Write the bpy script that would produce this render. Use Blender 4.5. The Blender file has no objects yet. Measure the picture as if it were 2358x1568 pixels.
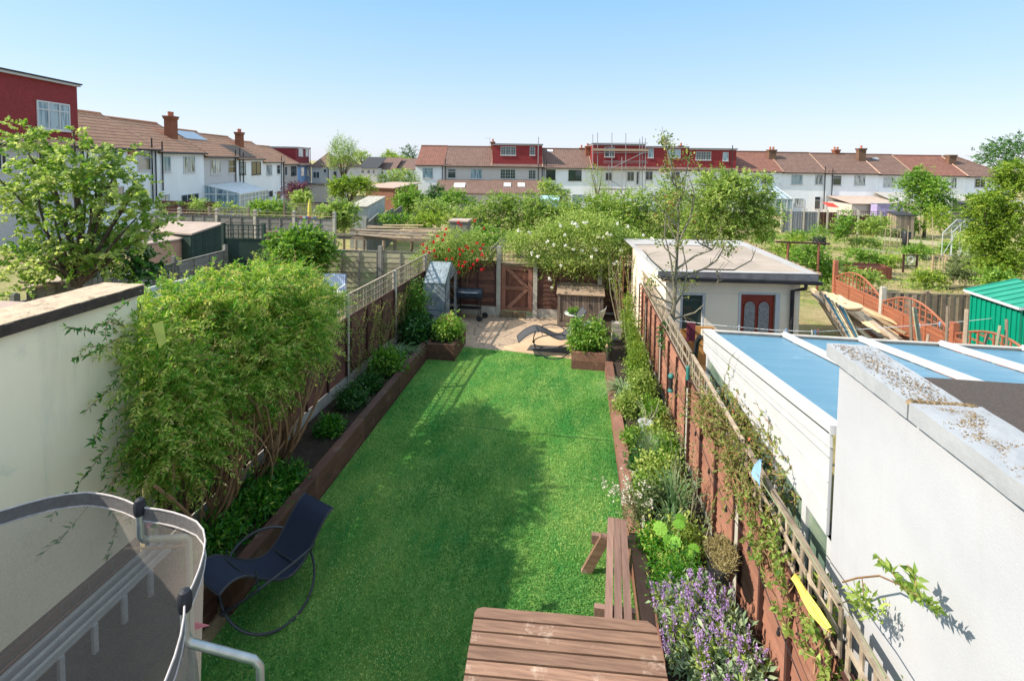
import bpy, math, random
import numpy as np
R=math.radians
rng=np.random.default_rng(7); random.seed(7)
scene=bpy.context.scene; col=scene.collection
# ------------------------------------------------------------------ camera
EYE=4.4; FPX=1113.; PSI=math.atan(151/1113.); TH=R(2.9); RO=0.012; SHP=356.
_fx,_fy=-math.sin(PSI),math.cos(PSI)
fwd=np.array([_fx*math.cos(TH),_fy*math.cos(TH),-math.sin(TH)])
_r=np.array([math.cos(PSI),math.sin(PSI),0.]); _u=np.array([_fx*math.sin(TH),_fy*math.sin(TH),math.cos(TH)])
rt=math.cos(RO)*_r+math.sin(RO)*_u; up=-math.sin(RO)*_r+math.cos(RO)*_u
from mathutils import Matrix, Vector
cd=bpy.data.cameras.new('camera'); cam=bpy.data.objects.new('camera',cd); col.objects.link(cam)
cd.sensor_fit='HORIZONTAL'; cd.sensor_width=36; cd.lens=36*FPX/2358; cd.shift_y=-SHP/2358*1.0
cd.clip_start=.05; cd.clip_end=3000
M=Matrix(((rt[0],up[0],-fwd[0],0),(rt[1],up[1],-fwd[1],0),(rt[2],up[2],-fwd[2],EYE),(0,0,0,1)))
cam.matrix_world=M; scene.camera=cam
# ------------------------------------------------------------------ light
SUN_DIR=Vector((.96,.28,0)).normalized()*math.cos(R(40))+Vector((0,0,-math.sin(R(40))))
w=bpy.data.worlds.new('World'); scene.world=w; w.use_nodes=True
nt=w.node_tree; bg=nt.nodes['Background']; sky=nt.nodes.new('ShaderNodeTexSky'); sky.sky_type='NISHITA'
sky.sun_disc=False; sky.sun_elevation=R(40); sky.sun_rotation=math.atan2(-SUN_DIR[0],-SUN_DIR[1])
sky.air_density=1.0; sky.dust_density=.6; sky.ozone_density=1.6; sky.altitude=0
# sky gradient: pale at the horizon, brightened overhead as added fill light
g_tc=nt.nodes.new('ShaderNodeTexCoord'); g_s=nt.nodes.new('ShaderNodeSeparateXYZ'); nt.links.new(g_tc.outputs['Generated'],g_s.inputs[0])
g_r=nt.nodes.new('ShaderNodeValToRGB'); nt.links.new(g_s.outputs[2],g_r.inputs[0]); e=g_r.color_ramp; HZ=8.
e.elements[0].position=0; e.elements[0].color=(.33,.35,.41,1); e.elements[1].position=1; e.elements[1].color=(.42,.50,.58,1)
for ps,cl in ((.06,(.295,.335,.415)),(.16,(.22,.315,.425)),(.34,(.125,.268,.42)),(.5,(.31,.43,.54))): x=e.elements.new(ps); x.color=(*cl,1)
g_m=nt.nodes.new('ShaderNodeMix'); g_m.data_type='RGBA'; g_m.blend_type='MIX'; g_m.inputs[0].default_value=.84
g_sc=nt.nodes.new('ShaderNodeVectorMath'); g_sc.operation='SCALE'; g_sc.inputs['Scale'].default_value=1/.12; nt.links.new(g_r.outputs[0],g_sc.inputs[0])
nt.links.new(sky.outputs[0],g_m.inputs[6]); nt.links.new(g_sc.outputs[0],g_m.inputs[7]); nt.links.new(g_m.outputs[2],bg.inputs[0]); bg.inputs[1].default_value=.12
sl=bpy.data.lights.new('sun','SUN'); sl.energy=3.15; sl.angle=R(.5); sl.color=(1,.91,.76)
so=bpy.data.objects.new('sun',sl); col.objects.link(so); so.rotation_euler=SUN_DIR.to_track_quat('-Z','Y').to_euler()
vs=scene.view_settings; vs.view_transform='Standard'; vs.look='None'; vs.gamma=1; vs.exposure=1.25
# ------------------------------------------------------------------ placing helpers
def ray(x,y):
    return (x-1179)/FPX*rt+(784-SHP-y)/FPX*up+fwd
def at(x,y,X=None,Y=None,Z=None,D=None):
    """world point seen at photo position x,y (2358 px wide) on a real plane"""
    d=ray(x,y)
    if X is not None:t=X/d[0]
    elif Y is not None:t=Y/d[1]
    elif D is not None:t=D
    else:t=(Z-EYE)/d[2]
    return np.array([d[0]*t,d[1]*t,EYE+d[2]*t])
def gz(Y):
    if Y<14: return 0.
    if Y<44: return -1.5*(Y-14)/30.
    return -1.5-.3*min(1,(Y-44)/18.)
# ------------------------------------------------------------------ mesh builder
def nrm(v):
    v=np.asarray(v,float); return v/(np.linalg.norm(v)+1e-12)
WL={}
class MB:
    def __init__(s,frame=None):
        s.v=[];s.f=[];s.t=[];s.sm=[];s.fr=frame
    def add(s,vs,fs,tint=None,smooth=False):
        b=len(s.v); s.v.extend([tuple(map(float,p)) for p in vs])
        t=random.random() if tint is None else tint
        for f in fs: s.f.append(tuple(b+i for i in f)); s.t.append(t); s.sm.append(smooth)
        return s
    def box(s,x0,x1,y0,y1,z0,z1,tint=None):
        vs=[(x,y,z) for z in (z0,z1) for y in (y0,y1) for x in (x0,x1)]
        return s.add(vs,[(0,2,3,1),(4,5,7,6),(0,1,5,4),(2,6,7,3),(0,4,6,2),(1,3,7,5)],tint)
    def bar(s,a,b,wd,h,upv=(0,0,1),tint=None):
        """beam from a to b, width wd sideways, height h along upv"""
        a=np.array(a,float);b=np.array(b,float);d=nrm(b-a);u=np.array(upv,float)
        if abs(d@nrm(u))>.98:u=np.array([0,1.,0])
        sd=nrm(np.cross(d,u));u=nrm(np.cross(sd,d));vs=[]
        for p in (a,b):
            for i,j in ((-1,-1),(1,-1),(1,1),(-1,1)): vs.append(p+sd*wd/2*i+u*h/2*j)
        return s.add(vs,[(0,1,2,3),(7,6,5,4),(0,4,5,1),(1,5,6,2),(2,6,7,3),(3,7,4,0)],tint)
    def tube(s,pts,r,n=8,tint=None,caps=True,closed=False):
        pts=[np.array(p,float) for p in pts]; m=len(pts)
        rs=r if hasattr(r,'__len__') else [r]*m
        vs=[];pu=None
        for i,p in enumerate(pts):
            if closed: d=nrm(pts[(i+1)%m]-pts[i-1])
            else: d=nrm(pts[min(i+1,m-1)]-pts[max(i-1,0)])
            if pu is None:
                pu=np.array([0,0,1.]) if abs(d[2])<.9 else np.array([1.,0,0])
            sd=nrm(np.cross(d,pu)); pu=nrm(np.cross(sd,d))
            for k in range(n):
                a=2*math.pi*k/n; vs.append(p+rs[i]*(math.cos(a)*sd+math.sin(a)*pu))
        fs=[]
        for i in range(m if closed else m-1):
            j=(i+1)%m
            for k in range(n): fs.append((i*n+k,i*n+(k+1)%n,j*n+(k+1)%n,j*n+k))
        if caps and not closed: fs+= [tuple(range(n))[::-1],tuple((m-1)*n+k for k in range(n))]
        return s.add(vs,fs,tint,True)
    def lathe(s,c,prof,n=20,tint=None,axis=None):
        """prof: list of (radius, height)"""
        c=np.array(c,float);ax=nrm(axis) if axis is not None else np.array([0,0,1.])
        e=np.array([1.,0,0]) if abs(ax[0])<.9 else np.array([0,1.,0])
        e1=nrm(np.cross(ax,e));e2=np.cross(ax,e1);vs=[];fs=[]
        for r,h in prof:
            for k in range(n):
                a=2*math.pi*k/n;vs.append(c+ax*h+r*(math.cos(a)*e1+math.sin(a)*e2))
        for i in range(len(prof)-1):
            for k in range(n): fs.append((i*n+k,i*n+(k+1)%n,(i+1)*n+(k+1)%n,(i+1)*n+k))
        if prof[0][0]>1e-4: fs.append(tuple(range(n))[::-1])
        if prof[-1][0]>1e-4: fs.append(tuple((len(prof)-1)*n+k for k in range(n)))
        return s.add(vs,fs,tint,True)
    def prism(s,poly,dirv,tint=None):
        """extrude polygon (3D points) by dirv"""
        n=len(poly);p=[np.array(q,float) for q in poly];d=np.array(dirv,float)
        return s.add(p+[q+d for q in p],[tuple(range(n))[::-1],tuple(range(n,2*n))]+[(i,(i+1)%n,n+(i+1)%n,n+i) for i in range(n)],tint)
    def quad(s,*p,tint=None): return s.add(p,[tuple(range(len(p)))],tint)
    def build(s,name,mat,parent=None,loc=None):
        me=bpy.data.meshes.new(name); V=np.array(s.v,float) if s.v else np.zeros((1,3)); flip=False
        if s.fr is not None:
            O,A,B=s.fr; A=np.array(A,float);B=np.array(B,float)
            flip=(A[0]*B[1]-A[1]*B[0])<0
            V=np.array(O,float)+V[:,0:1]*A+V[:,1:2]*B+V[:,2:3]*np.array([0,0,1.])
        off=np.array(WL[parent.name]) if parent is not None else (np.array(loc,float) if loc is not None else np.zeros(3))
        me.from_pydata((V-off).tolist(),[],[f[::-1] for f in s.f] if flip else s.f)
        uv=me.uv_layers.new(name='UVMap'); co=[]
        for f0 in s.f:
            f=f0[::-1] if flip else f0
            P=V[list(f)]; n=np.zeros(3)
            for i in range(len(f)): n+=np.cross(P[i]-P[0],P[(i+1)%len(f)]-P[0])
            n=nrm(n); t=np.array([1.,0,0]) if abs(n[2])>.995 else nrm(np.cross([0,0,1.],n)); b=np.cross(n,t)
            for q in P: co+= [q@t,q@b]
        uv.data.foreach_set('uv',co)
        a=me.attributes.new('tint','FLOAT','FACE'); a.data.foreach_set('value',s.t)
        me.polygons.foreach_set('use_smooth',s.sm)
        if any(s.sm): 
            try: me.set_sharp_from_angle(angle=R(40))
            except Exception: pass
        me.materials.append(mat); o=bpy.data.objects.new(name,me); col.objects.link(o)
        if parent is not None: o.parent=parent
        elif loc is not None: o.location=[float(q) for q in loc]
        WL[o.name]=tuple(off)
        return o
def thing(name,label,cat,loc,group=None):
    o=bpy.data.objects.new(name,None); col.objects.link(o); o.empty_display_size=.2
    o.location=[float(q) for q in loc]; o['label']=label; o['category']=cat
    if group:o['group']=group
    WL[o.name]=tuple(float(q) for q in loc); return o
def tag(o,label,cat,group=None,kind=None):
    if label:o['label']=label
    if cat:o['category']=cat
    if group:o['group']=group
    if kind:o['kind']=kind
    return o
def copy_tree(src,loc,rot=0.,label=None,parent=None):
    c=src.copy(); col.objects.link(c)
    if parent is None:
        c.location=loc; c.rotation_euler=(0,0,rot)
        if label:c['label']=label
    else: c.parent=parent
    for ch in [q for q in list(bpy.data.objects) if q.parent==src]: copy_tree(ch,None,parent=c)
    return c
# ------------------------------------------------------------------ materials
def nodes(name):
    m=bpy.data.materials.new(name); m.use_nodes=True; n=m.node_tree; return m,n,n.nodes['Principled BSDF']
def lk(n,a,b): n.links.new(a,b)
def mix(n,fac,a,b,mode='MIX'):
    x=n.nodes.new('ShaderNodeMix'); x.data_type='RGBA'; x.blend_type=mode
    for k,v in ((0,fac),(6,a),(7,b)):
        if isinstance(v,bpy.types.NodeSocket): lk(n,v,x.inputs[k])
        elif k==0: x.inputs[0].default_value=v
        else: x.inputs[k].default_value=(*v[:3],1)
    return x.outputs[2]
def mapping(n,scale,src='Object'):
    tc=n.nodes.new('ShaderNodeTexCoord'); mp=n.nodes.new('ShaderNodeMapping'); mp.inputs['Scale'].default_value=scale
    lk(n,tc.outputs[src],mp.inputs[0]); return mp.outputs[0]
def noise(n,vec,scale,detail=4,rough=.6,lo=.35,hi=.65):
    t=n.nodes.new('ShaderNodeTexNoise'); t.inputs['Scale'].default_value=scale; t.inputs['Detail'].default_value=detail; t.inputs['Roughness'].default_value=rough
    lk(n,vec,t.inputs['Vector']); r=n.nodes.new('ShaderNodeMapRange'); r.inputs[1].default_value=lo; r.inputs[2].default_value=hi
    lk(n,t.outputs[0],r.inputs[0]); return r.outputs[0]
def bump(n,p,h,strength=.3,dist=.01):
    b=n.nodes.new('ShaderNodeBump'); b.inputs['Strength'].default_value=strength; b.inputs['Distance'].default_value=dist
    lk(n,h,b.inputs['Height']); lk(n,b.outputs[0],p.inputs['Normal'])
def tintnode(n):
    a=n.nodes.new('ShaderNodeAttribute'); a.attribute_name='tint'; return a.outputs['Fac']
def mat(name,c1,c2=None,scale=8,rough=.75,stretch=(1,1,1),bumpv=.3,bd=.005,tint=.35,metal=0,spot=None,spotscale=3,spotlo=.55,spotamt=1.,coat=0,spec=.4,fine=None):
    """two-tone noise material, per-board tint, optional stain layer"""
    m,n,p=nodes(name); c2=c2 or tuple(q*.75 for q in c1)
    v=mapping(n,stretch); nz=noise(n,v,scale)
    c=mix(n,nz,c1,c2)
    if tint:
        t=tintnode(n); r=n.nodes.new('ShaderNodeMapRange'); r.inputs[3].default_value=1-tint; r.inputs[4].default_value=1+tint*.6
        lk(n,t,r.inputs[0]); cc=n.nodes.new('ShaderNodeCombineColor')
        for i in range(3): lk(n,r.outputs[0],cc.inputs[i])
        c=mix(n,1,c,cc.outputs[0],'MULTIPLY')
    if spot:
        v2=mapping(n,(1,1,1)); s=noise(n,v2,spotscale,6,.7,spotlo,spotlo+.1)
        if spotamt<1:
            mm=n.nodes.new('ShaderNodeMath'); mm.operation='MULTIPLY'; lk(n,s,mm.inputs[0]); mm.inputs[1].default_value=spotamt; s=mm.outputs[0]
        c=mix(n,s,c,spot)
    lk(n,c,p.inputs['Base Color']); p.inputs['Roughness'].default_value=rough; p.inputs['Metallic'].default_value=metal
    p.inputs['Specular IOR Level'].default_value=spec; p.inputs['Coat Weight'].default_value=coat
    if bumpv: bump(n,p,noise(n,mapping(n,stretch),fine or scale*3,5,.65,.2,.8),bumpv,bd)
    return m
def brickmat(name,c1,c2,mortar,bw,bh,ms=.01,rough=.85,scale=1,off=.5,bs=.6,bd=.015,weather=None,wl=.5,ws=.8):
    m,n,p=nodes(name); v=mapping(n,(1,1,1),'UV'); b=n.nodes.new('ShaderNodeTexBrick')
    b.inputs['Scale'].default_value=scale; b.inputs['Brick Width'].default_value=bw; b.inputs['Row Height'].default_value=bh
    b.inputs['Mortar Size'].default_value=ms; b.offset=off; b.inputs['Color1'].default_value=(*c1,1); b.inputs['Color2'].default_value=(*c2,1); b.inputs['Mortar'].default_value=(*mortar,1)
    b.inputs['Mortar Smooth'].default_value=.3; b.inputs['Bias'].default_value=0
    lk(n,v,b.inputs[0]); c=b.outputs[0]
    nz=noise(n,mapping(n,(1,1,1)),1.3,5,.7,.3,.75); c=mix(n,nz,c,mix(n,.5,c,tuple(q*.55 for q in c1)))
    if weather: c=mix(n,noise(n,mapping(n,(1,1,1)),ws,6,.75,wl,wl+.2),c,weather)
    lk(n,c,p.inputs['Base Color']); p.inputs['Roughness'].default_value=rough; p.inputs['Specular IOR Level'].default_value=.25
    inv=n.nodes.new('ShaderNodeMath'); inv.operation='SUBTRACT'; inv.inputs[0].default_value=1; lk(n,b.outputs['Fac'],inv.inputs[1])
    bump(n,p,inv.outputs[0],bs,bd); return m
def tilemat(name,c1,c2,shadow,row=.3,colw=.3,weather=None,depth=.03):
    """rows of lapped roof tiles: saw-tooth height up the slope"""
    m,n,p=nodes(name); v=mapping(n,(1,1,1),'UV'); b=n.nodes.new('ShaderNodeTexBrick')
    b.inputs['Scale'].default_value=1; b.inputs['Brick Width'].default_value=colw; b.inputs['Row Height'].default_value=row; b.inputs['Mortar Size'].default_value=.012
    b.inputs['Color1'].default_value=(*c1,1); b.inputs['Color2'].default_value=(*c2,1); b.inputs['Mortar'].default_value=(*shadow,1); b.offset=0
    lk(n,v,b.inputs[0]); sx=n.nodes.new('ShaderNodeSeparateXYZ'); lk(n,v,sx.inputs[0])
    d=n.nodes.new('ShaderNodeMath'); d.operation='DIVIDE'; d.inputs[1].default_value=row; lk(n,sx.outputs[1],d.inputs[0])
    fr=n.nodes.new('ShaderNodeMath'); fr.operation='FRACT'; lk(n,d.outputs[0],fr.inputs[0])
    c=b.outputs[0]
    r=n.nodes.new('ShaderNodeMapRange'); r.inputs[1].default_value=.0; r.inputs[2].default_value=.30; r.inputs[3].default_value=.95; r.inputs[4].default_value=0; lk(n,fr.outputs[0],r.inputs[0])
    c=mix(n,r.outputs[0],c,shadow)  # lap shadow painted into the colour along each tile row
    nz=noise(n,mapping(n,(1,1,1)),1.1,6,.75,.3,.7); c=mix(n,nz,c,mix(n,.3,c,tuple(q*.5 for q in c1)))
    if weather: c=mix(n,noise(n,mapping(n,(1,1,1)),2.6,6,.8,.58,.8),c,weather)
    lk(n,c,p.inputs['Base Color']); p.inputs['Roughness'].default_value=.8; p.inputs['Specular IOR Level'].default_value=.25
    inv=n.nodes.new('ShaderNodeMath'); inv.operation='SUBTRACT'; inv.inputs[0].default_value=1; lk(n,fr.outputs[0],inv.inputs[1])
    bump(n,p,inv.outputs[0],1.,depth*1.6); return m
def glassmat(name,colr=(.03,.04,.05),rough=.05,curtain=None,alpha=None):
    m,n,p=nodes(name); c=colr
    if curtain:
        s=noise(n,mapping(n,(3,3,.4)),2.,2,.5,.42,.5); lk(n,mix(n,s,colr,curtain),p.inputs['Base Color'])
    else: p.inputs['Base Color'].default_value=(*c,1)
    p.inputs['Roughness'].default_value=rough; p.inputs['Specular IOR Level'].default_value=.8
    if alpha is not None: p.inputs['Alpha'].default_value=alpha
    return m
def leafmat(name,dark,mid,light,trans=.35,rough=.5,accent=None):
    m,n,p=nodes(name); t=tintnode(n); cr=n.nodes.new('ShaderNodeValToRGB'); lk(n,t,cr.inputs[0]); e=cr.color_ramp
    e.elements[0].color=(*dark,1); e.elements[1].color=(*light,1); e.elements[1].position=.92 if accent else 1.
    x=e.elements.new(.5); x.color=(*mid,1)
    if accent: y=e.elements.new(.985); y.color=(*accent,1)
    lk(n,cr.outputs[0],p.inputs['Base Color']); p.inputs['Roughness'].default_value=rough; p.inputs['Specular IOR Level'].default_value=.35
    tr=n.nodes.new('ShaderNodeBsdfTranslucent'); hs=n.nodes.new('ShaderNodeHueSaturation'); hs.inputs['Saturation'].default_value=1.1; hs.inputs['Value'].default_value=1.5; lk(n,cr.outputs[0],hs.inputs['Color']); lk(n,hs.outputs[0],tr.inputs[0])
    ms=n.nodes.new('ShaderNodeMixShader'); ms.inputs[0].default_value=trans; lk(n,p.outputs[0],ms.inputs[1]); lk(n,tr.outputs[0],ms.inputs[2])
    lk(n,ms.outputs[0],n.nodes['Material Output'].inputs[0]); return m
WX=(.6,12,12); WY=(12,.6,12); WZ=(12,12,.6)   # grain stretched along x, y, z
K={}
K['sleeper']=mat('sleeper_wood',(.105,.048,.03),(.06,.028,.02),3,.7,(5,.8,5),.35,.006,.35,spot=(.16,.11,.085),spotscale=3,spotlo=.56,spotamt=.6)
K['panel']=mat('brown_fence_stain',(.17,.072,.048),(.10,.045,.033),3,.75,(1.2,1.2,9),.4,.004,.4)
K['panelR']=mat('red_brown_fence_stain',(.36,.165,.11),(.27,.12,.08),3,.7,(1.2,1.2,9),.4,.004,.3,spot=(.36,.2,.15),spotscale=5,spotlo=.56,spotamt=.5)
K['batten']=mat('dark_batten',(.075,.03,.022),None,4,.75,WZ,.3,.004,.3)
K['trellis']=mat('weathered_trellis',(.40,.33,.25),(.24,.18,.13),4,.85,(3,3,3),.4,.003,.4)
K['greywood']=mat('silvered_wood',(.26,.25,.23),(.15,.14,.13),3,.85,(2,2,8),.45,.004,.4,spot=(.16,.19,.1),spotscale=1.2,spotlo=.55,spotamt=.5)
K['palewood']=mat('pale_old_wood',(.36,.34,.23),(.26,.24,.17),3,.85,(2,2,8),.4,.004,.35,spot=(.22,.3,.14),spotscale=1.1,spotlo=.48,spotamt=.55)
K['gatewood']=mat('gate_wood',(.2,.075,.045),(.12,.045,.03),3,.7,WZ,.4,.004,.35,spot=(.3,.16,.1),spotscale=4,spotlo=.6,spotamt=.5)
K['concrete']=mat('concrete_post',(.48,.44,.38),(.38,.35,.3),6,.9,(1,1,1),.4,.004,.12,spot=(.25,.26,.2),spotscale=5,spotlo=.58,spotamt=.5)
K['patio']=None
K['table']=mat('table_timber',(.31,.18,.12),(.19,.105,.07),3,.6,(.9,12,12),.45,.003,.3,spot=(.60,.47,.38),spotscale=3.0,spotlo=.565,spotamt=.65)
K['bench']=mat('bench_timber',(.29,.17,.13),(.2,.115,.09),3,.6,(12,.9,12),.35,.003,.22,spot=(.5,.36,.3),spotscale=5,spotlo=.62,spotamt=.6)
K['galv']=mat('galvanised_steel',(.55,.6,.62),(.42,.47,.5),12,.35,(1,1,1),.1,.001,0,metal=.75)
K['alu']=mat('aluminium',(.58,.60,.62),(.48,.5,.52),10,.4,(1,1,1),.05,.001,.1,metal=.25)
K['foam']=mat('black_foam',(.02,.022,.03),None,20,.6,(1,1,1),.1,.001,0)
K['navyfab']=mat('navy_sling',(.012,.02,.045),(.008,.013,.032),200,.75,(1,1,1),.3,.001,0)
K['greyfab']=mat('charcoal_sling',(.07,.07,.078),(.05,.05,.056),200,.75,(1,1,1),.3,.001,0)
K['blackpaint']=mat('black_tube',(.03,.035,.045),None,30,.35,(1,1,1),0,.001,0)
K['blackplastic']=mat('black_plastic',(.014,.015,.018),(.03,.03,.035),6,.4,(1,1,1),.1,.001,.2)
K['upvc']=mat('white_upvc',(.56,.56,.58),(.52,.52,.54),5,.35,(1,1,1),.0,.001,.04)
K['whitepaint']=mat('white_paint',(.78,.78,.77),(.7,.7,.69),3,.6,(1,1,1),.1,.001,.05)
K['render_cream']=mat('cream_render',(.97,.85,.62),(.92,.80,.58),.9,.9,(1,1,1),.35,.002,.0,fine=60,spot=(.42,.42,.38),spotscale=1.3,spotlo=.58,spotamt=.4)
K['render_white']=mat('white_render',(.445,.45,.48),(.41,.415,.445),2,.9,(1,1,1),.5,.0025,.0,fine=90)
K['coping']=mat('sandy_coping',(.62,.47,.33),(.48,.36,.25),12,.95,(1,1,1),.8,.01,.1,fine=45,spot=(.2,.15,.11),spotscale=9,spotlo=.56,spotamt=.8)
K['copingedge']=mat('dark_coping_edge',(.075,.055,.042),(.045,.035,.03),14,.95,(1,1,1),.8,.01,0,fine=45,spot=(.4,.36,.3),spotscale=26,spotlo=.62,spotamt=.8)
K['felt_brown']=mat('brown_felt',(.44,.33,.27),(.38,.28,.23),60,.95,(1,1,1),.5,.004,.05,fine=300)
K['felt_dark']=mat('dark_felt',(.10,.078,.068),(.065,.052,.047),90,.95,(1,1,1),.7,.006,0,fine=220,spot=(.3,.27,.25),spotscale=70,spotlo=.68,spotamt=.6)
K['felt_pink']=mat('pinkish_felt',(.46,.36,.3),(.38,.29,.24),2,.95,(1,1,1),.3,.004,.1,fine=80)
K['lead']=mat('lead_flashing',(.37,.38,.40),(.3,.31,.33),3,.75,(1,1,1),.4,.006,.1,fine=20,spot=(.2,.15,.09),spotscale=7,spotlo=.6,spotamt=.9)
K['moss']=mat('moss',(.15,.10,.05),(.30,.22,.13),20,1,(1,1,1),.8,.01,.5,fine=60)
K['soil']=mat('soil',(.06,.04,.028),(.035,.024,.018),12,1,(1,1,1),.8,.02,0,fine=50)
K['peach']=mat('peach_render',(.55,.33,.24),(.47,.28,.21),1.5,.9,(1,1,1),.3,.003,0,fine=50)
K['greenpaint']=mat('dark_green_paint',(.028,.06,.045),(.018,.042,.032),3,.7,(1,1,8),.3,.004,.3)
K['brick']=brickmat('red_brick',(.32,.1,.05),(.22,.07,.04),(.3,.25,.2),.225,.075,.01)
K['brickchim']=brickmat('chimney_brick',(.34,.1,.045),(.25,.075,.035),(.2,.14,.1),.225,.075,.01)
K['brickdark']=brickmat('brown_brick',(.2,.1,.06),(.14,.07,.045),(.2,.16,.12),.225,.075,.01)
K['tile_brown']=tilemat('brown_roof_tiles',(.66,.34,.20),(.52,.27,.165),(.06,.03,.022),.46,.3,(.78,.54,.38))
K['tile_red']=tilemat('red_roof_tiles',(.31,.145,.108),(.24,.115,.09),(.07,.028,.02),.32,.3,(.34,.2,.12))
K['tile_mix']=tilemat('russet_roof_tiles',(.255,.16,.13),(.195,.122,.10),(.05,.03,.025),.32,.3,(.3,.2,.13))
K['tilehung']=brickmat('red_hung_tiles',(.34,.046,.05),(.29,.038,.042),(.11,.018,.02),.165,.11,.009,.75,bs=.5,bd=.012)
K['tilehung2']=brickmat('maroon_hung_tiles',(.30,.04,.05),(.26,.035,.042),(.07,.012,.014),.165,.11,.009,.75,bs=.5,bd=.012)
K['slate']=mat('dark_flat_roof',(.05,.05,.055),(.035,.035,.04),4,.8,(1,1,1),.2,.004,.1)
K['pebble']=mat('grey_pebbledash',(.58,.54,.52),(.48,.45,.44),30,.95,(1,1,1),.6,.006,0,fine=70)
K['pebble_light']=mat('pale_pebbledash',(.56,.53,.5),(.48,.46,.43),20,.95,(1,1,1),.5,.006,0,fine=60,spot=(.4,.37,.34),spotscale=.9,spotlo=.58,spotamt=.3)
K['housewhite']=mat('white_house_render',(.88,.89,.91),(.80,.81,.83),.8,.9,(1,1,.35),.2,.004,0,fine=30,spot=(.56,.55,.53),spotscale=.7,spotlo=.6,spotamt=.35)
K['houseblue']=mat('blue_house_render',(.22,.36,.62),(.18,.31,.55),1,.9,(1,1,1),.2,.004,0,fine=30)
K['housebeige']=mat('beige_house_render',(.52,.46,.42),(.45,.4,.37),6,.9,(1,1,1),.3,.004,0,fine=30)
K['pipe']=mat('black_pipe',(.018,.02,.024),None,10,.45,(1,1,1),0,.001,0)
K['pipegrey']=mat('grey_metal_pole',(.33,.34,.36),None,10,.45,(1,1,1),0,.001,.1,metal=.5)
K['paneD']=glassmat('dark_window_glass',(.03,.04,.045),.04)
K['paneG']=glassmat('greenish_window_glass',(.045,.07,.06),.04)
K['paneC']=glassmat('curtained_window_glass',(.06,.09,.11),.05,(.5,.52,.52))
K['paneB']=glassmat('bluish_window_glass',(.12,.2,.25),.05,(.3,.4,.45))
K['anthracite']=mat('dark_frame',(.03,.03,.032),None,10,.45,(1,1,1),0,.001,0)
K['pot']=mat('terracotta_pot',(.5,.17,.1),(.42,.14,.085),8,.55,(1,1,1),.1,.002,0)
K['bark']=mat('bark',(.13,.095,.07),(.085,.062,.048),12,.95,(1,1,.5),.6,.01,.2)
K['barkpale']=mat('pale_lichen_bark',(.25,.22,.15),(.14,.12,.09),14,.95,(1,1,.5),.5,.008,.2,spot=(.34,.34,.16),spotscale=20,spotlo=.55,spotamt=.6)
K['stemtan']=mat('woody_stem',(.34,.2,.1),(.24,.14,.075),8,.8,(1,1,1),.2,.004,.3)
K['stemgreen']=mat('green_stem',(.16,.22,.07),None,8,.7,(1,1,1),.1,.004,.3)
K['orangefence']=mat('orange_fence_stain',(.35,.125,.065),(.28,.095,.05),2,.65,(1.2,1.2,9),.3,.004,.2)
K['mesh_green']=mat('emerald_shed_sheet',(.0,.27,.16),(.0,.24,.145),2,.45,(1,1,1),.05,.002,.06,coat=.2)
K['greenroof']=mat('teal_shed_roof',(.03,.30,.20),(.02,.26,.17),3,.5,(1,1,1),.05,.002,.15)
K['timber']=mat('new_timber',(.64,.47,.28),(.5,.36,.21),3,.75,(3,3,3),.3,.004,.55)
K['timberold']=mat('old_timber',(.36,.28,.2),(.25,.19,.14),3,.85,(3,3,3),.3,.004,.5)
K['oak']=mat('orange_oak_board',(.6,.3,.1),(.5,.24,.08),3,.5,(1,1,6),.1,.002,.25)
K['bluetarp']=mat('blue_board',(.03,.17,.27),(.02,.12,.2),2,.55,(1,1,1),.1,.004,.3)
K['brightblue']=mat('bright_blue_sheet',(.02,.25,.6),(.02,.2,.5),2,.4,(1,1,1),.1,.004,.3)
K['yellow']=mat('yellow_cloth',(.75,.62,.12),(.68,.55,.1),10,.85,(1,1,1),.3,.004,0)
K['lightblue']=mat('pale_blue_cloth',(.3,.52,.8),(.26,.46,.74),10,.85,(1,1,1),.3,.004,0)
K['pink']=mat('pink_plastic',(.6,.2,.25),None,10,.6,(1,1,1),0,.001,0)
K['feeder']=mat('green_feeder_plastic',(.05,.22,.2),None,10,.5,(1,1,1),0,.001,0)
K['clearplas']=None
K['tan_coir']=mat('coir_liner',(.5,.34,.16),(.34,.22,.1),40,1,(1,1,1),.8,.01,.2)
K['reddoor']=mat('red_door_paint',(.27,.035,.02),(.22,.028,.017),2,.35,(1,1,5),.1,.002,0)
K['whitegrey']=mat('white_metal_chair',(.66,.72,.64),(.58,.64,.57),6,.5,(1,1,1),.05,.001,.1)
K['mat']=mat('dark_ground_mat',(.09,.085,.08),(.06,.056,.052),20,.95,(1,1,1),.3,.004,0)
K['stone']=mat('pale_stone_block',(.5,.46,.4),(.38,.34,.3),10,.9,(1,1,1),.5,.008,.3)
K['boxwood']=mat('grey_brown_box_timber',(.2,.155,.125),(.13,.1,.082),3,.85,(9,9,.8),.4,.004,.4,spot=(.32,.28,.23),spotscale=5,spotlo=.6,spotamt=.4)
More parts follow.
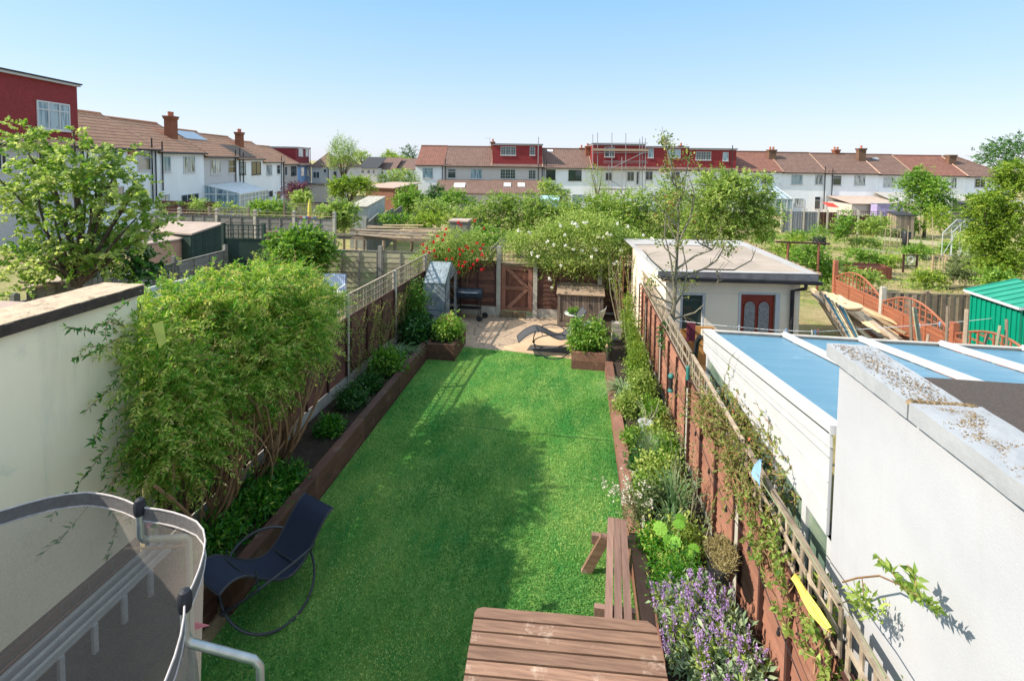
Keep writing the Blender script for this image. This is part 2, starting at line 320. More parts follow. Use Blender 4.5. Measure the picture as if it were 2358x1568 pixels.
# leaves
L={}
L['jas']=leafmat('jasmine_leaves',(.015,.12,.012),(.11,.29,.022),(.60,.64,.15),.4,accent=(.5,.42,.15))
L['tree']=leafmat('broad_tree_leaves',(.04,.14,.018),(.18,.29,.045),(.52,.56,.20),.45)
L['dark']=leafmat('dark_evergreen_leaves',(.012,.06,.012),(.03,.11,.018),(.09,.2,.03),.2,.35)
L['bright']=leafmat('bright_shrub_leaves',(.035,.13,.014),(.14,.28,.03),(.36,.48,.10),.36)
L['mid']=leafmat('garden_tree_leaves',(.05,.13,.02),(.24,.35,.065),(.54,.60,.20),.4)
L['grey']=leafmat('greyish_leaves',(.05,.09,.03),(.14,.19,.07),(.28,.31,.14),.3)
L['yel']=leafmat('yellow_green_leaves',(.07,.15,.018),(.22,.33,.04),(.44,.5,.09),.4)
L['plum']=leafmat('purple_plum_leaves',(.05,.015,.03),(.1,.03,.055),(.25,.12,.12),.3)
L['rose']=leafmat('rose_leaves',(.07,.15,.022),(.26,.36,.07),(.52,.57,.18),.4)
L['lav']=leafmat('silvery_leaves',(.11,.18,.09),(.22,.31,.16),(.42,.48,.28),.25)
L['iris']=leafmat('strap_leaves',(.05,.13,.045),(.14,.24,.1),(.35,.42,.22),.25)
L['lime']=leafmat('lime_leaves',(.1,.26,.02),(.2,.42,.05),(.34,.55,.1),.4)
L['rust']=leafmat('rusty_climber_leaves',(.07,.13,.025),(.2,.25,.05),(.38,.38,.12),.35,accent=(.45,.13,.06))
L['dry']=leafmat('dry_grass',(.2,.2,.06),(.34,.28,.12),(.5,.42,.22),.25)
P_={}
P_['red']=leafmat('red_petals',(.45,.01,.02),(.65,.015,.03),(.8,.04,.06),.2)
P_['white']=leafmat('white_petals',(.75,.72,.6),(.8,.78,.7),(.85,.84,.8),.2)
P_['purple']=leafmat('purple_petals',(.30,.15,.42),(.45,.28,.56),(.66,.5,.72),.25)
P_['pink']=leafmat('pink_petals',(.6,.15,.18),(.7,.25,.25),(.8,.45,.4),.25)
P_['cream']=leafmat('cream_petals',(.5,.45,.35),(.62,.58,.48),(.75,.72,.62),.25)
# ------------------------------------------------------------------ foliage
def rnd(n,k=3): return rng.normal(size=(n,k))
def unit(a): return a/(np.linalg.norm(a,axis=1,keepdims=True)+1e-9)
def leaf_arrays(P,T,N,Ln,W,fold=.12,mid=.42):
    n=len(P); T=unit(T); S=unit(np.cross(T,N)); N=unit(np.cross(S,T))
    Ln=np.broadcast_to(np.asarray(Ln,float).reshape(-1,1),(n,1)); W=np.broadcast_to(np.asarray(W,float).reshape(-1,1),(n,1))
    a=P; b=P+T*Ln*mid+S*W/2+N*W*fold; c=P+T*Ln-N*Ln*.12; d=P+T*Ln*mid-S*W/2+N*W*fold
    return np.stack([a,b,c,d],1).reshape(-1,3)
def leaf_object(name,chunks,material,parent=None,loc=None):
    """chunks: list of (verts(4n,3), tint(n)); two triangles a leaf, one mesh"""
    V=np.concatenate([c[0] for c in chunks]); t=np.concatenate([c[1] for c in chunks]); n=len(V)//4
    off=np.array(WL[parent.name]) if parent is not None else (np.array(loc,float) if loc is not None else np.zeros(3)); V=V-off
    me=bpy.data.meshes.new(name); me.vertices.add(4*n); me.vertices.foreach_set('co',V.astype(np.float32).ravel())
    base=(np.arange(n)*4)[:,None]; idx=np.concatenate([base+[0,1,2],base+[0,2,3]],1).reshape(-1).astype(np.int32)
    me.loops.add(6*n); me.loops.foreach_set('vertex_index',idx); me.polygons.add(2*n)
    me.polygons.foreach_set('loop_start',np.arange(0,6*n,3,dtype=np.int32)); me.polygons.foreach_set('loop_total',np.full(2*n,3,np.int32))
    me.update(calc_edges=True)
    a=me.attributes.new('tint','FLOAT','FACE'); a.data.foreach_set('value',np.repeat(np.clip(t,0,1),2).astype(np.float32))
    me.materials.append(material); o=bpy.data.objects.new(name,me); col.objects.link(o)
    if parent is not None:o.parent=parent
    elif loc is not None:o.location=[float(q) for q in loc]
    WL[o.name]=tuple(off); return o
def crown_chunks(blobs,nclump,per,size,width,spread,up=.5,droop=.0,shell=(.62,1.03),tintbase=.5,tvar=.2,cvar=.16,minz=None,sparse=0.):
    """blobs [(centre, (rx,ry,rz))]; leaves gather in clumps near each blob's shell"""
    C=np.array([b[0] for b in blobs],float); Rr=np.array([b[1] if hasattr(b[1],'__len__') else (b[1],)*3 for b in blobs],float)
    wt=(Rr.prod(1))**(2/3.); wt/=wt.sum(); k=rng.choice(len(blobs),nclump,p=wt)
    d=unit(rnd(nclump)); rad=rng.uniform(shell[0],shell[1],(nclump,1))
    nbl=len(blobs); LD=unit(rnd(nbl*7)).reshape(nbl,7,3); LA=rng.uniform(-.34,.34,(nbl,7)); LA[:,0]=.34
    dot=np.einsum('ij,ikj->ik',d,LD[k]); lump=1+(np.clip(dot,0,1)**5*LA[k]).sum(1)[:,None]+.07*np.sin(d[:,0:1]*9+k[:,None])
    cc=C[k]+d*rad*Rr[k]*lump
    hole=np.clip(dot[:,5:],0,1).max(1)>.9; keepm=~(hole&(rng.uniform(size=nclump)<.75)); cc=cc[keepm]; d=d[keepm]
    if minz is not None: cc=cc[cc[:,2]>minz]; d=d[:len(cc)]
    m=len(cc); ct=tintbase+rng.normal(size=m)*cvar
    cnt=rng.poisson(per*rng.uniform(.35,1.7,m)); i=np.repeat(np.arange(m),cnt); n=len(i)
    P=cc[i]+rnd(n)*spread*rng.uniform(.6,1.3,(m,1))[i]
    T=unit(unit(P-cc[i])*.9+rnd(n)*.7+np.array([0,0,-droop])); N=unit(rnd(n)*.8+np.array([0,0,up]))
    s=rng.uniform(.65,1.25,n)
    return (leaf_arrays(P,T,N,size*s,width*s),ct[i]+rng.normal(size=n)*tvar),cc
def px_blob(px,py,rx,ry,D=None,X=None,Y=None,dz=None):
    p=at(px,py,X=X,Y=Y,D=D); dd=float((p-np.array([0,0,EYE]))@fwd); return (p,(rx*dd/FPX,(dz if dz else (rx+ry)/2)*dd/FPX,ry*dd/FPX))
def branches(mb,base,tips,r0,seg=4,r1=.012,wob=.1,hub=None):
    base=np.array(base,float)
    for tp in tips:
        tp=np.array(tp,float); m=(hub if hub is not None else base)*1.; st=base if hub is None else hub
        mid=st*.5+tp*.5+np.array([0,0,.1])*np.linalg.norm(tp-st)+rnd(1)[0]*wob*np.linalg.norm(tp-st)*.5
        pts=[(1-q)**2*st+2*q*(1-q)*mid+q*q*tp for q in np.linspace(0,1,seg+1)]
        mb.tube(pts,list(np.linspace(r0,r1,seg+1)),6)
def tree(name,label,cat,blobs,base,lm,nclump,per,size,width,spread,trunk_r=.12,bark='bark',group=None,nb=14,top=None,**kw):
    """thing > crown, trunk"""
    t=thing(name,label,cat,base,group)
    kw.setdefault('tl',spread*3); ch,cc=spray_chunks(blobs,nclump,per,size,width,**kw)
    leaf_object('crown',[ch],lm,t)
    C=np.mean([b[0] for b in blobs],0) if top is None else np.array(top,float)
    tm=MB(); base=np.array(base,float); hub=base*.45+C*.55
    tm.tube([base,base*.6+C*.4+rnd(1)[0]*.05,hub],[trunk_r,trunk_r*.8,trunk_r*.65],8)
    if nb: branches(tm,hub,cc[rng.choice(len(cc),min(nb,len(cc)),replace=False)],trunk_r*.5,hub=hub)
    tm.build('trunk',K[bark],t); return t
def bush(name,label,cat,blobs,base,lm,nclump,per,size,width,spread,group=None,stem=None,**kw):
    t=thing(name,label,cat,base,group); kw.setdefault('tl',spread*2.6); ch,cc=spray_chunks(blobs,nclump,per,size,width,**kw)
    leaf_object('foliage',[ch],lm,t)
    if stem:
        sm=MB(); b=np.array(base,float); branches(sm,b,cc[rng.choice(len(cc),min(stem,len(cc)),replace=False)],.02,r1=.006); sm.build('stem',K['stemtan'],t)
    return t
def blades(center,n,h,spread,width=.012,bend=.5,tb=.5,seg=4,rad=.05,updir=(0,0,1)):
    """arching strap leaves as quad strips -> chunks of leaf quads"""
    out=[];tt=[]
    c=np.array(center,float)
    for i in range(n):
        a=random.uniform(0,2*math.pi); hh=h*random.uniform(.6,1.15); sp=spread*random.uniform(.3,1.1)
        b=c+np.array([math.cos(a),math.sin(a),0])*rad*random.random(); o=np.array([math.cos(a),math.sin(a),0]); s=np.array([-math.sin(a),math.cos(a),0])
        pts=[b+o*sp*q**1.6+np.array([0,0,hh*(q-bend*q*q*q)]) for q in np.linspace(0,1,seg+1)]
        tn=tb+random.gauss(0,.2)
        for j in range(seg):
            w0=width*(1-.8*(j/seg)**2); w1=width*(1-.85*((j+1)/seg)**2)
            out.append([pts[j]-s*w0/2,pts[j]+s*w0/2,pts[j+1]+s*w1/2,pts[j+1]-s*w1/2]); tt.append(tn)
    return (np.array(out).reshape(-1,3),np.array(tt))
def flowers(points,size,k=9,tb=.5):
    """small rosettes of petals"""
    P=np.repeat(np.asarray(points,float),k,0); n=len(P); P=P+rng.normal(size=P.shape)*size*.28
    T=unit(rnd(n)+np.array([0,0,.25])); N=unit(rnd(n)); s=rng.uniform(.6,1.1,n)*size
    return (leaf_arrays(P,T,N,s,s*.85),tb+rng.normal(size=n)*.25)
def twig_leaves(pts,per,size,width,tb=.5,up=.4):
    """leaves set along a polyline"""
    pts=np.asarray(pts,float); seg=rng.integers(0,len(pts)-1,per); q=rng.uniform(0,1,(per,1))
    P=pts[seg]*(1-q)+pts[seg+1]*q; ax=unit(pts[seg+1]-pts[seg]); T=unit(ax*.6+rnd(per)*.8); N=unit(rnd(per)*.6+np.array([0,0,up])); s=rng.uniform(.6,1.2,per)
    return (leaf_arrays(P,T,N,size*s,width*s),tb+rng.normal(size=per)*.2)
def spray_chunks(blobs,ntw,m,leaf,width,tl,shell=(.45,1.04),up=.35,droop=.6,tintbase=.5,cvar=.17,tvar=.15,minz=None,nup=.95,lump=.3,pin=.75):
    """leaves set along many short arching twigs that start in each blob and grow outwards"""
    C=np.array([b[0] for b in blobs],float); Rr=np.array([b[1] if hasattr(b[1],'__len__') else (b[1],)*3 for b in blobs],float)
    wt=(Rr.prod(1))**(2/3.); wt/=wt.sum(); k=rng.choice(len(blobs),ntw,p=wt); nb_=len(blobs)
    d=unit(rnd(ntw)+np.array([0,0,.15])); LD=unit(rnd(nb_*7)).reshape(nb_,7,3); LA=rng.uniform(-lump,lump,(nb_,7))
    dot=np.clip(np.einsum('ij,ikj->ik',d,LD[k]),0,1); lp=1+(dot**4*LA[k]).sum(1)[:,None]
    keep=~((dot[:,4:].max(1)>.9)&(rng.uniform(size=ntw)<.7)); c0=C[k]+d*rng.uniform(shell[0],shell[1],(ntw,1))*Rr[k]*lp
    if minz is not None: keep&=c0[:,2]>minz
    c0=c0[keep]; d=d[keep]; n=len(c0); d=unit(d+rnd(n)*.45+np.array([0,0,up])); Lt=tl*rng.uniform(.5,1.35,(n,1)); ct=tintbase+rng.normal(size=n)*cvar
    q=np.tile((np.arange(m)+.5)/m,n)[:,None]+rng.normal(size=(n*m,1))*.03; i=np.repeat(np.arange(n),m); dr=np.array([0,0,-1.])*droop
    P=c0[i]+d[i]*Lt[i]*q+dr*Lt[i]*q*q*.5; Tg=unit(d[i]+dr*q); S=unit(np.cross(Tg,rnd(n)[i]*.5+np.array([0,0,1.]))); sg=np.where(np.arange(n*m)%2,1,-1)[:,None]
    T=unit(Tg*.55+S*sg*pin+rnd(n*m)*.28); N=unit(rnd(n*m)*.55+np.array([0,0,nup])); s=(1.15-.5*np.abs(q[:,0]-.45))*rng.uniform(.7,1.2,n*m)
    keep2=rng.uniform(size=n*m)<.9
    return (leaf_arrays(P[keep2],T[keep2],N[keep2],leaf*s[keep2],width*s[keep2]),(ct[i]+.10*q[:,0]+rng.normal(size=n*m)*tvar)[keep2]),c0
# ================================================================== SETTING
XR=1.60                                      # right fence line
def XL(Y): return -4.28 if Y<7.5 else -4.28+.33*(Y-7.5)/5.9
def struct(o): o['kind']='structure'; return o
# ground sheet with the gentle fall away from the garden
g=MB(); ys=[-30,0,14,20,26,32,38,44,53,62,90,160,400,1500]; xs=[-1500,-400,-120,-60,-30,-12,0,12,30,60,120,400,1500]
def gy(y): return gz(y) if y<62 else gz(62)-.0*(y-62)
for y in ys:
    for x in xs: g.v.append((x,y,gy(y)-.03))
for j in range(len(ys)-1):
    for i in range(len(xs)-1):
        a=j*len(xs)+i; g.f.append((a,a+1,a+1+len(xs),a+len(xs))); g.t.append(.5); g.sm.append(False)
m,n,p=nodes('rough_ground'); v=mapping(n,(1,1,1))
c=mix(n,noise(n,v,.55,6,.7,.47,.63),(.44,.33,.19),(.19,.24,.06)); c=mix(n,noise(n,v,3.1,6,.7,.45,.65),c,(.34,.25,.14)); c=mix(n,noise(n,v,.13,3,.6,.45,.6),c,mix(n,.35,c,(.2,.28,.06)))
lk(n,c,p.inputs['Base Color']); p.inputs['Roughness'].default_value=1; p.inputs['Specular IOR Level'].default_value=.1; bump(n,p,noise(n,v,9,6,.7,.2,.8),.8,.08)
struct(g.build('ground',m))
# artificial lawn: sheet + blades
m,n,p=nodes('artificial_turf'); v=mapping(n,(1,1,1)); v2=mapping(n,(1,.45,1))
c=mix(n,noise(n,v,170,3,.7,.3,.7),(.03,.215,.045),(.06,.28,.055)); c=mix(n,noise(n,v2,2.4,5,.65,.36,.64),c,(.27,.42,.10)); c=mix(n,noise(n,v,.9,3,.6,.45,.62),c,mix(n,.5,c,(.085,.25,.03)))
lk(n,c,p.inputs['Base Color']); p.inputs['Roughness'].default_value=.75; p.inputs['Specular IOR Level'].default_value=.2; bump(n,p,noise(n,v,130,4,.8,.1,.9),1,.02)
LWL,LWR=-3.22,.64
lw=MB(); poly=[(LWL,-1,0),(LWR,-1,0),(LWR,10.72,0),(-.12,10.76,0),(-1.3,10.86,0),(-2.5,10.97,0),(LWL,10.97,0)]
lw.add([(x,y,.012) for x,y,_ in poly],[tuple(range(len(poly)))]); struct(lw.build('lawn',m))
nb=210000
bx=rng.uniform(LWL+.01,LWR-.01,nb); by=2.+9.*rng.beta(.9,1.25,nb); keep=by<10.80-.08*(bx+1.3)*(bx>-2.5)-.0; bx,by=bx[keep],by[keep]; nb=len(bx)
P=np.stack([bx,by,np.full(nb,.012)],1); T=unit(rnd(nb)*np.array([.55,.55,.1])+np.array([.06,-.1,.75])); N=unit(rnd(nb))
from math import sin
tt=.46+.19*np.sin(bx*2.1+by*1.3)+.13*np.sin(by*3.7-bx*4.1)+rng.normal(size=nb)*.22
seam=np.abs(by-(7.62+.012*bx))<.015; kk=~seam
L['turf']=leafmat('turf_blades',(.025,.175,.036),(.105,.32,.062),(.44,.55,.17),.22,.6)
lb=leaf_object('grass',[(leaf_arrays(P[kk],T[kk],N[kk],.024,.0085,.1,.3),tt[kk])],L['turf']); tag(lb,'short green artificial grass blades over the lawn','grass',kind='stuff')
sm_=MB()
for y0_,x0_,x1_,sl in ((7.62,-2.0,.62,-.02),):
    pts=[(x,y0_+sl*(x-x0_)+.012*math.sin(x*7)+random.uniform(-.004,.004),.019) for x in np.linspace(x0_,x1_,30)]
    for a,b in zip(pts[:-1],pts[1:]): w=.003+.005*random.random(); sm_.add([(a[0],a[1]-w,.019),(b[0],b[1]-w,.019),(b[0],b[1]+w,.019),(a[0],a[1]+w,.019)],[(0,1,2,3)])
struct(sm_.build('lawn_seam',mat('dark_turf_seam',(.02,.05,.015),None,9,1,bumpv=0)))
# patio of irregular pale flags
m,n,p=nodes('patio_stone'); v=mapping(n,(1,1,1)); vo=n.nodes.new('ShaderNodeTexVoronoi'); vo.feature='DISTANCE_TO_EDGE'; vo.inputs['Scale'].default_value=1.9; vo.inputs['Randomness'].default_value=.9; lk(n,v,vo.inputs['Vector'])
vc=n.nodes.new('ShaderNodeTexVoronoi'); vc.inputs['Scale'].default_value=1.9; vc.inputs['Randomness'].default_value=.9; lk(n,v,vc.inputs['Vector'])
bw=n.nodes.new('ShaderNodeRGBToBW'); lk(n,vc.outputs['Color'],bw.inputs[0]); c=mix(n,bw.outputs[0],(.50,.36,.25),(.36,.27,.20)); c=mix(n,noise(n,v,14,6,.75,.45,.7),c,(.22,.17,.13))
r=n.nodes.new('ShaderNodeMapRange'); r.inputs[1].default_value=.0; r.inputs[2].default_value=.03; lk(n,vo.outputs['Distance'],r.inputs[0]); c=mix(n,r.outputs[0],(.2,.15,.11),c)
lk(n,c,p.inputs['Base Color']); p.inputs['Roughness'].default_value=.9; bump(n,p,r.outputs[0],.4,.01); K['patio']=m
pt=MB(); pt.add([(-4.1,10.6,.004),(1.55,10.6,.004),(1.55,13.5,.004),(-4.1,13.5,.004)],[(0,1,2,3)]); struct(pt.build('patio',m))
pt=MB(); pl=[at(1160,797,Z=.02),at(1195,790,Z=.02),at(1262,756,Z=.02),at(1400,762,Z=.02),at(1400,835,Z=.02),at(1315,826,Z=.02),at(1160,806,Z=.02)]
pt.prism([q+np.array([0,0,-.012]) for q in pl],(0,0,.016)); 
K['slab']=mat('pale_sandstone',(.56,.40,.26),(.48,.34,.22),2.5,.9,(1,1,1),.3,.004,0,fine=40,spot=(.3,.22,.16),spotscale=11,spotlo=.62,spotamt=.6)
struct(pt.build('paving_slab',K['slab']))
# beds of soil
sb=MB(); sb.add([(-4.3,3.0,.20),(-3.4,3.0,.20),(-3.4,13.4,.2),(-4.0,13.4,.2)],[(0,1,2,3)]); sb.add([(.76,-1,.20),(1.62,-1,.20),(1.62,13.4,.2),(.76,13.4,.2)],[(0,1,2,3)])
struct(sb.build('soil_bed',K['soil']))
# timber edging
def edging(name,label,x0,x1,ys,h,mt,extra=None):
    t=thing(name,label,'raised bed edging',((x0+x1)/2,ys[0],0))
    for a,b in zip(ys[:-1],ys[1:]):
        s=MB()
        j=random.uniform(-.008,.008)
        s.box(x0+j,x1+j,a+.004,b-.004,0,h*.52-.003); s.box(x0+j+.004,x1+j+.004,a+.004,b-.004,h*.52+.003,h); s.build('sleeper',mt,t)
    pm=MB(); s=1 if x0<-1 else -1
    for y in ys[1:-1]: pm.box(x1 if s>0 else x0-.03,x1+.03 if s>0 else x0,y-.06,y+.0,0,h*.7)
    return t
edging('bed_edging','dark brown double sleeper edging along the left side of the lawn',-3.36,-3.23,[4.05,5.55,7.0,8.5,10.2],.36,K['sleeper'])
K['sleeperR']=mat('sunlit_sleeper',(.27,.13,.09),(.19,.09,.065),3,.7,(5,.8,5),.35,.006,.3,spot=(.36,.23,.17),spotscale=5,spotlo=.56,spotamt=.5)  # lighter copy of the sleeper wood, sunlight put into its colour
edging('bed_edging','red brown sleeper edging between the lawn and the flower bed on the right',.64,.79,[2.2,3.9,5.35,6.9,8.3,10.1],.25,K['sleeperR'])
t=thing('timber_post','short dark sleeper block ending the left bed beside the blue lounger','timber block',(-3.52,4.0,0))
s=MB(); s.box(-3.78,-3.38,3.86,4.05,0,.2); s.box(-3.775,-3.385,3.865,4.045,.203,.36); s.build('block',K['sleeper'],t)
# ------------------------------------------------------------------ fences
def lap_panel(mb,a,b,z0,z1,side,rows=10,thick=.018,battens=(0,.33,.67,1),arch=0):
    """overlapping horizontal boards between posts a and b; side = unit normal toward viewer"""
    a=np.array([*a,0.]);b=np.array([*b,0.]);d=b-a;n=np.array([*side,0.]);h=(z1-z0)/rows
    for i in range(rows):
        zz=z0+i*h; w=h*1.22; t=random.random()
        lo=n*.022; hi=n*.004; zb=zz; zt=min(zz+w,z1+.0+ (h*.2))
        wv=[random.uniform(-.006,.006) for _ in range(2)]
        P=[a+lo+[0,0,zb+wv[0]],b+lo+[0,0,zb+wv[1]],b+hi+[0,0,zt],a+hi+[0,0,zt]]
        Q=[q-n*thick*.6 for q in P]
        mb.add(P+Q,[(0,1,2,3),(7,6,5,4),(0,4,5,1),(3,2,6,7)],t)
def battens(mb,a,b,z0,z1,side,fr=(0.02,.34,.66,.98),wd=.035,tk=.03):
    a=np.array([*a,0.]);b=np.array([*b,0.]);d=b-a;n=np.array([*side,0.])
    for q in fr:
        p=a+d*q+n*(.022+tk/2); mb.bar(p+[0,0,z0],p+[0,0,z1],tk,wd,upv=d)
def trellis(mb,a,b,z0,z1,step=.12,wd=.022,tk=.012,skip=0,rail=True):
    a=np.array([*a,0.]);b=np.array([*b,0.]);d=b-a;Ln=np.linalg.norm(d);u=d/Ln;n=np.array([u[1],-u[0],0])
    k=max(1,int(round(Ln/step)))
    for i in range(k+1):
        if random.random()<skip: continue
        p=a+d*i/k+n*tk*.5; mb.bar(p+[0,0,z0],p+[0,0,z1],tk,wd,upv=u)
    kz=max(1,int(round((z1-z0)/step)))
    for j in range(kz+1):
        z=z0+(z1-z0)*j/kz; mb.bar(a-n*tk*.5+[0,0,z],b-n*tk*.5+[0,0,z],tk,wd)
    if rail: mb.bar(a+[0,0,z1+.015],b+[0,0,z1+.015],.035,.02)
def fence(name,label,pts,z0s,h,side,pm,posts='concrete',gravel=.0,trel=0,pw=.09,posth=None,rows=10,bat=True,trskip=0,batm='batten',trm='trellis',vert=False,step=.12,tw=.022,postlist=None,label2=None,cat='fence',group=None):
    """pts: [(x,y)...] post positions"""
    t=thing(name,label,cat,(*pts[0],z0s[0]),group)
    for i,(q,z0) in enumerate(zip(pts,z0s)):
        if postlist is not None and i not in postlist: continue
        ph=posth if posth else h+.06
        s=MB(); u=np.array(pts[min(i+1,len(pts)-1)])-np.array(pts[max(i-1,0)]); ang=math.atan2(u[1],u[0]); ca,sa=math.cos(ang),math.sin(ang)
        cr=[(q[0]+(ca*x-sa*y)*pw/2,q[1]+(sa*x+ca*y)*pw/2,z0) for x,y in ((-1,-1),(1,-1),(1,1),(-1,1))]
        s.prism(cr,(0,0,ph)); c2=[(q[0]+(ca*x-sa*y)*pw*.32,q[1]+(sa*x+ca*y)*pw*.32,z0+ph) for x,y in ((-1,-1),(1,-1),(1,1),(-1,1))]
        s.prism(c2,(0,0,.02)); s.build('post',K[posts],t)
    for i in range(len(pts)-1):
        a,b=np.array(pts[i],float),np.array(pts[i+1],float); d=nrm(b-a)*pw*.5; a,b=a+d,b-d; z=max(z0s[i],z0s[i+1]) if False else (z0s[i]+z0s[i+1])/2
        s=MB()
        if vert:
            Ln=np.linalg.norm(b-a); k=int(Ln/.1); n=np.array(side)
            for j in range(k):
                p0=a+(b-a)*j/k; p1=a+(b-a)*(j+.94)/k; tt=random.random()
                s.prism([(*(p0+n*.012*(j%2)),z+gravel),(*(p1+n*.012*(j%2)),z+gravel),(*(p1+n*.012*(j%2)+n*.015),z+gravel),(*(p0+n*.012*(j%2)+n*.015),z+gravel)],(0,0,h-gravel-random.uniform(0,.01)),tt)
        else: lap_panel(s,a,b,z+gravel,z+h,side,rows)
        pn=s.build('panel',pm,t)
        if bat:
            for q_ in (0.02,.34,.66,.98): s=MB(); battens(s,a,b,z+gravel,z+h,side,fr=(q_,)); s.build('batten',K[batm],pn)
        s=MB(); s.bar((*a,z+h+.014+.012*(not vert)),(*b,z+h+.014+.012*(not vert)),.06,.02); s.build('capping',K[batm] if not vert else pm,pn)
        if gravel: s=MB(); s.bar((*a,z+gravel/2-.004),(*b,z+gravel/2-.004),.045,gravel-.01); s.build('gravel_board',K['concrete'],t)
        if trel: s=MB(); trellis(s,a,b,z+h+.035,z+h+.035+trel,step,wd=tw,skip=trskip); s.build('trellis',K[trm],t)
    return t
LY=[4.25,6.32,8.41,10.49,12.4,13.42]
fence('lap_fence','dark brown lap fence with pale posts and trellis top on the left, behind the jasmine',[(XL(y),y) for y in LY],[.0]*len(LY),1.42,(1,0),K['panel'],gravel=.36,trel=.40,pw=.08,posth=1.86,trskip=.02)
RY=[1.2,2.95,4.67,6.8,9.0,10.9,12.7,13.42]
fence('lap_fence','red brown lap fence with weathered trellis top running down the right side',[(XR,y) for y in RY],[.0]*len(RY),1.43,(-1,0),K['panelR'],gravel=.3,trel=.31,pw=.09,tw=.034,posth=1.28,trskip=.04,step=.13,batm='batten')
BY=13.46
xg0,xg1=at(1148,700,Y=BY)[0],at(1232,700,Y=BY)[0]; xe=at(1380,700,Y=BY)[0]
fence('lap_fence','dark brown lap fence across the garden end, left of the gate',[(XL(13.4)+.06,BY),(xg0-2.02,BY),(xg0,BY)][0:1]+[(xg0,BY)],[0,0],1.52,(0,-1),K['panel'],gravel=.26,trel=.36,pw=.12,posth=1.98,trskip=.05)
fence('lap_fence','brown lap fence across the garden end, between the gate and the storage box corner',[(xg1,BY),(xe,BY),(XR-.05,BY)],[0]*3,1.50,(0,-1),K['panel'],gravel=.26,trel=.36,pw=.12,posth=1.62,trskip=.05)
# gate
t=thing('garden_gate','red brown boarded garden gate with Z brace between two pale posts','gate',((xg0+xg1)/2,BY,0))
a0,a1=xg0+.09,xg1-.09; w=a1-a0
s=MB()
for i in range(9): s.box(a0+w*i/9+.0012,a0+w*(i+1)/9-.0012,BY-.0,BY+.02,.17,1.44)
s.build('board_panel',K['gatewood'],t)
s=MB(); s.box(a0,a0+.11,BY-.035,BY-.003,.17,1.44); s.build('stile',K.setdefault('stilewood',mat('stile_wood',(.30,.13,.085),(.2,.09,.06),4,.7,(1,1,1),.3,.003,.2)),t); s=MB(); s.box(a1-.11,a1,BY-.035,BY-.003,.17,1.44); s.build('stile',K.setdefault('stilewood',mat('stile_wood',(.30,.13,.085),(.2,.09,.06),4,.7,(1,1,1),.3,.003,.2)),t)
for z in (.17,.76,1.34): s=MB(); s.box(a0+.113,a1-.113,BY-.033,BY-.003,z,z+.1); s.build('rail',mat('rail_wood',(.30,.14,.09),(.22,.1,.065),4,.7,(1,1,1),.3,.003,.2),t)
s=MB(); s.bar((a0+.16,BY-.022,1.36),(a1-.13,BY-.022,.83),.028,.1,upv=(1,0,1)); s.bar((a1-.13,BY-.022,.80),(a0+.2,BY-.022,.25),.028,.1,upv=(-1,0,1)); s.build('brace',K.setdefault('bracewood',mat('lighter_brace_wood',(.34,.16,.105),(.26,.12,.08),4,.7,(1,1,1),.3,.003,.2)),t)
s=MB(); s.box(a0-.03,a0-.003,BY-.03,BY+.03,.16,1.46); s.box(a1+.003,a1+.03,BY-.03,BY+.03,.16,1.46); s.box(a0-.03,a1+.03,BY-.03,BY+.04,1.465,1.5); s.build('gate_frame',K['gatewood'],t)
s=MB(); s.box(a0+.02,a1-.02,BY-.08,BY+.06,1.505,1.53); s.build('top_cap',K['timberold'],t)
t=thing('trellis','square trellis bridging the gap above the garden gate','trellis',((xg0+xg1)/2,BY,1.55))
s=MB(); trellis(s,(xg0+.05,BY),(xg1-.05,BY),1.58,1.96,.12); s.build('lattice',K['trellis'],t)
t=thing('door_step','mossy stone threshold step below the garden gate','step',((xg0+xg1)/2,BY-.12,0))
s=MB(); s.box(xg0+.06,xg0+.42,BY-.2,BY-.04,0,.15); s.box(xg0+.43,xg1-.25,BY-.19,BY-.04,0,.145); s.build('stone',mat('mossy_stone',(.25,.17,.1),(.15,.12,.06),9,.95,(1,1,1),.6,.01,.3,fine=40),t)
